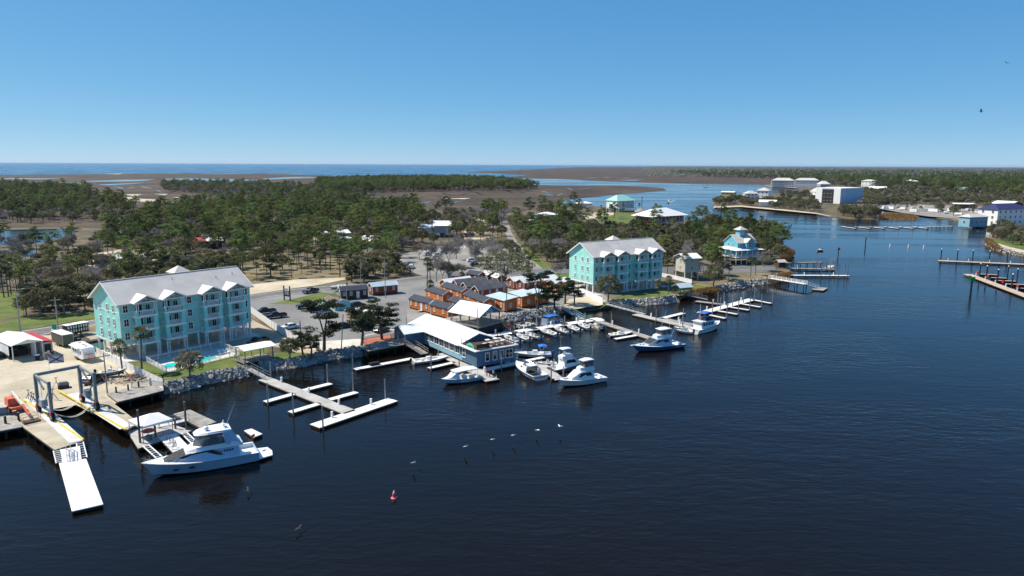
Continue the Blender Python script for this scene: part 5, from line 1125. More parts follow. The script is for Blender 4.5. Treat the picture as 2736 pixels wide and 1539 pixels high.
# trawler
t, L = boat('white trawler with royal-blue bimini and life ring moored bow out', (1853, 884), .8, (1923, 857), 2.0, 'trawler'); W = L * .34
hull(t, L, W, 1.25, 2.1, 1.2, full=3.0, cockpit=(0, L * .14), floor=.9)
house(t, [(L * .14, 1.2, 3.0, W * .36, W * .35), (L * .62, 1.4, 3.05, W * .36, W * .34), (L * .66, 1.4, 2.6, W * .33, W * .31)], GEL, 'deckhouse')
house(t, [(L * .66, 1.5, 2.05, W * .30, W * .28), (L * .82, 1.7, 2.1, W * .18, W * .15)], GEL, 'trunk_cabin')
for i in range(4): band(t, [(L * (.2 + i * .1), 1.95), (L * (.27 + i * .1), 1.95), (L * (.27 + i * .1), 2.65), (L * (.2 + i * .1), 2.65)], lambda x, z: W * .353)
house(t, [(L * .1, 3.05, 3.15, W * .42, W * .42), (L * .6, 3.05, 3.15, W * .42, W * .4)], GEL, 'boat_deck'); house(t, [(L * .3, 3.15, 3.9, W * .33, W * .31), (L * .58, 3.15, 3.8, W * .31, W * .25)], NCANV, 'flybridge_dodger')
house(t, [(L * .28, 5.1, 5.15, W * .30, W * .25), (L * .4, 5.25, 5.38, W * .33, W * .3), (L * .55, 5.1, 5.15, W * .28, W * .22)], BCANV, 'bimini_top')
for s in (1, -1):
    for x in (.3, .53): B().tube((L * x, s * W * .3, 3.3), (L * x, s * W * .28, 5.12), .03, n=5).obj('bimini_frame', CHROME, t)
B().lathe([(.28, -.05), (.42, -.05), (.42, .07), (.28, .07)], 12).obj('life_ring', ORB, t, (L * .16, -W * .3, 3.9)).rotation_euler = (1.2, 0, 0)
B().tube((L * .22, 0, 3.15), (L * .22, 0, 7.4), .06, .04).obj('mast', GEL, t); B().bar((L * .22, 0, 4.2), (0, 0, 6.2), .05).obj('boom', GEL, t); antenna(t, (L * .3, W * .2, 3.9), 4.2, .1)
# charter cabin boat
t, L = boat('white charter boat with long hardtop and two-pane windscreen in front of the restaurant', (1281, 1003), .7, (1179, 1012), 1.35, 'charter_boat'); W = 3.3
hull(t, L, W, .85, 1.35, 1.3, mat=SHADEH, cockpit=(0, L * .62), floor=.4, rail=False)
house(t, [(L * .60, .9, 2.35, 1.25, 1.1), (L * .66, .95, 2.3, 1.25, 1.05), (L * .8, 1.1, 1.45, .95, .75), (L * .9, 1.2, 1.32, .5, .4)], GEL, 'cabin')
for s in (1, -1): pane4(t, [(L * .665, s * .98, 2.2), (L * .665, s * .12, 2.25), (L * .765, s * .1, 1.62), (L * .765, s * .85, 1.58)], GLASS, 'windscreen')
house(t, [(.9, 2.5, 2.6, 1.3, 1.25), (L * .4, 2.55, 2.68, 1.4, 1.35), (L * .7, 2.42, 2.52, 1.2, 1.1)], GEL, 'hardtop')
for s in (1, -1):
    for x in (1.1, L * .32, L * .52): B().tube((x, s * 1.3, .8), (x, s * 1.22, 2.55), .035, n=5).obj('hardtop_post', CHROME, t)
B().box(L * .38, L * .46, -.9, .9, .41, 1.35).obj('bench', GEL, t); B().box(1.5, 2.4, -.8, .8, .41, 1.0).obj('engine_box', CREAM, t)
# skiffs and rental boats
def skiff(label, a, c, top=None, L=6.4, hm=GEL, group=None, dm=GEL):
    t, l = boat(label, a, .4, c, .8, 'skiff', group, L=L); hull(t, L, L * .36, .62, .92, .9, mat=hm, deckmat=dm, cockpit=(0, L * .72), floor=.28, rail=True, railx=.66)
    B().box(L * .38, L * .5, -.4, .4, .29, 1.25).obj('console', GEL, t); pane4(t, [(L * .5, .38, 1.25), (L * .5, -.38, 1.25), (L * .46, -.36, 1.7), (L * .46, .36, 1.7)], CLEARP, 'windscreen', .012)
    B().box(L * .22, L * .3, -.5, .5, .29, .95).obj('seat', CREAM, t); B().box(.2, .75, -.9, .9, .29, .66).obj('stern_seat', CREAM, t); outboard(t, 0, mat=BLACK)
    if top:
        house(t, [(L * .2, 2.25, 2.3, .95, .9), (L * .36, 2.34, 2.42, 1.0, .95), (L * .52, 2.25, 2.3, .95, .9)], top, 'bimini_top')
        for s in (1, -1):
            for x in (.24, .5): B().tube((L * x, s * .95, .7), (L * x, s * .9, 2.27), .025, n=4).obj('bimini_frame', CHROME, t)
    return t
g = 'rental skiffs along the long white dock'
skiff('white rental skiff with black bimini nearest the restaurant terrace', (1388, 914), (1350, 896), BCAN, 7, group=g)
skiff('white rental skiff second from the restaurant terrace', (1414, 908), (1384, 892), None, 6.2, group=g)
skiff('white rental skiff with dark bimini third from the restaurant terrace', (1444, 902), (1404, 888), BCAN, 7, group=g)
skiff('white rental skiff in the middle of the long white dock', (1488, 895), (1449, 880), None, 7, group=g)
skiff('white rental skiff with dark bimini right of the dock middle', (1521, 889), (1482, 873), BCAN, 6.8, group=g)
skiff('white rental skiff second from the grey pier corner', (1549, 884), (1520, 869), None, 6.4, group=g)
skiff('white rental skiff at the grey pier corner', (1576, 878), (1550, 864), None, 6.4, group=g)
def pontoon(label, a, c, top=WHITE, L=7.0, furn=CREAM):
    t, l = boat(label, a, .5, c, .5, 'pontoon_boat', None, L=L)
    for s in (1, -1): B().tube((0, s * .85, .1), (L * .9, s * .85, .1), .32, n=10).tube((L * .9, s * .85, .1), (L, s * .85, .3), .32, .08, n=10).obj('pontoon', STEELP, t)
    B().box(0, L * .93, -1.25, 1.25, .42, .52).obj('deck', CONCF, t); railing(t, [(L * .9, -1.2, .52), (.2, -1.2, .52), (.2, 1.2, .52), (L * .9, 1.2, .52)], .7, STEELP, pick=0)
    for x, y in ((.9, -.8), (.9, .8), (L * .65, -.8), (L * .65, .8)): B().box(x - .5, x + .9, y - .32, y + .32, .52, .95).obj('seat', furn, t)
    B().box(L * .4, L * .48, -.9, -.3, .52, 1.4).obj('console', GEL, t); outboard(t, 0)
    if top:
        house(t, [(.8, 2.4, 2.46, 1.2, 1.15), (L * .4, 2.55, 2.63, 1.25, 1.2), (L * .72, 2.4, 2.46, 1.2, 1.15)], top, 'canopy')
        for s in (1, -1):
            for x in (.9, L * .7): B().tube((x, s * 1.18, .5), (x, s * 1.12, 2.42), .03, n=4).obj('canopy_post', STEELP, t)
    return t
pontoon('black-sided pontoon boat with white canopy at the end of the long white dock', (1611, 878), (1578, 866), WHITE, 6.5)
pontoon('white pontoon boat moored behind the long white dock below the rocks', (1380, 874), (1424, 866), None, 7)
pontoon('blue pontoon boat behind the white notice board on the long dock', (1452, 866), (1500, 857), BCANV, 6.5, BCANV)
skiff('grey skiff with black motor alone beside the little finger dock', (1625, 896), (1688, 887), None, 7.0, M('grey_hull', (.30, .31, .32), .4, var=.1))
skiff('open white skiff at the end of the narrow dock left of the restaurant', (1102, 967), (1183, 953), None, 8.5)
skiff('white dinghy lying bow-on to the flybridge boat in the cluster', (1488, 972), (1450, 968), None, 4.6, CREAM)
skiff('cream dinghy tied behind the trawler stern', (1846, 880), (1806, 874), None, 4.4, CREAM)
skiff('small grey skiff by the trawler stern, nearest the water', (1850, 888), (1812, 881), None, 4.2)
# boats on the river
FOAM = M('white_wake_foam', (.62, .66, .70), .8, c2=(.30, .38, .46), sc=.5, bump=.05, bsc=3)
def wake(par, L, w, name='wake'):
    b = B(); rg = random.Random(int(L)); n = 26
    for s in (1, -1):
        v = []
        for i in range(n + 1): x = -L * i / n; y = s * (w * (i / n) ** .8); th = (.35 + .7 * i / n) * (1.4 - i / n) * rg.uniform(.5, 1.2); v += [(x, y - th, .03), (x, y + th, .05)]
        b.add(v, [(2 * i, 2 * i + 1, 2 * i + 3, 2 * i + 2) for i in range(n)])
    return b.obj(name, FOAM, par)
t = skiff('speedboat running up the river with a white V wake', (1786, 541), (1781, 544), None, 7); wake(t, 75, 4)
t = skiff('motor boat running far out in the river mouth with a straight wake', (1889, 500.5), (1880, 500), None, 8); wake(t, 90, 8)
t = skiff('tiny white boat far out on the open sea with a long wake', (857, 449), (846, 448.6), None, 12); wake(t, 500, 20)
t = skiff('small orange skiff with two anglers off the point', (2196, 668), (2176, 669), None, 5, M('orange_hull', (.5, .2, .08), .5))
skiff('white centre console tied at the tall ramp piles', (2210, 716), (2236, 706), None, 7.5)
skiff('white boat moored at the tip of the far wooded spit', (1908, 556), (1935, 553), WHITE, 8)
# ------------------------------------------------------------------ vehicles
def paint(name, c): return M(name, c, .25, var=.05, sc=.5, spec=.6)
TYRE = M('tyre_rubber', (.012, .012, .012), .85, var=.2); RIM = M('alloy_rim', (.35, .35, .36), .35, var=.1, metal=.7)
LAMP = M('headlamp_glass', (.6, .6, .62), .15, var=.05); TAIL = M('red_tail_lamp', (.35, .01, .01), .3, var=.05); PLAST = M('black_trim', (.015, .015, .016), .6, var=.1)
def wheel(par, x, y, r=.38, w=.26):
    o = put('wheel', cached(('wh', r, w), lambda: B().lathe([(r * .6, -w / 2), (r * .96, -w / 2), (r, -w / 4), (r, w / 4), (r * .96, w / 2), (r * .6, w / 2)], 16).mesh('wheel', TYRE)), par, (x, y, r)); o.rotation_euler = (math.pi / 2, 0, 0)
    put('rim', cached(('rim', r, w), lambda: B().lathe([(r * .58, -w / 2 - .01), (r * .6, 0), (r * .58, w / 2 + .01)], 12).mesh('rim', RIM)), o)
def shell(prof, W, mi=0, tuck=.06):
    """side profile (x,z) swept across the width, narrower towards the top"""
    zs = [z for x, z in prof]; z0, z1 = min(zs), max(zs)
    def hw(z): return W / 2 - tuck * ((z - z0) / (z1 - z0)) ** 2
    n = len(prof); b = B(); b.add([(x, -hw(z), z) for x, z in prof] + [(x, hw(z), z) for x, z in prof], [tuple(range(n)), tuple(range(n, 2 * n))[::-1]] + [(i, n + i, n + (i + 1) % n, (i + 1) % n) for i in range(n)]); return b
def pickup(label, P, rz, mat, group='parked pickup trucks', name='pickup_truck', s=1.):
    t = thing(name, label, 'truck', P, rz, group); W = 1.98
    shell([(-2.9, .45), (2.85, .45), (2.9, .8), (2.8, 1.08), (1.35, 1.16), (-.7, 1.16), (-.74, .62), (-2.82, .62), (-2.84, 1.16), (-2.92, 1.16)], W).obj('body', mat, t)
    for sg in (1, -1): B().box(-2.84, -.74, sg * .9 - .06, sg * .9 + .06, .6, 1.17).obj('bed_side', mat, t)
    o = shell([(-.72, 1.15), (1.35, 1.15), (.62, 1.78), (.2, 1.84), (-.45, 1.82), (-.7, 1.7)], W - .14, tuck=.22).obj('cab', mat, t)
    for sg in (1, -1):
        for q in ([(-.55, 1.24), (.25, 1.24), (.25, 1.70), (-.5, 1.68)], [(.33, 1.24), (1.05, 1.24), (.58, 1.64), (.33, 1.70)]):
            b = B(); b.add([(x, sg * (.925 - (z - 1.15) * .30), z) for x, z in q] + [(x, sg * (.89 - (z - 1.15) * .30), z) for x, z in q], [(0, 1, 2, 3), (7, 6, 5, 4), (0, 4, 5, 1), (1, 5, 6, 2), (2, 6, 7, 3), (3, 7, 4, 0)]); b.obj('window', GLASS, t)
        B().box(.95, 1.12, sg * 1.02 - .08, sg * 1.02 + .08, 1.2, 1.4).obj('mirror', PLAST, t); B().box(2.82, 2.92, sg * .78 - .17, sg * .78 + .17, .78, .98).obj('headlight', LAMP, t); B().box(-2.95, -2.9, sg * .88 - .08, sg * .88 + .08, .75, 1.1).obj('taillight', TAIL, t)
    pane4(t, [(1.28, .78, 1.22), (1.28, -.78, 1.22), (.68, -.68, 1.76), (.68, .68, 1.76)], GLASS); pane4(t, [(-.73, -.72, 1.3), (-.73, .72, 1.3), (-.71, .66, 1.68), (-.71, -.66, 1.68)], GLASS, 'rear_window', .01)
    B().box(2.88, 3.02, -.9, .9, .48, .68).obj('bumper', RIM, t); B().box(-3.05, -2.93, -.9, .9, .5, .66).obj('bumper', RIM, t); B().box(2.86, 2.93, -.58, .58, .72, 1.0).obj('grille', PLAST, t)
    for x in (1.85, -1.8):
        for y in (.87, -.87): wheel(t, x, y, .4, .27)
    return t
def car(label, P, rz, mat, group='parked cars', suv=True, name=None, s=1.):
    t = thing(name or ('suv' if suv else 'car'), label, 'car', P, rz, group); W = 1.86; h = 1.0 if suv else .92; r = 1.72 if suv else 1.46
    shell([(-2.3, .38), (2.25, .38), (2.32, .65), (2.2, h - .12), (1.2, h), (-2.1, h + .02), (-2.34, .8)], W).obj('body', mat, t)
    shell([(-2.12, h), (1.25, h), (.45, r - .03), (-.3, r), (-1.55, r - .05), (-2.0, h + .35)] if suv else [(-1.75, h), (1.2, h), (.35, r - .02), (-.4, r), (-1.0, r - .06)], W - .1, tuck=.22).obj('cab', mat, t)
    for sg in (1, -1):
        k = .28 / (r - h)
        for q in ([(-1.9, h + .06), (-.95, h + .06), (-.95, r - .12), (-1.55, r - .14)], [(-.85, h + .06), (0, h + .06), (0, r - .09), (-.85, r - .1)], [(.08, h + .06), (.98, h + .06), (.42, r - .12), (.08, r - .1)]) if suv else ([(-1.35, h + .05), (-.4, h + .05), (-.4, r - .08), (-.95, r - .12)], [(-.32, h + .05), (.95, h + .05), (.35, r - .1), (-.32, r - .07)]):
            f = lambda z, d: sg * (W / 2 - .045 - .22 * ((z - h) / (r - h)) ** 2 + d)
            b = B(); b.add([(x, f(z, .015), z) for x, z in q] + [(x, f(z, -.02), z) for x, z in q], [(0, 1, 2, 3), (7, 6, 5, 4), (0, 4, 5, 1), (1, 5, 6, 2), (2, 6, 7, 3), (3, 7, 4, 0)]); b.obj('window', GLASS, t)
        B().box(2.22, 2.31, sg * .7 - .17, sg * .7 + .17, .66, .8).obj('headlight', LAMP, t); B().box(-2.36, -2.3, sg * .72 - .12, sg * .72 + .12, .75, .95).obj('taillight', TAIL, t); B().box(.85, 1.0, sg * .98 - .07, sg * .98 + .07, h + .03, h + .18).obj('mirror', mat, t)
    pane4(t, [(1.16, .72, h + .05), (1.16, -.72, h + .05), (.5, -.6, r - .08), (.5, .6, r - .08)], GLASS)
    x0, x1 = (-2.1, -1.66) if suv else (-1.72, -1.05); pane4(t, [(x0 - .01, -.7, h + .2), (x0 - .01, .7, h + .2), (x1 - .03, .6, r - .12), (x1 - .03, -.6, r - .12)], GLASS, 'rear_window', .015)
    for x in (1.4, -1.4):
        for y in (.82, -.82): wheel(t, x, y, .34, .22)
    return t
BLK = paint('black_car_paint', (.012, .012, .014)); NAV = paint('navy_car_paint', (.012, .018, .045)); CHAR = paint('charcoal_car_paint', (.05, .052, .055)); WHT = paint('white_car_paint', (.72, .72, .72)); SIL = paint('silver_car_paint', (.38, .39, .40)); RED = paint('red_car_paint', (.35, .02, .02)); GRN = paint('dark_green_car_paint', (.015, .03, .02))
def vpos(a, c, z=1.235): P, Q = G(*a, z), G(*c, z); return (P + Q) / 2, ang(P, Q)
pickup('black pickup truck in the shadow behind the left apartment driveway', *vpos((716, 911), (662, 928)), BLK)
pickup('black pickup truck nearest the white fence in the parking lot', *vpos((766, 846), (706, 853)), BLK)
pickup('black pickup truck second along the white fence in the parking lot', *vpos((733, 835), (683, 841)), BLK)
pickup('black pickup truck alone below the entrance lawn', *vpos((842, 820), (794, 826)), BLK)
pickup('navy pickup truck towing a boat on the road', *vpos((853, 778), (806, 787)), NAV)
pickup('dark pickup truck parked on the roadside left of the right apartment building', *vpos((1494, 714), (1516, 713)), BLK); pickup('navy pickup truck parked at the edge of the road behind the right apartment building', *vpos((1513, 718), (1538, 716)), CHAR)
pickup('dark pickup truck on the sandy track behind the car park', *vpos((1240, 631), (1268, 630)), NAV)
car('white sedan beside the white fence near the bare tree', *vpos((792, 876), (757, 881)), WHT, suv=False)
car('black SUV between the aqua shed and the dark blue car', *vpos((868, 832), (825, 836)), BLK); car('dark blue SUV in front of the aqua shed', *vpos((886, 840), (848, 845)), NAV); car('dark SUV with bright headlights under the small trees', *vpos((862, 851), (898, 846)), CHAR)
car('dark SUV parked beyond the block house by the cabins', *vpos((945, 822), (968, 819)), BLK)
car('dark grey SUV between the two cedars by the red patio', *vpos((972, 883), (1005, 877)), CHAR); car('black SUV right of the grey one beside the red patio', *vpos((1002, 891), (1035, 882)), BLK); car('black car with white bonnet beside the wooden light pole', *vpos((910, 877), (930, 874)), BLK, suv=False)
for i, (a, c, m_, l) in enumerate((((1093, 723), (1105, 710), WHT, 'white SUV beside the round palmetto at the car park edge'), ((1134, 684), (1150, 682), SIL, 'silver SUV in the car park left row, first'), ((1160, 686), (1176, 684), WHT, 'white SUV in the car park left row, second'), ((1178, 679), (1192, 678), SIL, 'silver car in the car park left row, third'),
    ((1252, 700), (1270, 699), WHT, 'white SUV in the middle of the car park'), ((1272, 699), (1290, 697), GRN, 'dark green SUV beside the white one in the car park'), ((1268, 680), (1286, 679), SIL, 'silver SUV behind the bare trees in the car park'), ((1314, 682), (1330, 681), WHT, 'white SUV at the right end of the car park'), ((1180, 722), (1198, 720), CHAR, 'charcoal SUV near the road end of the car park'), ((1262, 712), (1280, 711), BLK, 'black SUV nearest the live oak in the car park'))):
    car(l, *vpos(a, c, 1.235), m_, group='cars in the gravel car park')
# boat on a trailer behind the truck
def trailer(par, L, W=1.9, z=.55):
    B().box(0, L, -.08, .08, z - .12, z).obj('drawbar', STEELP, par)
    for s in (1, -1): B().box(0, L * .75, s * W / 2 - .05, s * W / 2 + .05, z - .12, z).obj('frame_rail', STEELP, par); wheel(par, L * .3, s * (W / 2 + .2), .34, .2)
P, Q = G(925, 773, 1.245), G(868, 780, 1.245); t = thing('boat_trailer', 'boat trailer on the road behind the navy truck', 'trailer', P, ang(P, Q)); trailer(t, 7.4)
t2 = skiff('white centre console boat riding on the road trailer', (925, 773), (868, 780), None, 7.0); t2.location = (P.x, P.y, 1.245 + .95)
# enclosed trailer, cage trailer, caravan in the yard
P, Q = G(170, 930, 1.235), G(137, 917, 1.235); rz = ang(P, Q); t = thing('cargo_trailer', 'dark grey enclosed cargo trailer with white roof in the boatyard', 'trailer', P, rz)
L = 6.4; B().box(0, L, -2.2, .05, .55, 2.95).obj('body', M('dark_grey_panels', (.085, .085, .075), .5, var=.08), t); B().box(-.06, L + .06, -2.26, .11, 2.95, 3.05).obj('roof', WHITE, t)
for x in (-.03, L - .05):
    for y in (-2.22, -.02): B().box(x, x + .08, y, y + .09, .5, 2.95).obj('corner_trim', STEELP, t)
for x in (L * .4, L * .55):
    for y in (-2.15, 0): wheel(t, x, y, .36, .22)
B().box(L, L + 1.3, -1.15, -1.0, .5, .62).obj('drawbar', STEELP, t)
P, Q = G(182, 903, 1.235), G(222, 895, 1.235); rz = ang(P, Q); t = thing('cage_trailer', 'black racked trailer with rows of white kayak cradles beside the road', 'trailer', P, rz)
L = 5.2; B().box(0, L, 0, 2.2, .7, .85).obj('bed', BLACK, t); B().box(-.05, L + .05, -.05, 2.25, 2.9, 3.0).obj('roof', WHITE, t)
for x in (0, L / 2 - .05, L - .1):
    for y in (0, 2.1): B().box(x, x + .1, y, y + .1, .85, 2.9).obj('upright', BLACK, t)
B().box(.1, L - .1, .3, 2.0, .86, 2.85).obj('load', BCAN, t)
for k in range(2):
    b = B()
    for i in range(8): b.box(.25 + i * .6, .5 + i * .6, .02, .28, 1.1 + k * .95, 1.75 + k * .95)
    b.obj('cradle', WHITE, t)
for x in (L * .35, L * .6):
    for y in (.05, 2.15): wheel(t, x, y, .34, .2)
B().box(L, L + 1.6, 1.0, 1.15, .65, .78).obj('drawbar', STEELP, t)
P = G(203, 915, 1.235); t = thing('utility_box', 'black box trailer in front of the racked trailer', 'trailer', P, rz); B().box(-.9, .9, -.6, .6, .4, 1.5).obj('body', BLACK, t); B().box(.0, .6, -.62, -.6, .9, 1.05).obj('plate', WHITE, t); wheel(t, 0, -.7, .3, .18); wheel(t, 0, .7, .3, .18)
P, Q = G(192, 953, 1.235), G(225, 972, 1.235); rz = ang(P, Q); t = thing('caravan', 'white travel trailer with rounded nose and dark front window', 'caravan', P, rz)
L = 7.6; W = 2.5
b = B(); b.loft([[(x, y0, z0), (x, y1, z0), (x, y1, z1), (x, (y0 + y1) / 2, z1 + .12), (x, y0, z1)] for x, y0, y1, z0, z1 in ((0, 0, W, .6, 3.05), (L * .8, 0, W, .6, 3.1), (L * .92, .02, W - .02, .7, 2.95), (L, .12, W - .12, .95, 2.35))]); b.obj('body', M('white_fibreglass', (.76, .76, .75), .3, var=.04), t)
pane4(t, [(L * .935 + .03, .45, 2.72), (L * .935 + .03, W - .45, 2.72), (L + .02, W - .5, 1.75), (L + .02, .5, 1.75)], GLASS, 'front_window')
for x, w_ in ((1.2, .9), (3.0, .5), (6.1, .4)): B().box(x, x + w_, -.03, .0, 1.8, 2.35).obj('side_window', GLASS, t)
B().box(4.3, 5.0, -.03, .0, .8, 2.6).obj('door', M('caravan_door', (.62, .62, .6), .4, var=.05), t); B().box(.3, 5.5, -.5, -.05, 2.75, 2.9).obj('awning', WHITE, t)
for x in (1.6, 4.0, 5.6): B().box(x, x + .5, W / 2 - .25, W / 2 + .25, 3.2, 3.32).obj('roof_vent', GREYW, t)
for x in (2.9, 3.7):
    for y in (.02, W - .02): wheel(t, x, y, .36, .22)
B().box(L, L + 1.2, W / 2 - .08, W / 2 + .08, .5, .62).obj('drawbar', STEELP, t)
f = thing('flag', 'small striped flag at the caravan drawbar', 'flag', t.matrix_basis @ Vector((L + .9, W / 2 - .6, 0)), 0); B().tube((0, 0, 0), (0, 0, 2), .025, n=5).obj('staff', CHROME, f)
b = B()
for i in range(7): b.box(.03, 1.1, -.01, .01, 1.1 + i * .12, 1.22 + i * .12, i % 2)
b.obj('cloth', [REDB, WHITE], f)
# metal shed
P, Q = G(-46, 985, 1.23), G(36, 968, 1.23); rz = math.radians(-12); o = G(36, 966, 1.23)
t = thing('boat_shed', 'white metal boat shed with open front and white gable roof at the left edge', 'shed', o, math.radians(51))
L, D, h = 5.7, 12.0, 3.4
for y0, y1 in ((0, .0),): pass
B().box(-.08, 0, 2.2, D, .9, h).obj('side_wall', WHITE, t); B().box(-.08, 0, 2.2, D, 0, .88).obj('open_base', DARKIN, t); B().box(L, L + .08, .5, D, 0, h).obj('side_wall', WHITE, t); B().box(0, L, D - .1, D, 0, h).obj('back_wall', WHITE, t)
b = B(); b.exty([(0, h), (L, h), (L / 2, h + .75)], .02, .12); b.obj('gable', WHITE, t)
b = B(); roof_gy(b, 0, L, 0, D, h + .01, .8, .25, .1); b.obj('roof', WHITEMY, t)
for x in (.05, L - .05): B().box(x - .08, x + .08, .0, .16, 0, h).obj('post', WHITE, t)
B().box(L - 1.4, L - 1.2, .3, 3, 0, h - .1).obj('partition', WHITE, t)
B().box(L + .09, L + 2.0, .4, D, 0, 2.9).obj('lean_to', M('shed_grey', (.45, .45, .45), .6), t); B().box(L + .4, L + 1.7, .36, .4, 0, 2.5).obj('lean_to_door', DARKIN, t)
b = B(); b.exty([(L + .1, 3.3), (L + 2.2, 2.95), (L + 2.2, 3.05), (L + .1, 3.4)], .1, D + .2); b.obj('lean_to_roof', M('red_metal_roof_across', (.50, .05, .045), .5, var=.12, sc=.6, stripe=('Y', .4, .02)), t)
B().box(1, 4, 4, 10, .05, 1.4).obj('stored_gear', BCAN, t)
keep_local(o, math.radians(51), -4, 14, -4, 16)
# travel lift
LIFT = M('blue_grey_lift_paint', (.11, .165, .20), .5, c2=(.16, .225, .26), sc=1.2)
W1, W2, W3, W4 = G(106, 1102, 1.56), G(142, 1125, 1.56), G(221, 1075, 1.56), G(257, 1094, 1.56)
o = (W1 + W2 + W3 + W4) / 4; ux = ang(W1, W2)
t = thing('travel_lift', 'blue-grey travel lift frame straddling the boat slip', 'boat lift', (o.x, o.y, 1.56), ux)
a = 3.2; bb = ((W3 + W4) / 2 - (W1 + W2) / 2).length / 2; H = 6.6
for sy in (-1, 1):
    y = sy * bb
    for sx in (-1, 1):
        B().box(sx * a - .22, sx * a + .22, y - .22, y + .22, 1.0, H).obj('leg', LIFT, t)
        B().box(sx * a - .3, sx * a + .3, y - .28, y + .28, .9, 1.5).obj('wheel_fork', REDB, t); wheel(t, sx * a, y, .75, .5)
    B().bar((-a, y, 1.5), (a, y, 1.5), .3, .35).obj('lower_beam', LIFT, t); B().bar((-a, y, H + .05), (a * .15, y, H * .72), .22, .3).obj('brace', LIFT, t); B().bar((-a, y, H - .15), (a, y, H - .4), .26, .32).obj('side_beam', M('weathered_lift_paint', (.24, .27, .27), .6, var=.15), t); B().bar((-a * .2, y, 1.6), (a, y, H - 1.2), .14).obj('brace', LIFT, t)
    B().box(-1.2, .2, y - .45, y + .45, 1.7, 2.9).obj('engine_box', GREYW, t)
B().bar((-a, -bb, H - .1), (-a, bb, H - .1), .4, .5).obj('top_beam', M('weathered_lift_paint', (.24, .27, .27), .6), t)
for x in (-a + .6, a - .8):
    for d in (0, .5):
        pts = [(x + d, -bb + .5 + (2 * bb - 1) * k / 10, 1.0 - 1.3 * math.sin(math.pi * k / 10)) for k in range(11)]
        b = B()
        for p, q in zip(pts, pts[1:]): b.bar(p, q, .16, .04)
        b.obj('sling', CREAM, t)
    for y in (-bb + .5, bb - .5): B().tube((x, y, 1.0), (x, y, H - .3), .025, n=4).obj('cable', BLACK, t)
f = thing('flag', 'white flag with red cross flying over the travel lift', 'flag', G(124, 1030, 5.2), .55); f.location = t.matrix_basis @ Vector((-a, -bb + 2.2, H + .1)); B().tube((0, 0, 0), (0, 0, 2.6), .03, n=5).obj('staff', CHROME, f)
b = B(); n = 8; v = []
for i in range(n + 1): x = i / n * 2.2; y = .14 * math.sin(i * 1.1); v += [(x, y, 1.25 - .1 * i / n), (x, y, 2.55 - .15 * i / n)]
b.add(v, [(2 * i, 2 * i + 2, 2 * i + 3, 2 * i + 1) for i in range(n)]); c_ = b.obj('cloth', WHITE, f)
for p, q in (((.05, 1.3), (2.15, 2.4)), ((.05, 2.5), (2.15, 1.2))):
    b = B(); v = []
    for i in range(n + 1): k = i / n; x = p[0] + (q[0] - p[0]) * k; z = p[1] + (q[1] - p[1]) * k; y = .14 * math.sin(x / 2.2 * n * 1.1); v += [(x, y - .012, z - .12), (x, y - .012, z + .12)]
    b.add(v, [(2 * i, 2 * i + 2, 2 * i + 3, 2 * i + 1) for i in range(n)]); b.obj('cross_bar', REDB, c_)
# boom lift
OR = M('orange_machine_paint', (.60, .09, .04), .5, c2=(.68, .14, .07), sc=1.5)
P = G(40, 1097, 1.56); t = thing('boom_lift', 'orange boom lift with cream boom reaching onto the left lift pier', 'machine', P, ang(G(30, 1090, 1.56), G(95, 1140, 1.56)))
B().box(-1.5, 1.5, -.9, .9, .5, .95).obj('chassis', OR, t); b = B(); b.loft([[(-1.9, -.95, z), (.3, -.95, z), (.3, .95, z), (-1.9, .95, z)] for z in (1.0,)] + [[(-1.8, -.85, 2.2), (.1, -.85, 2.2), (.1, .85, 2.2), (-1.8, .85, 2.2)]]); b.obj('turret', OR, t)
for x in (-1.1, 1.1):
    for y in (-.95, .95): wheel(t, x, y, .48, .36)
B().bar((-1.3, .2, 2.9), (4.2, .2, 1.9), .36, .4).obj('boom', CREAM, t); B().bar((4.2, .2, 1.9), (7.4, .2, .9), .28, .32).obj('boom_extension', OR, t); B().bar((-1.3, .2, 2.2), (-1.3, .2, 2.95), .4).obj('boom_pivot', CREAM, t)
q = B(); q.box(7.4, 8.8, -1.0, 1.4, .12, .2); qo = q.obj('platform', BROWNW, t)
b = B()
for z in (.7, 1.2):
    for p_, r_ in (((7.4, -1, z), (8.8, -1, z)), ((8.8, -1, z), (8.8, 1.4, z)), ((8.8, 1.4, z), (7.4, 1.4, z)), ((7.4, 1.4, z), (7.4, -1, z))): b.bar(p_, r_, .05)
for x, y in ((7.4, -1), (8.8, -1), (8.8, 1.4), (7.4, 1.4), (8.8, .2), (7.4, .2)): b.bar((x, y, .2), (x, y, 1.2), .05)
b.obj('guard_rail', M('tan_rail', (.5, .4, .3), .6), qo)
def trestle(label, px, z=1.24, s=1.):
    t = thing('boat_stand', label, 'stand', G(*px, z), rnd.uniform(0, 3), 'steel boat stands in the yard')
    for k in range(3): a = k * 2.1; B().bar((.75 * math.cos(a) * s, .75 * math.sin(a) * s, 0), (0, 0, 1.3 * s), .07).obj('leg', BLACK, t)
    B().tube((0, 0, 1.2 * s), (0, 0, 1.9 * s), .05).obj('screw', BLACK, t); B().box(-.2, .2, -.2, .2, 1.9 * s, 1.96 * s).obj('pad', BROWNW, t)
for px, l in (((78, 1070), 'behind the left lift leg, first'), ((86, 1076), 'behind the left lift leg, second'), ((92, 1080), 'behind the left lift leg, third'), ((143, 1068), 'between the lift legs'), ((152, 1036), 'tall one behind the lift beam')): trestle('black steel boat stand ' + l, px)
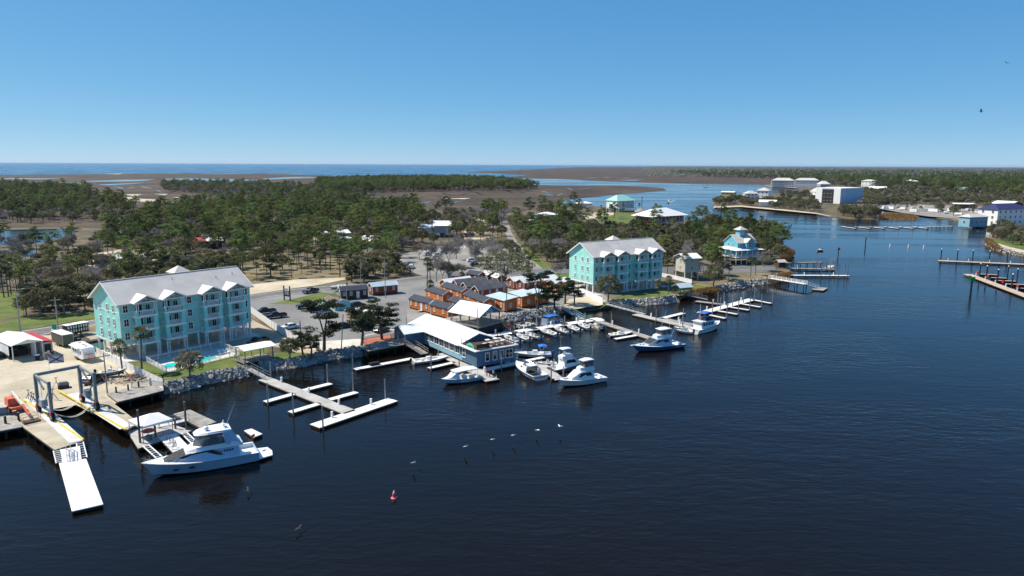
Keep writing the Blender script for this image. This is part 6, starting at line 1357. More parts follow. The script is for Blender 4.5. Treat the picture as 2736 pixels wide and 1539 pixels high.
P = G(170, 1036, 1.24); t = thing('engine_crate', 'dark crate with tarpaulin between the lift legs', 'crate', P, .6); B().box(-.9, .9, -.7, .7, 0, .7).obj('base', BROWNW, t); B().loft([[(-.95, -.75, .7), (.95, -.75, .7), (.95, .75, .7), (-.95, .75, .7)], [(-.6, -.4, 1.15), (.6, -.4, 1.15), (.6, .4, 1.15), (-.6, .4, 1.15)]]).obj('tarpaulin', M('grey_tarpaulin', (.16, .16, .17), .8, var=.2), t)
P = G(4, 1106, 1.24); t = thing('steel_drum_group', 'blue-grey steel bin at the left edge beside the boom lift', 'bin', P, .4); B().box(-.9, .9, -.6, .6, 0, 1.2).obj('bin_body', LIFT, t); B().box(-.95, .95, -.65, .65, 1.2, 1.3).obj('lid', GREYW, t)
t = skiff('grey aluminium skiff resting on the yard behind the light pole', (262, 1020), (296, 1012), None, 5.2, STEELP); t.location.z = 1.24 + .45
car('black SUV parked behind the right lift leg', *vpos((242, 1026), (262, 1018), 1.24), BLK, group=None)
car('silver car half out of frame at the left edge of the yard', *vpos((-22, 962), (4, 955), 1.24), CHAR, group=None)
t = thing('scrap_pile', 'pile of rusty boat stands and timber beside the picket fence', 'scrap pile', G(330, 1018, 1.24), 0)
rg = random.Random(5)
for i in range(46):
    x, y = rg.gauss(0, 2.2), rg.gauss(0, 1.5); a = rg.uniform(0, 3.1); L_ = rg.uniform(.5, 1.3); z = rg.uniform(.05, .3)
    B().bar((x - L_ * math.cos(a), y - L_ * math.sin(a), z), (x + L_ * math.cos(a), y + L_ * math.sin(a), z + rg.uniform(0, 1.1)), rg.uniform(.06, .14)).obj('scrap_bar', rg.choice((BROWNW, BLACK, WOODG, RUST)), t)
t = thing('tool_cart', 'cluttered workbench and parts in front of the cargo trailer', 'workbench', G(132, 958, 1.24), .9)
B().box(-1.1, 1.1, -.5, .5, .85, .95).obj('bench_top', WOODG, t)
for x in (-1, 1):
    for y in (-.4, .4): B().box(x - .06, x + .06, y - .06, y + .06, 0, .85).obj('leg', STEELP, t)
for i in range(7): x = rg.uniform(-.9, .9); B().box(x - .18, x + .18, -.2, .25, .95, .95 + rg.uniform(.2, .8)).obj('engine_part', rg.choice((WHITE, BLACK, STEELP, RUST)), t)
P = G(101, 962, 1.24); t = thing('waste_bin', 'dark wheeled bin on the shadowed yard in front of the shed', 'bin', P, .3); B().loft([[(-.3, -.3, .05), (.3, -.3, .05), (.3, .3, .05), (-.3, .3, .05)], [(-.4, -.4, 1.1), (.4, -.4, 1.1), (.4, .4, 1.1), (-.4, .4, 1.1)]]).obj('body', BLACK, t); B().box(-.43, .43, -.43, .43, 1.1, 1.18).obj('lid', GREYW, t)
P = G(256, 932, 1.24); t = thing('dumpster', 'aqua dumpster enclosure beside the apartment gable', 'dumpster', P, math.radians(51)); B().box(-1.8, 1.8, -1.0, 1.0, 0, 1.5).obj('body', AQUA2, t); B().box(-1.5, 1.5, -.8, .8, 1.5, 2.1).obj('contents', DARKW, t)
P = G(147, 893, 1.24); t = thing('post_sign', 'small green square sign on a white stand beside the utility pole', 'sign', P, .3); B().box(-.6, .6, -.5, .5, 0, 1.3).obj('stand', WHITE, t); B().box(-.5, .5, -.05, .05, 1.3, 2.5).obj('sign_face', M('green_paint', (.02, .30, .16), .6), t)
# entrance sign
P, Q = G(767, 803, 1.25), G(779, 806, 1.25); t = thing('entrance_sign', 'dark wooden entrance sign with white arched board on the lawn', 'sign', P, ang(P, Q) + .2)
for x in (-1.2, 1.4): B().box(x - .14, x + .14, -.14, .14, 0, 4.6).obj('post', DARKW, t)
sg = B().exty([(x * .75, z * .9) for x, z in ARCH], -.05, .05).obj('sign_board', WHITE, t, (.1, 0, 3.1)); marks(sg, -.55, .55, .35, .2, BLACK, seed=2)
sb = B().box(-1.1, 1.3, -.06, .06, 1.3, 3.05).obj('lower_board', DARKW, t); marks(sb, -.8, 1.0, 2.6, .22, WHITE, y=-.075, seed=3, rows=3)
# fences
VIN = M('white_vinyl', (.74, .74, .73), .5, var=.03, sc=.4)
def fence(label, px, h=1.8, z=1.24, solid=True, seg=2.4, pk=.14, name='fence', group=None, mat=None):
    t = None
    p = [G(x, y, z) for x, y in px]; t = thing(name, label, 'fence', p[0], 0, group); o = p[0]; mat = mat or VIN
    pm = B().box(-.07, .07, -.07, .07, 0, h + .08).box(-.09, .09, -.09, .09, h + .08, h + .14).mesh('post', mat)
    put('post', pm, t, (0, 0, 0))
    for a, c in zip(p, p[1:]):
        L = (c - a).length; n = max(1, round(L / seg)); l = L / n; rz = ang(a, c)
        def mk():
            b = B()
            if solid: b.box(.07, l - .07, -.025, .025, .08, h - .06); b.box(.07, l - .07, -.04, .04, h - .06, h + .02); b.box(.07, l - .07, -.04, .04, .04, .14)
            else:
                b.box(.07, l - .07, -.03, .03, h - .12, h - .04); b.box(.07, l - .07, -.03, .03, .12, .2); k = int(l / pk)
                for i in range(1, k): b.box(l * i / k - .028, l * i / k + .028, -.018, .018, .2, h - .12 if i % 1 == 0 else h)
            return b.mesh('panel', mat)
        me = mk()
        for i in range(n):
            q = a.lerp(c, i / n) - o; put('panel', me, t, q, rz); put('post', pm, t, a.lerp(c, (i + 1) / n) - o, rz)
    return t
fence('long white vinyl fence between the apartment driveway and the parking lot', [(671, 836), (726, 876), (764, 899), (800, 918), (845, 938)])
fence('white vinyl fence between the boatyard and the apartment lawn', [(258, 946), (300, 968), (350, 992), (400, 1016), (436, 1034)], h=1.5)
fence('white picket fence beside the scrap pile on the timber wharf', [(352, 1036), (400, 1028), (436, 1034)], h=1.1, solid=False, z=1.62)
fence('white vinyl fence at the foot of the right apartment building', [(1526, 770), (1570, 792), (1610, 812)], h=1.8)
fence('low white wall along the grass right of the right apartment building', [(1760, 738), (1800, 746), (1848, 758)], h=1.5)
fence('white picket fence around the swimming pools', [(392, 968), (445, 996), (640, 948), (590, 925), (392, 968)], h=1.2, z=1.25, solid=False, name='pool_fence', pk=.3)
# pool
POOLW = M('turquoise_pool_water', (.02, .58, .56), .08, var=.08, sc=.6, bump=.015, bsc=2)
sheet('pool_terrace', [(394, 968), (446, 995), (638, 948), (590, 926)], CONC, 1.245)
def pool(label, px):
    p = [G(x, y, 1.25) for x, y in px]; t = thing('swimming_pool', label, 'pool', p[0]); q = [v - p[0] for v in p]
    if area2(q) < 0: q.reverse()
    B().prism([(v.x, v.y) for v in q], .0, .03).obj('water_surface', POOLW, t)
    c = sum(q, Vector()) / len(q); b = B(); n = len(q)
    o = [c + (v - c) * 1.10 for v in q]; b.add([(v.x, v.y, .07) for v in q] + [(v.x, v.y, .07) for v in o] + [(v.x, v.y, 0) for v in q] + [(v.x, v.y, 0) for v in o], [(i, n + i, n + (i + 1) % n, (i + 1) % n) for i in range(n)] + [(i, (i + 1) % n, 2 * n + (i + 1) % n, 2 * n + i) for i in range(n)]); b.obj('coping', WHITE, t)
pool('smaller turquoise swimming pool left of the small oak inside the pool fence', [(434, 978), (446, 984), (482, 977), (470, 969), (448, 972)])
pool('larger turquoise swimming pool right of the small oak inside the pool fence', [(518, 966), (528, 972), (550, 966), (580, 955), (566, 948), (530, 957)])
for i, (x, y) in enumerate(((588, 946), (598, 944), (608, 942))):
    P = G(x, y, 1.25); t = thing('sun_lounger', 'white sun lounger on the pool terrace, %s from the larger pool' % ('first', 'second', 'third')[i], 'lounger', P, 2.2, 'pool loungers'); B().box(-.9, .5, -.32, .32, .28, .36).obj('seat', WHITE, t); B().bar((.5, 0, .32), (1.0, 0, .75), .62, .07).obj('backrest', WHITE, t)
    for xx in (-.75, .4):
        for yy in (-.28, .28): B().box(xx - .03, xx + .03, yy - .03, yy + .03, 0, .28).obj('leg', WHITE, t)
# poles
WOODP = M('brown_utility_pole', (.10, .08, .065), .9, c2=(.17, .14, .12), sc=2); GREYP = M('grey_utility_pole', (.28, .26, .23), .9, c2=(.38, .36, .33), sc=2)
def pole(label, px, h, z=1.24, arm=True, mat=GREYP, lamp=False, r=.14, rz=.5, group='utility and light poles', lean=(0, 0)):
    t = thing('utility_pole', label, 'pole', G(*px, z), rz, group); B().tube((0, 0, 0), (lean[0], lean[1], h), r, r * .7, n=8).obj('shaft', mat, t)
    if arm: B().box(-1.1 + lean[0], 1.1 + lean[0], -.06 + lean[1], .06 + lean[1], h - .7, h - .55).obj('crossarm', mat, t); [B().tube((x + lean[0], lean[1], h - .55), (x + lean[0], lean[1], h - .35), .05, n=6).obj('insulator', DARKIN, t) for x in (-.95, 0.35, .95)]
    if lamp: B().bar((lean[0], lean[1], h - .3), (lean[0] + 1.3, lean[1], h - .1), .07).obj('lamp_arm', STEELP, t); B().box(lean[0] + 1.1, lean[0] + 1.8, lean[1] - .14, lean[1] + .14, h - .2, h - .06).obj('lamp_head', GREYW, t)
    return t
pole('brown utility pole with crossarm beside the white boat shed road', (157, 893), 9.2)
pole('pale metal light pole behind the boat shed', (55, 888), 11, arm=False, mat=STEELP, lamp=True, r=.16)
pole('grey pole with crossarm at the caravan in the boatyard', (287, 1050), 7.6, rz=.9)
pole('dark leaning pole at the shore lawn corner', (809, 945), 7.5, arm=False, mat=WOODP, lean=(-.3, 0))
pole('thin leaning wooden pole on the seawall left of the timber deck', (912, 932), 8.0, arm=False, mat=GREYP, lean=(.7, 0))
pole('wooden utility pole behind the dark brown cabin', (965, 766), 9.5); pole('tall wooden pole beside the pale-roofed entrance cabin', (1030, 796), 12, arm=False)
pole('wooden pole in front of the dark brown cabin', (927, 810), 9.5, arm=False); pole('short wooden pole beside the aqua shed', (850, 822), 2.2, arm=False); pole('tall wooden pole among the cabins right of the live oak', (1340, 775), 8, arm=False); pole('wooden pole in front of the bright orange cabins', (1353, 840), 7.5, arm=False, mat=WOODP, lean=(.1, 0))
pole('street light pole on the side road verge', (1408, 702), 8.5, arm=False, lamp=True, mat=STEELP); pole('short dark pole on the side road', (1394, 695), 3.5, arm=False, mat=WOODP)
pole('wooden pole between the restaurant roof and the pavilion', (1276, 886), 6, arm=False)
# life ring post, notice board
t = thing('life_ring_stand', 'red life ring on a post on the long white dock', 'life ring', G(1364, 887, .5), 0); B().box(-.06, .06, -.06, .06, 0, 1.7).obj('post', WHITE, t); B().lathe([(.3, -.06), (.48, -.06), (.48, .08), (.3, .08)], 14).obj('ring', REDB, t, (0, -.1, 1.5)).rotation_euler = (math.pi / 2, 0, 0)
t = thing('notice_board', 'white notice board standing on the long white dock', 'sign', G(1455, 874, .5), -.25); B().box(-.9, .9, -.04, .04, .5, 2.3).obj('panel', WHITE, t); [B().box(x - .05, x + .05, -.09, -.041, 0, 2.3).obj('post', STEELP, t) for x in (-.8, .8)]
t = thing('fuel_pump', 'dark red pump box on the terrace stair of the restaurant', 'pump', G(1400, 899, .5), 0); B().box(-.3, .3, -.2, .2, 0, 1.3).obj('body', REDB, t); B().box(-.25, .25, -.22, -.2, .8, 1.2).obj('display', GLASS, t)
# buoys and markers
t = thing('channel_buoy', 'red nun buoy floating alone in the foreground water', 'buoy', G(1053, 1331, 0), 0); t.scale = (.55,) * 3
B().lathe([(.1, -.4), (.75, -.2), (.8, .12), (.62, .25), (.42, .5), (.40, 1.2), (.30, 1.35), (.12, 1.5)], 16).obj('float', M('faded_red_paint', (.62, .06, .08), .5, c2=(.75, .16, .17), sc=2), t); B().lathe([(.14, 1.48), (.2, 1.6), (.06, 1.75)], 10).obj('lantern', WHITE, t); b = B(); b.path([(-.12, 0, 1.7), (-.12, 0, 2.0), (.12, 0, 2.0), (.12, 0, 1.7)], .03, 5); b.obj('lifting_ring', WHITE, t)
def marker(label, px, kind, h=5., r=.2, mat=DARKP):
    t = thing('channel_marker', label, 'marker', G(*px, 0), 0); B().tube((0, 0, -1.5), (0, 0, h), r, n=10).obj('pile', mat, t)
    if kind == 'red': B().exty([(-.9, 0), (.9, 0), (0, 1.5)], -.05, .05).obj('sign_board', REDB, t, (0, -r - .06, h - 1.1))
    if kind == 'green': B().box(-.75, .75, -.05, .05, 0, 1.5).obj('sign_board', M('bright_green_sign', (.0, .42, .04), .5), t, (0, -r - .06, h - 1.4)); B().box(-.05, .05, -.75, .75, 0, 1.5).obj('sign_board', M('dark_green_sign', (.0, .08, .02), .5), t, (-.8, 0, h - 1.0))
    return t
marker('green square channel marker on a black pile beside the diagonal tan dock', (2593, 787), 'green', 6.0, .3)
marker('red triangular channel marker off the boat ramp', (2239, 687), 'red', 4.6); marker('dark channel marker pile with a small cage in mid river', (2312, 659), 'none', 5.0, .25); marker('green channel marker leaning in the river beyond the blue house', (2067, 608), 'green', 5, .2)
marker('tall bare pile left of a pair behind the blue house', (1925, 601), 'none', 14, .3); marker('tall bare pile right of a pair behind the blue house', (1933, 601), 'none', 14, .3); marker('red channel marker off the teal-roofed house', (1715, 545), 'red', 8, .3)
for i, (x, y, k) in enumerate(((2378, 660, 1), (2427, 662, 1), (2468, 664, 1))):
    t = thing('mooring_buoy', 'white spar buoy in the cove, %s of three' % ('leftmost', 'middle', 'rightmost')[i], 'buoy', G(x, y, 0), 0, 'white spar buoys'); B().lathe([(.1, -.3), (.3, 0), (.3, 1.4), (.1, 1.7)], 10).obj('float', WHITE, t); B().lathe([(.31, .9), (.31, 1.1)], 10).obj('band', REDB, t)
# birds
BIRDW = M('white_feathers', (.72, .72, .70), .8, var=.05); BIRDD = M('dark_feathers', (.03, .028, .025), .8, var=.2)
def bird(label, px, z, rz, bank, flap, mat=BIRDW, s=1., group='white birds flying low over the water'):
    r = thing('bird', label, 'bird', G(*px, z), rz, group); r.rotation_euler = (bank, 0, rz); r.scale = (s, s, s)
    secs = ((-.42, .02, .0), (-.25, .08, .0), (0, .12, .0), (.25, .09, .01), (.42, .05, .04), (.62, .05, .07), (.74, .045, .07), (.95, .01, .05))
    b = B(); b.loft([[(x, w * math.cos(k * math.pi / 4), c + w * math.sin(k * math.pi / 4)) for k in range(8)] for x, w, c in secs])
    for sg in (1, -1):                                        # body and wings in one skin
        q = [(.22, .06, .05), (.34, .5, .05 + flap * .35), (.12, 1.15, .05 + flap * .55), (-.1, 1.2, .05 + flap * .5), (-.12, .5, .04 + flap * .3), (-.18, .06, .03)]
        v = [(x, sg * y, zz) for x, y, zz in q] + [(x, sg * y, zz - .04) for x, y, zz in q]
        b.add(v, [(0, 1, 4, 5), (1, 2, 3, 4), (11, 10, 7, 6), (10, 9, 8, 7), (0, 6, 7, 1), (1, 7, 8, 2), (2, 8, 9, 3), (3, 9, 10, 4), (4, 10, 11, 5)])
    b.add([(-.4, -.06, .01), (-.4, .06, .01), (-.72, .14, 0), (-.72, -.14, 0)], [(0, 1, 2, 3)])
    b.obj('body', mat, r, smooth=True)
for (x, y), bk, fl, l in (((1107, 1236), .5, .3, 'lowest, left of the line'), ((1246, 1193), .45, .3, 'second from the left'), ((1318, 1174), .4, .25, 'third from the left'), ((1373, 1163), .4, .3, 'fourth from the left'), ((1437, 1148), .5, -.6, 'fifth from the left, wings down'), ((1498, 1140), .2, .8, 'rightmost, wings raised')):
    bird('white bird gliding low over the river, ' + l, (x, y), 1.2, math.radians(205), bk, fl, s=.62)
bird('dark bird skimming the water below the yacht', (662, 1310), .5, .4, .1, .5, BIRDD, .55, None); bird('dark bird skimming the water at the bottom of the view', (797, 1412), .5, -.4, .1, .5, BIRDD, .55, None)
def skybird(label, px, D, rz, s):
    u, v = (px[0] - 1368) / FPX, (769.5 - px[1]) / FPX; d = (cx * u + cy * v + F_).normalized(); P = Vector((0, 0, HC)) + d * D
    bird(label, (1368, 800), 1, rz, .5, .4, BIRDD, s, None); o = [o for o in bpy.data.objects if o.get('label') == label][0]; o.location = P
skybird('dark bird high in the sky at the right edge', (2690, 168), 200, .5, .6); skybird('dark bird in the right sky nearer the horizon', (2622, 297), 200, 2.5, .7)
# people
def person(label, P, rz, shirt, legs, name='person'):
    me = bpy.data.meshes.new('body'); J = dict(pel=(0, 0, .95), ch=(0, 0, 1.3), nk=(0, 0, 1.48), hd=(0, .02, 1.63), ht=(0, .01, 1.76), sl=(.19, 0, 1.42), el=(.26, .02, 1.14), wl=(.24, .16, .95), sr=(-.19, 0, 1.42), er=(-.27, .02, 1.14), wr=(-.22, .14, .94), hl=(.1, 0, .9), kl=(.11, .03, .5), fl=(.11, -.02, .08), tl=(.12, .16, .04), hr=(-.1, 0, .9), kr=(-.11, .05, .5), fr=(-.12, .02, .08), tr=(-.13, .2, .04))
    ks = list(J); E = [('pel', 'ch'), ('ch', 'nk'), ('nk', 'hd'), ('hd', 'ht'), ('ch', 'sl'), ('sl', 'el'), ('el', 'wl'), ('ch', 'sr'), ('sr', 'er'), ('er', 'wr'), ('pel', 'hl'), ('hl', 'kl'), ('kl', 'fl'), ('fl', 'tl'), ('pel', 'hr'), ('hr', 'kr'), ('kr', 'fr'), ('fr', 'tr')]
    R = dict(pel=.14, ch=.16, nk=.06, hd=.10, ht=.07, sl=.07, el=.05, wl=.035, sr=.07, er=.05, wr=.035, hl=.09, kl=.065, fl=.045, tl=.035, hr=.09, kr=.065, fr=.045, tr=.035)
    me.from_pydata([J[k] for k in ks], [(ks.index(a), ks.index(c)) for a, c in E], [])
    o = put(name, me, None, P, rz); tag(o, label, 'person')
    md = o.modifiers.new('skin', 'SKIN'); sv = me.skin_vertices[0].data
    for i, k in enumerate(ks): sv[i].radius = (R[k], R[k])
    sv[0].use_root = True; o.modifiers.new('smooth', 'SUBSURF').levels = 1; o.modifiers['smooth'].render_levels = 1
    m_ = bpy.data.materials.new('clothed_person'); m_.use_nodes = True; n = m_.node_tree.nodes; l = m_.node_tree.links.new
    tc = n.new('ShaderNodeTexCoord'); sx = n.new('ShaderNodeSeparateXYZ'); cr_ = n.new('ShaderNodeValToRGB'); dv = n.new('ShaderNodeMath'); dv.operation = 'DIVIDE'; dv.inputs[1].default_value = 2
    l(tc.outputs['Object'], sx.inputs[0]); l(sx.outputs[2], dv.inputs[0]); l(dv.outputs[0], cr_.inputs[0]); l(cr_.outputs[0], n['Principled BSDF'].inputs['Base Color'])
    cr_.color_ramp.interpolation = 'CONSTANT'; e = cr_.color_ramp.elements; e[0].position = 0; e[0].color = (.02, .02, .02, 1); e[1].position = .05; e[1].color = (*legs, 1)
    for p_, c_ in ((.48, shirt), (.745, (.42, .24, .16)), (.85, (.05, .03, .02))): q = e.new(p_); q.color = (*c_, 1)
    me.materials.append(m_); return o
person('person in a red shirt standing on the restaurant dock', G(1301, 1004, .5), 2.6, (.55, .03, .06), (.03, .03, .04)); person('person in dark clothes on the restaurant dock beside the bicycle', G(1309, 1008, .5), 1.2, (.03, .035, .04), (.02, .02, .025)); person('person in a white shirt at the end of the restaurant dock', G(1318, 1009, .5), 4, (.65, .65, .65), (.05, .05, .06)); person('person in white clothes in the mouth of the boat shed', G(44, 951, 1.24), 4, (.6, .6, .6), (.4, .4, .4))
def bicycle(label, P, rz, group='bicycles'):
    t = thing('bicycle', label, 'bicycle', P, rz, group)
    for x in (-.52, .52):
        b = B(); b.path([(x + .33 * math.cos(k * math.pi / 7), 0, .34 + .33 * math.sin(k * math.pi / 7)) for k in range(15)], .025, 4); w_ = b.obj('wheel', TYRE, t)
        b = B(); [b.bar((x, 0, .34), (x + .32 * math.cos(k), 0, .34 + .32 * math.sin(k)), .012) for k in np.linspace(0, 6.28, 9)]; b.obj('spokes', CHROME, w_)
    b = B(); b.path([(-.52, 0, .34), (-.1, 0, .34), (.38, 0, .82), (-.2, 0, .8), (-.52, 0, .34)], .025, 5); b.path([(-.1, 0, .34), (-.22, 0, .9)], .025, 5); b.path([(.52, 0, .34), (.36, 0, .95)], .025, 5); b.obj('frame', BLACK, t); B().box(-.36, -.1, -.07, .07, .9, .96).obj('saddle', BLACK, t); B().bar((.36, -.28, .98), (.36, .28, .98), .04).obj('handlebar', CHROME, t)
bicycle('bicycle at the end of the restaurant dock', G(1322, 1012, .55), 1.0)
for i, (x, y) in enumerate(((450, 1182), (458, 1190), (466, 1197))): bicycle('bicycle on the white boarding platform, %s from the tent deck' % ('first', 'second', 'third')[i], G(x, y, .97), .8 + i * .4)
# ------------------------------------------------------------------ other houses
LAND = []          # named landmarks, used to say which tree is which
def house2(label, a, c, W, h, rise, wall, roof, stilt=0., hip=False, nx=3, ny=1, z=1.2, name='house', ov=.7, porch=0., lm=None, side=1, cat='house', ridge=None, rail=False, ww=1.0, wh=1.4, L=None):
    P, Q = G(*a, z), G(*c, z); rz = ang(P, Q); L = L or (Q - P).length; t = thing(name, label, cat, P, rz)
    B().box(0, L, 0, W, stilt, h).obj('wall', wall, t)
    b = B()
    if hip: roof_h(b, 0, L, 0, W, h, rise, ov, ridge)
    else:
        g = B(); g.extx([(.0, h), (W, h), (W / 2, h + rise - .05)], 0, L); g.obj('gable', wall, t); roof_g(b, 0, L, 0, W, h + .02, rise, ov, .15)
    b.obj('roof', roof, t)
    if stilt:
        pm = B().box(-.15, .15, -.15, .15, -.1, stilt).mesh('post', WHITE if wall is not BROWNW else WOODG); n = max(2, int(L / 3))
        for i in range(n + 1):
            for y in (.2, W - .2): put('post', pm, t, (.2 + (L - .4) * i / n, y, 0))
        B().box(L * .3, L * .7, W * .35, W * .8, 0, stilt - .02).obj('store_room', wall, t)
    fh = (h - stilt) / ny
    for k in range(ny):
        for i in range(nx): window(t, L * (i + .5) / nx, -.03, stilt + k * fh + fh * .32, 0, ww, min(wh, fh * .6))
        for i in range(max(1, int(W / 5))): window(t, -.03, W * (i + .5) / max(1, int(W / 5)), stilt + k * fh + fh * .32, -math.pi / 2, ww, min(wh, fh * .6))
    if porch:
        for k in range(ny):
            zf = stilt + k * fh; B().box(-.2, L + .2, -porch, -.02, zf - .2, zf).obj('porch_floor', WHITE, t); railing(t, [(0, -porch + .1, zf), (L, -porch + .1, zf)], 1.0, WHITE, pick=0, mid=True)
        pm = B().box(-.1, .1, -.1, .1, 0, h).mesh('porch_post', WHITE); n = max(2, int(L / 3.5))
        for i in range(n + 1): put('porch_post', pm, t, (L * i / n, -porch + .12, 0))
        B().box(-ov, L + ov, -porch - .4, -.71, h + .02, h + .14).obj('porch_roof', roof, t)
    keep_local(P, rz, -2, L + 2, -20 - porch, W + 2)
    if lm: LAND.append((lm, P + Vector((0, 0, 0))))
    return t
house2('small grey and yellow house with white hip roof among bare trees on the left', (300, 716), (352, 706), 8, 3.2, 1.6, GREYW, WHITE, hip=True, lm='the grey and yellow house')
house2('dark open shed with half red, half white metal roof in the left woods', (517, 668), (594, 664), 7, 4.2, 1.2, BROWNW, WHITEM, lm='the red and white roofed shed')
P, Q = G(517, 668, 1.2), G(594, 664, 1.2); rz = ang(P, Q); L = (Q - P).length
b = B(); b.extx([(-.75, 4.25 - .75 * .34 + .02), (3.5, 5.44), (3.5, 5.5), (-.75, 4.12)], -.75, L * .45); 
o = [o for o in bpy.data.objects if o.get('label', '').startswith('dark open shed')][0]; B().extx([(-.8, 4.22), (3.45, 5.66), (3.45, 5.72), (-.8, 4.28)], -.72, L * .45).obj('rusty_roof_panel', REDR, o)
house2('house with white roof deep in the central pine wood', (680, 617), (738, 613), 9, 4.5, 1.4, BEIGE, WHITEM, lm='the white roof deep in the pines')
house2('long white-roofed house in the pines left of the bright green tree', (852, 646), (935, 641), 9, 4, 1.3, BEIGE, WHITEM, lm='the long white roof in the pines')
house2('white-roofed outbuilding just below the long white roof in the pines', (900, 657), (940, 654), 6, 3, 1, GREYW, WHITEM)
house2('grey-blue gabled house with white roof beside the dark oaks', (960, 664), (1003, 668), 9, 4.4, 1.8, LBLUE, WHITEM, lm='the grey-blue gabled house')
house2('big grey-walled house on posts with white roof at the edge of the marsh', (1160, 634), (1203, 634), 11, 6.8, 2.2, GREYW, WHITEM, stilt=2.4, nx=0, lm='the grey house on the marsh edge')
house2('low white-roofed wing with porch left of the grey house at the marsh edge', (1122, 632), (1159, 633), 9, 5.2, 1.6, WHITE, WHITEM, stilt=2.2, porch=2, nx=2)
house2('small teal house with white hip roof right of the side road', (1455, 610), (1492, 607), 10, 8.5, 1.8, TEALW, WHITE, stilt=2.5, hip=True, nx=2, ny=2, lm='the small teal house')
house2('low white-roofed house left of the small teal house', (1385, 612), (1436, 611), 9, 4, 1.5, GREYW, WHITEM, nx=3, lm='the low white roof by the side road')
house2('white open pavilion with hip roof at the water behind the palms', (1550, 557), (1583, 556), 9, 4.5, 2.0, WHITE, WHITE, stilt=2.4, hip=True, nx=3)
t = house2('large pale house on posts with mint roof and balconies on the river bank', (1648, 567), (1693, 564.5), 13, 10, 5, WHITE, MINT, stilt=3.4, hip=True, nx=4, ny=2, porch=2.4, lm='the mint-roofed house')
house2('low mint-roofed wing left of the large mint-roofed house', (1627, 566), (1646, 566), 9, 7, 2.2, WHITE, MINT, stilt=3, nx=2)
t = house2('large red-brown house with wide white roof and white verandas facing the river', (1742, 608), (1826, 602), 15, 7.2, 5.2, M('brick_red_siding', (.22, .075, .06), .8, var=.1), WHITE, stilt=2.8, hip=True, nx=6, ny=1, ov=2.6, ridge=12, porch=2.2, lm='the wide white veranda roof')
P = G(1712, 573, 1.2); t = thing('thatched_hut', 'conical grey thatched hut roof on the river lawn', 'hut', P); B().lathe([(5.5, 2.2), (5.0, 3.0), (.3, 5.8)], 16).obj('thatch', WOODG, t); [B().tube((4.2 * math.cos(k), 4.2 * math.sin(k), 0), (4.2 * math.cos(k), 4.2 * math.sin(k), 2.4), .12).obj('post', WOODG, t) for k in np.linspace(0, 5.5, 7)]
t = house2('narrow beige house on posts with white roof beside the fishing hut', (1829, 749), (1866, 747), 6.5, 8.2, 1.2, BEIGE, WHITE, stilt=2.8, nx=1, ny=2, ov=.8, lm='the narrow beige house')
b = B()
for k in range(2):
    z = 2.9 + k * 2.6; b.box(5.6, 8.4, .5, 4.5, z - .15, z)
    for x in (5.7, 8.3):
        for y in (.6, 4.4): b.box(x - .1, x + .1, y - .1, y + .1, 0, z + 1)
b.obj('stair_tower', WHITE, t); B().extx([(.3, 6.6), (4.8, 6.0), (4.8, 6.1), (.3, 6.7)], 7.2, 11.5).obj('side_roof', WHITE, t)
# blue house with cupola
P, Q = G(1968, 706, 1.2), G(2020, 703, 1.2); rz = ang(P, Q); t = thing('cupola_house', 'bright blue house with white wraparound porch roof and square cupola on the point', 'house', P, rz); LAND.append(('the blue cupola house', P))
CYAN = M('bright_blue_siding', (.11, .42, .55), .7, var=.05, stripe=('Z', .2, .012)); L, W = 9.6, 9.0
B().box(0, L, 0, W, 3.2, 9.2).obj('wall', CYAN, t); b = B(); b.extx([(0, 9.2), (W, 9.2), (W / 2, 12.2)], 0, L); b.obj('gable', CYAN, t); roof_g(b := B(), 0, L, 0, W, 9.22, 3.1, .5, .15); b.obj('roof', GREYR, t)
B().box(3.4, 6.9, -1.6, -.01, 6.6, 9.4).obj('dormer_wall', CYAN, t); b = B(); b.exty([(3.4, 9.4), (6.9, 9.4), (5.15, 10.9)], -1.6, 2); b.obj('dormer_gable', CYAN, t); roof_gy(b := B(), 3.4, 6.9, -1.6, 3, 9.42, 1.55, .35, .12); b.obj('dormer_roof', GREYR, t)
B().box(3.4, 6.2, W / 2 - 1.5, W / 2 + 1.5, 11.2, 14.2).obj('cupola', CYAN, t); roof_h(b := B(), 3.4, 6.2, W / 2 - 1.5, W / 2 + 1.5, 14.2, 1.6, .7, .02); b.obj('cupola_roof', GREYR, t)
for x in (4.1, 4.8, 5.5): window(t, x, W / 2 - 1.53, 12.4, 0, .6, 1.3)
window(t, 5.15, -1.63, 7.2, 0, 1.8, 2.2, bars=(2, 1)); [window(t, x, -.03, 7.3, 0, 1.1, 1.5) for x in (1.6, 8.4)]; [window(t, -.03, y, 7.3, -math.pi / 2, 1.1, 1.5) for y in (3, 6)]; [window(t, x, -.03, 3.9, 0, 1.4, 1.9) for x in (1.5, 4.8, 8)]
b = B(); n = 2.8; v = [(-n, -n, 6.2), (L + n, -n, 6.2), (L + n, W + n, 6.2), (-n, W + n, 6.2), (-.02, -.02, 7.0), (L + .02, -.02, 7.0), (L + .02, W + .02, 7.0), (-.02, W + .02, 7.0)]; b.add(v, [(0, 1, 5, 4), (1, 2, 6, 5), (2, 3, 7, 6), (3, 0, 4, 7)]); b.add([(x, y, z - .12) for x, y, z in v], [(4, 5, 1, 0), (5, 6, 2, 1), (6, 7, 3, 2), (7, 4, 0, 3)]); b.obj('porch_roof', WHITE, t)
B().box(-2.4, L + 2.4, -2.4, W + 2.4, 3.0, 3.19).obj('porch_floor', WHITE, t); railing(t, [(-2.3, W, 3.2), (-2.3, -2.3, 3.2), (L + 2.3, -2.3, 3.2), (L + 2.3, W, 3.2)], 1.0, WHITE, pick=.3)
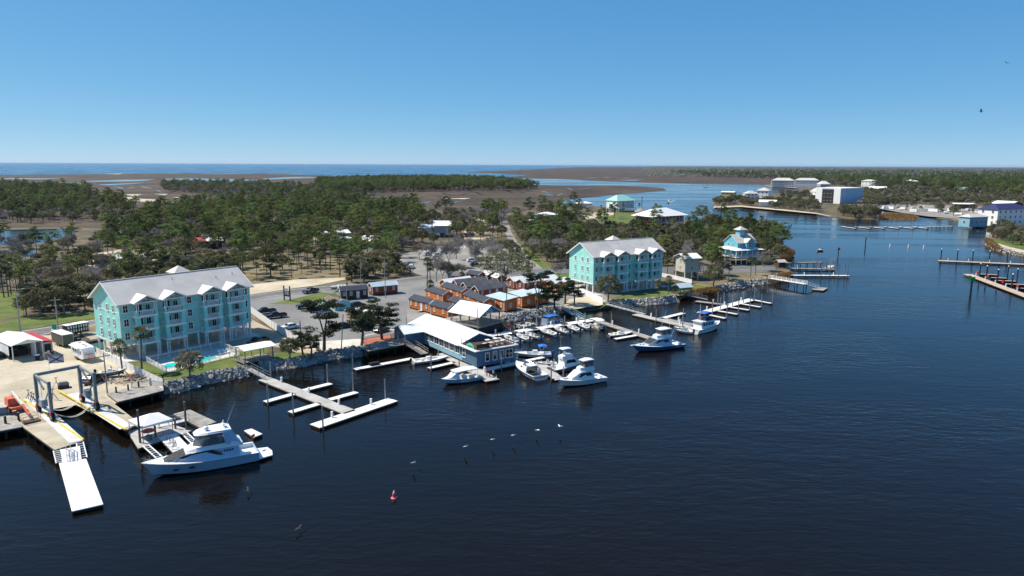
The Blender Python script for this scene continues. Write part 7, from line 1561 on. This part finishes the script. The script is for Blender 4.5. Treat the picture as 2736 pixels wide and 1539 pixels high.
pm = B().box(-.12, .12, -.12, .12, -.1, 6.2).mesh('porch_post', WHITE); [put('porch_post', pm, t, (x, y, 0)) for x in np.linspace(-2.2, L + 2.2, 6) for y in (-2.2,)]; [put('porch_post', pm, t, (-2.2, y, 0)) for y in (1.5, 5, 9)]
keep_local(P, rz, -4, L + 4, -4, W + 4)
# across the river
house2('long pale resort building with white roof far across the river, left block', (2060, 500), (2120, 501), 18, 13, 5, WHITE, GREYR, hip=True, nx=12, ny=4, z=1, porch=3, cat='building', name='resort_block', ww=2, wh=2, lm='the far resort')
house2('long pale resort building with white roof far across the river, right block', (2122, 499), (2186, 500), 16, 13, 4.5, WHITE, GREYR, hip=True, nx=10, ny=3, z=1, cat='building', name='resort_block', ww=2, wh=2)
P, M_, Q = G(2203, 542, 1), G(2244, 544.5, 1), G(2303, 541.5, 1); rz = ang(M_, Q); L = (Q - M_).length; W = (P - M_).length; t = thing('boat_storage_building', 'huge white boat storage building with dark open bay across the river', 'building', M_, rz); LAND.append(('the boat storage building', M_)); SHADEM = M('shaded_white_cladding', (.42, .55, .68), .5, var=.05, stripe=('X', 1.2, .05))  # white cladding; the shaded side's blue tone is put into the colour
W = 30.; B().box(0, L, 0, W, 0, 16.5).obj('wall', SHADEM, t); B().box(-.1, L + .2, -.2, W + .2, 16.5, 17.2).obj('roof', WHITE, t); B().box(-.25, -.02, 8, 22, .3, 15.6).obj('open_bay', DARKIN, t); [B().box(-.3, -.02, y0, y1, 0, 16.49).obj('end_cladding', WHITE, t) for y0, y1 in ((0, 7.9), (22.1, W))]; B().box(L * .28, L * .28 + .25, -.08, -.01, 0, 16.4).obj('downpipe', GREYW, t); b = B(); b.exty([(3, 7.2), (4.4, 6.9), (5.6, 7.3), (4.6, 7.8)], -.08, -.02); b.obj('emblem', NCANV, t)
for y in (11, 15, 19): 
    for z in (3, 7, 11): B().loft([[(-.9, y - 1.2, z), (-.9, y + 1.2, z), (-.5, y + .6, z - .8), (-.5, y - .6, z - .8)], [(-.3, y - 1.2, z), (-.3, y + 1.2, z), (-.3, y + .6, z - .8), (-.3, y - .6, z - .8)]]).obj('stored_boat', GEL, t)
keep_local(M_, rz, -6, L + 5, -6, W + 5)
for l, a, c, W, h, rise, wl, rf, hip, nx, ny, st in (
    ('white gabled house with green doors left of the boat storage building', (2164, 527), (2203, 530), 14, 8, 4, WHITE, GREYR, False, 4, 2, 0), ('far white pavilion house with twin gables behind the storage building', (2192, 502), (2217, 502), 12, 7, 6, GREYW, WHITE, True, 3, 1, 3), ('far white two-storey house left of a pair on the wooded shore', (2300, 504), (2335, 505), 14, 14, 3, WHITE, GREYR, True, 4, 2, 4), ('far pale blue house on posts right of a pair on the wooded shore', (2424, 505), (2452, 505), 13, 14, 3, LBLUE, WHITE, True, 3, 2, 4),
    ('far cluster of low white roofs right of the storage building', (2322, 509), (2366, 510), 14, 4, 3, WHITE, WHITE, False, 3, 1, 0), ('far house with broad green roof in the right woods', (2541, 514), (2600, 516), 20, 5, 4, BEIGE, GREENR, False, 3, 1, 0), ('dark open carport with white flat roof across the cove', (2548, 557), (2604, 558), 10, 4.5, .8, BROWNW, WHITEM, False, 0, 1, 0), ('low building with large white roof at the right edge', (2648, 553), (2700, 556), 18, 4, 2.5, BROWNW, WHITEM, False, 2, 1, 0),
    ('pale blue boathouse with white hip roof at the end of the boardwalk', (2589, 608), (2637, 606), 8, 7.0, 2.2, LBLUE, GREYR, True, 4, 1, .3), ('white three-storey house with dark blue roof at the right edge', (2662, 604), (2744, 600), 14, 11.5, 4, WHITE, NAVYROOF, True, 6, 3, 0), ('yellow house with pale roof at the tip of the wooded spit', (1926, 530), (1960, 531), 11, 8, 1, YELLOW, WHITE, False, 3, 2, 0), ('white house with pale hip roofs behind the yellow house on the spit', (1995, 538), (2024, 538), 12, 9, 3.5, WHITE, GREYR, True, 3, 2, 2),
    ('taller white house with pale hip roof right on the spit', (2020, 536), (2052, 537), 12, 12, 3.5, WHITE, GREYR, True, 3, 2, 3), ('open white boathouse with pale roof on the spit shore', (2028, 552), (2073, 553), 9, 5, 1.8, WHITE, WHITE, False, 0, 1, 1)):
    house2(l, a, c, W, h, rise, wl, rf, stilt=st, hip=hip, nx=nx, ny=ny, z=1, ww=1.6, wh=2)
# trailers and small boats in the far park
for i in range(22):
    x = 2345 + i * 15 + rnd.uniform(-4, 4); y = 553 + (x - 2345) * .045 + rnd.uniform(-3, 12); P = G(x, y, 1.03)
    t = thing('parked_trailer', 'pale trailer parked in the far camp across the cove, %s from the left' % ('first', 'second', 'third', 'fourth', 'fifth', 'sixth', 'seventh', 'eighth', 'ninth', 'tenth', 'eleventh', 'twelfth', 'thirteenth', 'fourteenth', 'fifteenth', 'sixteenth', 'seventeenth', 'eighteenth', 'nineteenth', 'twentieth', 'twenty-first', 'twenty-second')[i], 'trailer', P, rnd.uniform(0, 3.1), 'trailers in the far camp'); l = rnd.uniform(5, 9); B().box(0, l, -1.2, 1.2, .6, rnd.uniform(1.6, 3.2)).obj('body', rnd.choice((WHITE, GREYW, GEL, CREAM)), t); [wheel(t, l * .45, y_, .35, .2) for y_ in (-1.1, 1.1)]
# ------------------------------------------------------------------ rocks and reeds along the shore
ROCK = M('pale_riprap_rock', (.19, .18, .165), .92, c2=(.40, .385, .36), sc=1.1, bump=.04, bsc=4)
def riprap(px, n, seed, w=2.6, top=1.25):
    rg = np.random.default_rng(seed); p = [G(x, y, 0) for x, y in px]; seg = [(a, c, (c - a).length) for a, c in zip(p, p[1:])]; tot = sum(s[2] for s in seg); V = []; F = []
    cube = np.array([(-1, -1, -1), (1, -1, -1), (1, 1, -1), (-1, 1, -1), (-1, -1, 1), (1, -1, 1), (1, 1, 1), (-1, 1, 1)], float); fc = [(3, 2, 1, 0), (4, 5, 6, 7), (0, 1, 5, 4), (1, 2, 6, 5), (2, 3, 7, 6), (3, 0, 4, 7)]
    for i in range(int(n * 1.5)):
        d = rg.random() * tot
        for a, c, l in seg:
            if d <= l: break
            d -= l
        q = a + (c - a) * (d / l); nr = Vector((-(c - a).y, (c - a).x, 0)).normalized(); f = rg.random(); s = rg.uniform(.2, .5); of = -.9 + f * (w * .72 + .6); zz = min(top, (of + 1.2) * .8 - .8)
        ctr = np.array([q.x + nr.x * of, q.y + nr.y * of, zz + rg.uniform(.05, .32)])
        k = cube * (1 + rg.uniform(-.38, .25, (8, 3))) * s * np.array([1, rg.uniform(.6, 1), rg.uniform(.5, .9)]); A = rg.normal(size=(3, 3)); qq, _ = np.linalg.qr(A); k = k @ qq + ctr; o = len(V); V += k.tolist(); F += [tuple(j + o for j in z) for z in fc]
    b = B(); b.v = V; b.f = F; b.m = [0] * len(F); o = stuff(b.obj('riprap', ROCK)); o['label'] = 'grey riprap boulders piled along the river bank'; return o
riprap([(443, 1049), (472, 1047), (531, 1028), (590, 1016), (663, 1003)], 620, 1); riprap([(700, 992), (756, 984), (795, 981), (847, 969), (874, 961), (899, 958), (950, 952), (975, 948)], 700, 2); riprap([(1356, 862), (1380, 857), (1413, 850), (1455, 844), (1500, 835)], 480, 3, 3.2)
riprap([(1638, 818), (1690, 817), (1752, 813), (1812, 806)], 480, 4, 3.2); riprap([(1925, 778), (1960, 773), (1997, 765), (2045, 759), (2090, 746)], 480, 5, 3.5); riprap([(2634, 652), (2654, 665), (2700, 679), (2740, 686)], 150, 6, 3.5, 1.0)
REED = M('tawny_marsh_reeds', (.16, .085, .025), .9, c2=(.30, .19, .07), sc=.6, trans=.2)
def reeds(px, n, seed, h=1.3, z=.4):
    q = [G(x, y, z) for x, y in px]; rg = np.random.default_rng(seed); N = NP(seed); x0, x1 = min(p.x for p in q), max(p.x for p in q); y0, y1 = min(p.y for p in q), max(p.y for p in q); Q = []
    while len(Q) < n:
        p = Vector((rg.uniform(x0, x1), rg.uniform(y0, y1), z))
        if inside(p, q):
            a = rg.uniform(0, 6.28); w = np.array([math.cos(a), math.sin(a), 0]) * .12; ln = rg.normal(size=3) * .25; ln[2] = h * rg.uniform(.6, 1.2); P = np.array(p); Q.append([P - w, P + w, P + w * .3 + ln, P - w * .3 + ln])
    N.q = [np.array(Q)]; o = put('reeds', N.mesh('reeds', REED)); stuff(o); o['label'] = 'tawny marsh reeds at the water edge'
reeds([(2086, 708), (2111, 692), (2125, 677), (2107, 667), (2084, 657), (2070, 665), (2085, 690)], 3500, 1, 1.6, .9); reeds([(1817, 799), (1863, 789), (1883, 785), (1925, 779), (1900, 772), (1850, 780), (1815, 790)], 2500, 2, 1.0, .8); reeds([(2347, 585), (2445, 586), (2455, 580), (2440, 574), (2380, 570), (2350, 573)], 3000, 3, 1.2, .6); reeds([(2631, 639), (2634, 653), (2654, 664), (2680, 668), (2660, 650), (2640, 638)], 1500, 4, 1.2, .8)
reeds([(2060, 735), (2118, 730), (2105, 742), (2070, 750)], 1200, 5, .9, 1.1)
# ------------------------------------------------------------------ single trees that stand out
for k, px, s, l, i in (('oak', (508, 1013), .62, 'small dark oak beside the swimming pools on the apartment lawn', 0), ('palm', (379, 994), 1.0, 'tall palm in front of the left apartment building by the boatyard fence', 0), ('palm', (329, 999), .95, 'short palm beside the scrap pile at the boatyard fence', 2), ('cedar', (866, 938), 1.35, 'big wind-shaped tree with pale forked trunk on the seawall', 0), ('oak', (775, 959), .58, 'small bushy oak on the shore lawn beside the shelter', 1), ('cedar', (810, 948), .75, 'slim cedar at the lawn corner left of the forked tree', 1), ('cedar', (832, 956), .7, 'slim cedar leaning over the rocks left of the forked tree', 2),
    ('cedar', (966, 924), 1.15, 'dark flat-topped cedar left of the red patio', 1), ('cedar', (1021, 909), 1.2, 'dark flat-topped cedar beside the timber deck', 2), ('palm', (1149, 796), .8, 'short palm between the navy-roofed cabins', 2), ('palm', (1141, 768), 1.0, 'palm left of the blue bin at the cabin yard', 0), ('palm', (1150, 766), .9, 'second palm beside the blue bin at the cabin yard', 1), ('cedar', (1436, 832), 1.15, 'tall dark cedar on the rocky bank right of the bright orange cabins', 0), ('cedar', (1481, 826), 1.0, 'forked cedar on the rocky bank at the top of the blue gangway', 1), ('cedar', (1510, 812), 1.05, 'dark cedar behind the blue gangway', 2), ('cedar', (1534, 816), .8, 'thin cedar at the edge of the sandy ramp', 0),
    ('oak', (1625, 806), .92, 'dense dark vine-covered oak in front of the right apartment building', 2), ('palm', (1786, 786), .75, 'slim palm at the right end of the right apartment lawn', 1), ('palm', (1761, 797), .8, 'short palm on the rocks below the right apartment building', 2), ('liveoak', (1351, 754), 1.75, 'broad live oak spreading over the back cabins', 0), ('bare', (1218, 692), 1.0, 'bare grey tree in the middle of the car park', 0), ('bare', (1258, 688), .95, 'bare grey tree right of the car park middle', 1), ('bare', (1305, 692), 1.1, 'bare grey tree at the right of the car park', 0), ('bare', (1150, 700), 1.0, 'bare grey tree at the left of the car park', 1), ('bare', (1196, 716), 1.05, 'bare grey tree near the road in the car park', 0), ('bare', (1280, 716), 1.1, 'bare grey tree just behind the live oak', 1), ('bare', (1330, 708), 1.0, 'bare grey tree between the car park and the live oak', 0), ('sparse', (1120, 692), 1.1, 'half-bare tree at the left entrance of the car park', 1), ('bare', (1165, 752), .9, 'bare grey tree beside the blue bin', 0), ('sparse', (1181, 748), .95, 'half-bare tree at the road end of the car park', 0), ('sparse', (1225, 746), .9, 'half-bare tree behind the back row of cabins', 1), ('oak', (1205, 744), .5, 'small round oak between the half-bare trees', 1),
    ('palm', (1233, 764), .75, 'short palm in front of the back row cabins', 2), ('palm', (1409, 768), .95, 'slim palm behind the white-roofed cabins', 1), ('cedar', (940, 754), .9, 'dark cedar at the road beside the utility pole', 1), ('cedar', (972, 752), .6, 'low dark cedar right of the utility pole', 2), ('oak', (1906, 767), .8, 'dense dark oak hung with vines on the grassy bank', 0), ('palm', (1826, 748), .95, 'palm in front of the narrow beige house', 0), ('palm', (2005, 741), .85, 'tall palm on the point beside the road end', 0), ('palm', (2018, 735), .8, 'second palm on the point beside the road end', 1), ('palm', (1946, 753), .75, 'palm right of the bare tree on the point road', 1), ('sparse', (1927, 737), .9, 'half-bare tree on the point road', 1), ('sparse', (2040, 724), .8, 'half-bare tree in front of the blue cupola house', 0),
    ('palm', (1572, 575), .8, 'date palm on the river lawn, first of four in a row', 2), ('palm', (1583, 581), .85, 'date palm on the river lawn, second of four in a row', 2), ('palm', (1599, 588), .9, 'date palm on the river lawn, third of four in a row', 2), ('palm', (1614, 589), .9, 'date palm on the river lawn, fourth of four in a row', 2), ('lime', (955, 664), .7, 'bright lime-green leafing tree among the pines', 0), ('lime', (1085, 654), 1.0, 'large yellow-green leafing tree left of the car park', 0), ('palm', (1665, 570), .9, 'palm right of the mint-roofed house', 0), ('palm', (1707, 566), .9, 'pair palm beside the thatched hut', 1), ('palm', (1750, 576), 1.0, 'tall palm left of the wide white veranda roof', 0),
    ('palm', (11, 795), 1.1, 'palm on the green yard at the left edge, first of five', 0), ('palm', (23, 793), 1.05, 'palm on the green yard at the left edge, second of five', 0), ('palm', (30, 788), 1.0, 'palm on the green yard at the left edge, third of five', 1), ('palm', (55, 792), 1.05, 'palm on the green yard at the left edge, fourth of five', 0), ('palm', (66, 782), 1.0, 'palm on the green yard at the left edge, fifth of five', 1)):
    tree(k, G(*px, 1.22), l, s=s * (1.25 if k == 'bare' else 1), i=i, sz=.78 if k == 'liveoak' else None)
tree('bush', G(1074, 735, 1.22), 'big round palmetto clump at the corner of the car park', s=1.65, i=2); tree('bush', G(1850, 735, 1.22), 'shrubs beneath the narrow beige house', s=1.0)
for i, (x, y) in enumerate(((1340, 680), (1362, 672), (1376, 690))): tree('oak', G(x, y, 1.22), 'dense oak between the car park and the side road, %s from the left' % ('first', 'second', 'third')[i], s=.75)
# ------------------------------------------------------------------ woods
LAND += [('the left apartment building', A1), ('the right apartment building', A2), ('the entrance cabins', G(990, 790)), ('the car park', G(1230, 690)), ('the left pond', G(100, 630)), ('the sand lot', G(760, 750)), ('the live oak', G(1351, 754)), ('the side road junction', G(1425, 715)), ('the park clearing', G(820, 715)), ('the boat shed', G(20, 900)), ('the road end', G(2040, 715)), ('the sandy clearing', G(300, 690))]
PINES = (('pine', 5), ('oak', 1.4), ('bare', 2.6), ('palm', 1.6), ('sparse', 2.6), ('bush', 2.5)); MIXED = (('oak', 3.4), ('palm', 3.6), ('sparse', 2), ('pine', 1.2), ('bare', 1.6), ('bush', 1.5)); LEFT = (('pine', 2), ('bare', 2.4), ('sparse', 2.2), ('palm', 1.8), ('oak', 1.3), ('bush', 2.5)); PARK = (('pine', 3), ('palm', 1.6), ('oak', 1.2), ('cedar', 1)); DARK = (('oak', 5), ('palm', 1.5), ('cedar', 1.5), ('bush', 1))
ZONES = [  # (px polygon, spacing m, max count, mix)
    ([(600, 589), (800, 576), (1000, 566), (1090, 566), (1130, 600), (1110, 650), (1060, 688), (960, 690), (760, 688), (640, 700), (560, 690), (560, 620)], 5.6, 900, PINES),
    ([(640, 712), (760, 692), (960, 692), (1060, 700), (1060, 730), (923, 738), (785, 743), (640, 764), (560, 776), (520, 760)], 7, 80, PARK),
    ([(-40, 715), (120, 700), (300, 722), (420, 705), (510, 700), (520, 735), (500, 765), (250, 780), (70, 800), (-40, 770)], 5, 150, LEFT),
    ([(70, 800), (250, 788), (248, 830), (80, 848), (60, 838)], 4.2, 34, DARK), ([(430, 735), (500, 722), (640, 715), (600, 760), (460, 790), (380, 790), (300, 790), (310, 765)], 5, 40, DARK),
    ([(230, 660), (340, 622), (430, 600), (420, 640), (330, 664)], 5, 90, LEFT), ([(180, 700), (330, 668), (510, 690), (500, 700), (330, 720)], 6, 40, LEFT),
    ([(1090, 575), (1240, 574), (1330, 590), (1345, 640), (1330, 650), (1240, 648), (1150, 655), (1110, 650), (1130, 605)], 6, 120, MIXED),
    ([(1285, 572), (1345, 572), (1345, 600), (1300, 600)], 6, 40, PINES), ([(1365, 596), (1500, 598), (1545, 612), (1540, 640), (1560, 680), (1530, 712), (1480, 712), (1440, 688), (1405, 658), (1380, 632)], 4.6, 270, MIXED),
    ([(1545, 612), (1640, 622), (1740, 628), (1850, 622), (1900, 608), (1960, 608), (2040, 618), (2040, 640), (1960, 690), (1900, 705), (1770, 710), (1660, 708), (1560, 690), (1540, 640)], 4.8, 420, MIXED),
    ([(1900, 640), (2060, 645), (2080, 662), (2092, 690), (2080, 708), (1960, 706), (1890, 708)], 4.2, 90, MIXED), ([(1769, 735), (1830, 735), (1880, 742), (1940, 730), (1900, 762), (1850, 752)], 4.5, 16, MIXED),
    ([(1400, 755), (1520, 742), (1520, 750), (1420, 764)], 6, 5, MIXED), ([(900, 742), (1055, 732), (1055, 740), (980, 750), (925, 748)], 5, 14, DARK), ([(1440, 565), (1540, 556), (1545, 575), (1500, 590), (1440, 590)], 6, 30, MIXED), ([(300, 660), (420, 600), (600, 589), (560, 620), (560, 690), (500, 690), (330, 668)], 5.6, 400, LEFT)]
LIMIT = dict(pine=150, oak=150, palm=150, bare=60, sparse=70, bush=60, cedar=40, lime=5); ALL = []
for zi, (px, sp_, n, mix) in enumerate(ZONES):
    rg = random.Random(100 + zi)
    for p in scatter(px, n, 200 + zi, sp_): ALL.append((p.length, pick(rg, mix), p, zi))
ALL.sort(key=lambda q: q[0])
ORD = ('closest', 'second closest', 'third closest', 'fourth closest', 'fifth closest', 'sixth closest', 'seventh closest', 'eighth closest', 'ninth closest', 'tenth closest') + tuple('%dth closest' % i for i in range(11, 60))
near, rest, cnt = [], [], {}
for d, k, p, zi in ALL:
    cnt[k] = cnt.get(k, 0) + 1
    (near if cnt[k] <= LIMIT[k] else rest).append((k, p, zi))
groups = {}
for k, p, zi in near:
    l = min(LAND, key=lambda q: (q[1].xy - p.xy).length); groups.setdefault((k, l[0]), []).append(((l[1].xy - p.xy).length, p))
KN = dict(pine='green pine', oak='dark leafy oak', palm='fan palm', bare='bare grey tree', sparse='half-bare budding tree', bush='low shrub', cedar='dark cedar')
for (k, l), q in groups.items():
    q.sort(key=lambda e: e[0])
    for i, (d, p) in enumerate(q): tree(k, p, '%s near %s, %s to it' % (KN[k], l, ORD[i]), 'woodland trees of the shore', s=rnd.uniform(.6, 1.15) * (.88 if k != 'bush' else 1))
# far woods: instanced trees, each wood one object
PROTO = bpy.data.collections.new('tree_kinds')
def protos(mix, name, n=16):
    c = bpy.data.collections.new(name); tot = sum(w for _, w in mix); i = 0
    for k, w_ in mix:
        for j in range(max(1, round(n * w_ / tot))):
            tr, cr_ = TREES[k][j % len(TREES[k])]; key = ('far', k, j % len(TREES[k]))
            def join():
                me = bpy.data.meshes.new('far_tree'); V = [v.co[:] for v in tr.vertices]; F = [tuple(q.vertices) for q in tr.polygons]; o = len(V); mi = [0] * len(F)
                if cr_: V += [v.co[:] for v in cr_.vertices]; F += [tuple(z + o for z in q.vertices) for q in cr_.polygons]; mi += [1] * len(cr_.polygons)
                me.from_pydata(V, [], F); me.materials.append(tr.materials[0]); me.materials.append(cr_.materials[0] if cr_ else tr.materials[0]); me.polygons.foreach_set('material_index', mi); return me
            ob = bpy.data.objects.new('%s_%02d' % (name, i), cached(key, join)); c.objects.link(ob); i += 1
    return c
def wood(name, label, pts, mix, s0=.55, s1=1.15):
    me = bpy.data.meshes.new(name); me.from_pydata([tuple(p) for p in pts], [], []); o = stuff(put(name, me)); o['label'] = label
    g = bpy.data.node_groups.new(name, 'GeometryNodeTree'); g.interface.new_socket('Geometry', in_out='INPUT', socket_type='NodeSocketGeometry'); g.interface.new_socket('Geometry', in_out='OUTPUT', socket_type='NodeSocketGeometry')
    N = g.nodes.new; L = g.links.new; gi, go = N('NodeGroupInput'), N('NodeGroupOutput'); ip = N('GeometryNodeInstanceOnPoints'); ci = N('GeometryNodeCollectionInfo'); ci.inputs[0].default_value = protos(mix, name + '_kinds'); ci.inputs['Separate Children'].default_value = True; ci.inputs['Reset Children'].default_value = True
    r1 = N('FunctionNodeRandomValue'); r1.data_type = 'FLOAT_VECTOR'; r1.inputs[0].default_value = (0, 0, 0); r1.inputs[1].default_value = (0, 0, 6.28); r2 = N('FunctionNodeRandomValue'); r2.data_type = 'FLOAT'; r2.inputs[2].default_value = s0; r2.inputs[3].default_value = s1; r3 = N('FunctionNodeRandomValue'); r3.data_type = 'INT'; r3.inputs[4].default_value = 0; r3.inputs[5].default_value = 40; r3.inputs['Seed'].default_value = 3
    L(gi.outputs[0], ip.inputs['Points']); L(ci.outputs[0], ip.inputs['Instance']); ip.inputs['Pick Instance'].default_value = True; L(r3.outputs[2], ip.inputs['Instance Index']); L(r1.outputs[0], ip.inputs['Rotation']); L(r2.outputs[1], ip.inputs['Scale']); L(ip.outputs[0], go.inputs[0]); o.modifiers.new('trees', 'NODES').node_group = g; return o
def pxscatter(px, n, seed, z):
    rg = random.Random(seed); q = [Vector((x, y, 0)) for x, y in px]; x0, x1 = min(p.x for p in q), max(p.x for p in q); y0, y1 = min(p.y for p in q), max(p.y for p in q); out = []
    while len(out) < n:
        p = Vector((rg.uniform(x0, x1), rg.uniform(y0, y1), 0))
        if inside(p, q):
            P = G(p.x, p.y, z)
            if not any(inside(P, k) for k in KEEP): out.append(P)
    return out
for zs, name, label, mix in (((0, 8), 'pine_wood', 'dense pine wood behind the nearer trees', PINES), ((2, 3, 4, 5, 6, 16), 'scrub_wood', 'mixed scrub wood in the left background', LEFT), ((1, 7, 9, 10, 11, 12, 13, 14, 15), 'hammock_wood', 'oak and palm wood behind the right apartment building', MIXED)):
    p = [q for k, q, zi in rest if zi in zs]
    if p: wood(name, label, p, mix)
wood('left_wood', 'dense wood on the far left beyond the pond', scatter([(-300, 600), (-300, 508), (0, 500), (180, 505), (250, 518), (230, 535), (330, 545), (370, 570), (330, 592), (160, 596), (0, 600)], 1800, 301, 6, .6), (('pine', 3.5), ('oak', 2.4), ('bare', 3), ('sparse', 2.6)), .5, 1.05)
wood('marsh_edge_wood', 'grey scrub and pines at the marsh edge behind the pine wood', scatter([(360, 590), (400, 566), (560, 548), (800, 535), (900, 530), (1000, 545), (800, 566), (620, 582), (440, 598)], 900, 303, 5.5, .6), (('bare', 3), ('sparse', 2), ('pine', 2.5), ('oak', 2)), .6, .95)
wood('island_wood', 'long pine island standing in the brown marsh', scatter([(850, 490), (1000, 483), (1250, 482), (1340, 487), (1440, 505), (1400, 509), (1150, 512), (960, 516), (880, 520), (840, 505)], 3200, 304, 5.5, .6), (('pine', 6), ('oak', 2), ('bare', 1)), .7, 1.1)
wood('island_scrub', 'grey leafless scrub left of the pine island', scatter([(430, 496), (600, 492), (760, 498), (850, 505), (900, 522), (760, 532), (560, 522), (440, 510)], 1500, 305, 6.5, .6), (('bare', 4), ('sparse', 2), ('pine', 2), ('oak', 1.5)), .6, .95)
FARMIX = (('pine', 3), ('oak', 2.4), ('bare', 3.2), ('sparse', 2.2), ('palm', .8))
wood('far_shore_wood', 'vast wood along the far shore across the river', pxscatter([(1790, 462), (1880, 474), (2050, 480), (2190, 495), (2310, 505), (2440, 512), (2600, 522), (2800, 535), (3000, 545), (3000, 458), (1900, 455)], 9000, 306, 1), FARMIX, .8, 1.25)
wood('far_village_wood', 'trees between the far houses across the river', pxscatter([(2305, 512), (2440, 514), (2740, 532), (2900, 545), (2900, 575), (2736, 556), (2600, 547), (2480, 546), (2420, 548), (2330, 556), (2290, 552), (2306, 545)], 900, 307, 1), (('palm', 3), ('oak', 4), ('sparse', 2), ('bare', 1)), .7, 1.05)
wood('spit_wood', 'palms and oaks on the wooded spit across the river', pxscatter([(1905, 540), (1960, 535), (2060, 540), (2160, 545), (2195, 562), (2180, 569), (2079, 559), (1980, 549), (1910, 550)], 190, 308, 1) + pxscatter([(2230, 576), (2250, 562), (2330, 568), (2350, 578), (2340, 584), (2290, 584)], 70, 309, 1) + pxscatter([(2075, 520), (2160, 521), (2200, 528), (2200, 545), (2075, 530)], 60, 310, 1), (('oak', 4), ('palm', 4), ('sparse', 1.2)), .65, .95)
wood('cove_wood', 'trees on the right bank of the cove', pxscatter([(2640, 612), (2660, 606), (2760, 606), (2850, 630), (2850, 670), (2736, 664), (2680, 648), (2645, 634)], 70, 311, 1) + pxscatter([(2630, 560), (2660, 560), (2662, 600), (2640, 606), (2640, 585)], 14, 312, 1), (('oak', 5), ('sparse', 3), ('palm', 1.5), ('bare', 1)), .6, .95)
wood('camp_wood', 'scattered palms in the far camp', pxscatter([(2310, 548), (2420, 546), (2560, 556), (2720, 560), (2720, 575), (2560, 580), (2430, 568)], 45, 313, 1), (('palm', 4), ('oak', 2), ('bush', 2)), .6, .9)
wood('pond_wood', 'bare trees and palms around the left pond', pxscatter([(-40, 640), (60, 655), (200, 640), (240, 660), (200, 700), (-40, 700)], 34, 315, 1.2), (('bare', 3), ('sparse', 2), ('palm', 2), ('pine', 1)), .6, 1.05)
wood('river_lawn_wood', 'palms scattered on the river lawn', pxscatter([(1480, 570), (1560, 562), (1700, 576), (1740, 596), (1640, 604), (1540, 600)], 16, 314, 1.2), (('palm', 4), ('pine', 1)), .7, 1.0)
# canopy beyond a few kilometres
CAN = M('distant_canopy', (.030, .042, .018), .9, c2=(.095, .088, .062), sc=.012, bump=4, bsc=.05)
b = B(); nx, ny = 420, 46; rg = np.random.default_rng(9); V = []
for j in range(ny):
    D = 2700 * (16000 / 2700) ** (j / (ny - 1))
    for i in range(nx): a = math.radians(9.5 + 40 * i / (nx - 1)) ; edge = min(1, max(0, (i - 6) / 12)); V.append((D * math.tan(a) + rg.normal() * 4, D + rg.normal() * D * .006, (6.5 + rg.uniform(-3.5, 3.5)) * edge - .5 + (0 if j else -6)))
b.add(V, [(j * nx + i, j * nx + i + 1, (j + 1) * nx + i + 1, (j + 1) * nx + i) for j in range(ny - 1) for i in range(nx - 1)]); o = stuff(b.obj('distant_forest', CAN)); o['label'] = 'distant forest reaching to the horizon on the right'
# ------------------------------------------------------------------ haze
hm = bpy.data.materials.new('pale_haze'); hm.use_nodes = True; n = hm.node_tree.nodes; n.remove(n['Principled BSDF']); pv = n.new('ShaderNodeVolumePrincipled'); pv.inputs['Color'].default_value = (.62, .78, 1, 1); pv.inputs['Density'].default_value = 1.5e-5; pv.inputs['Anisotropy'].default_value = .2
hm.node_tree.links.new(pv.outputs[0], n['Material Output'].inputs['Volume'])
o = stuff(B().box(-46000, 46000, -500, 43000, -3, 75).obj('haze', hm)); o['label'] = 'thin bluish haze over the whole river mouth'
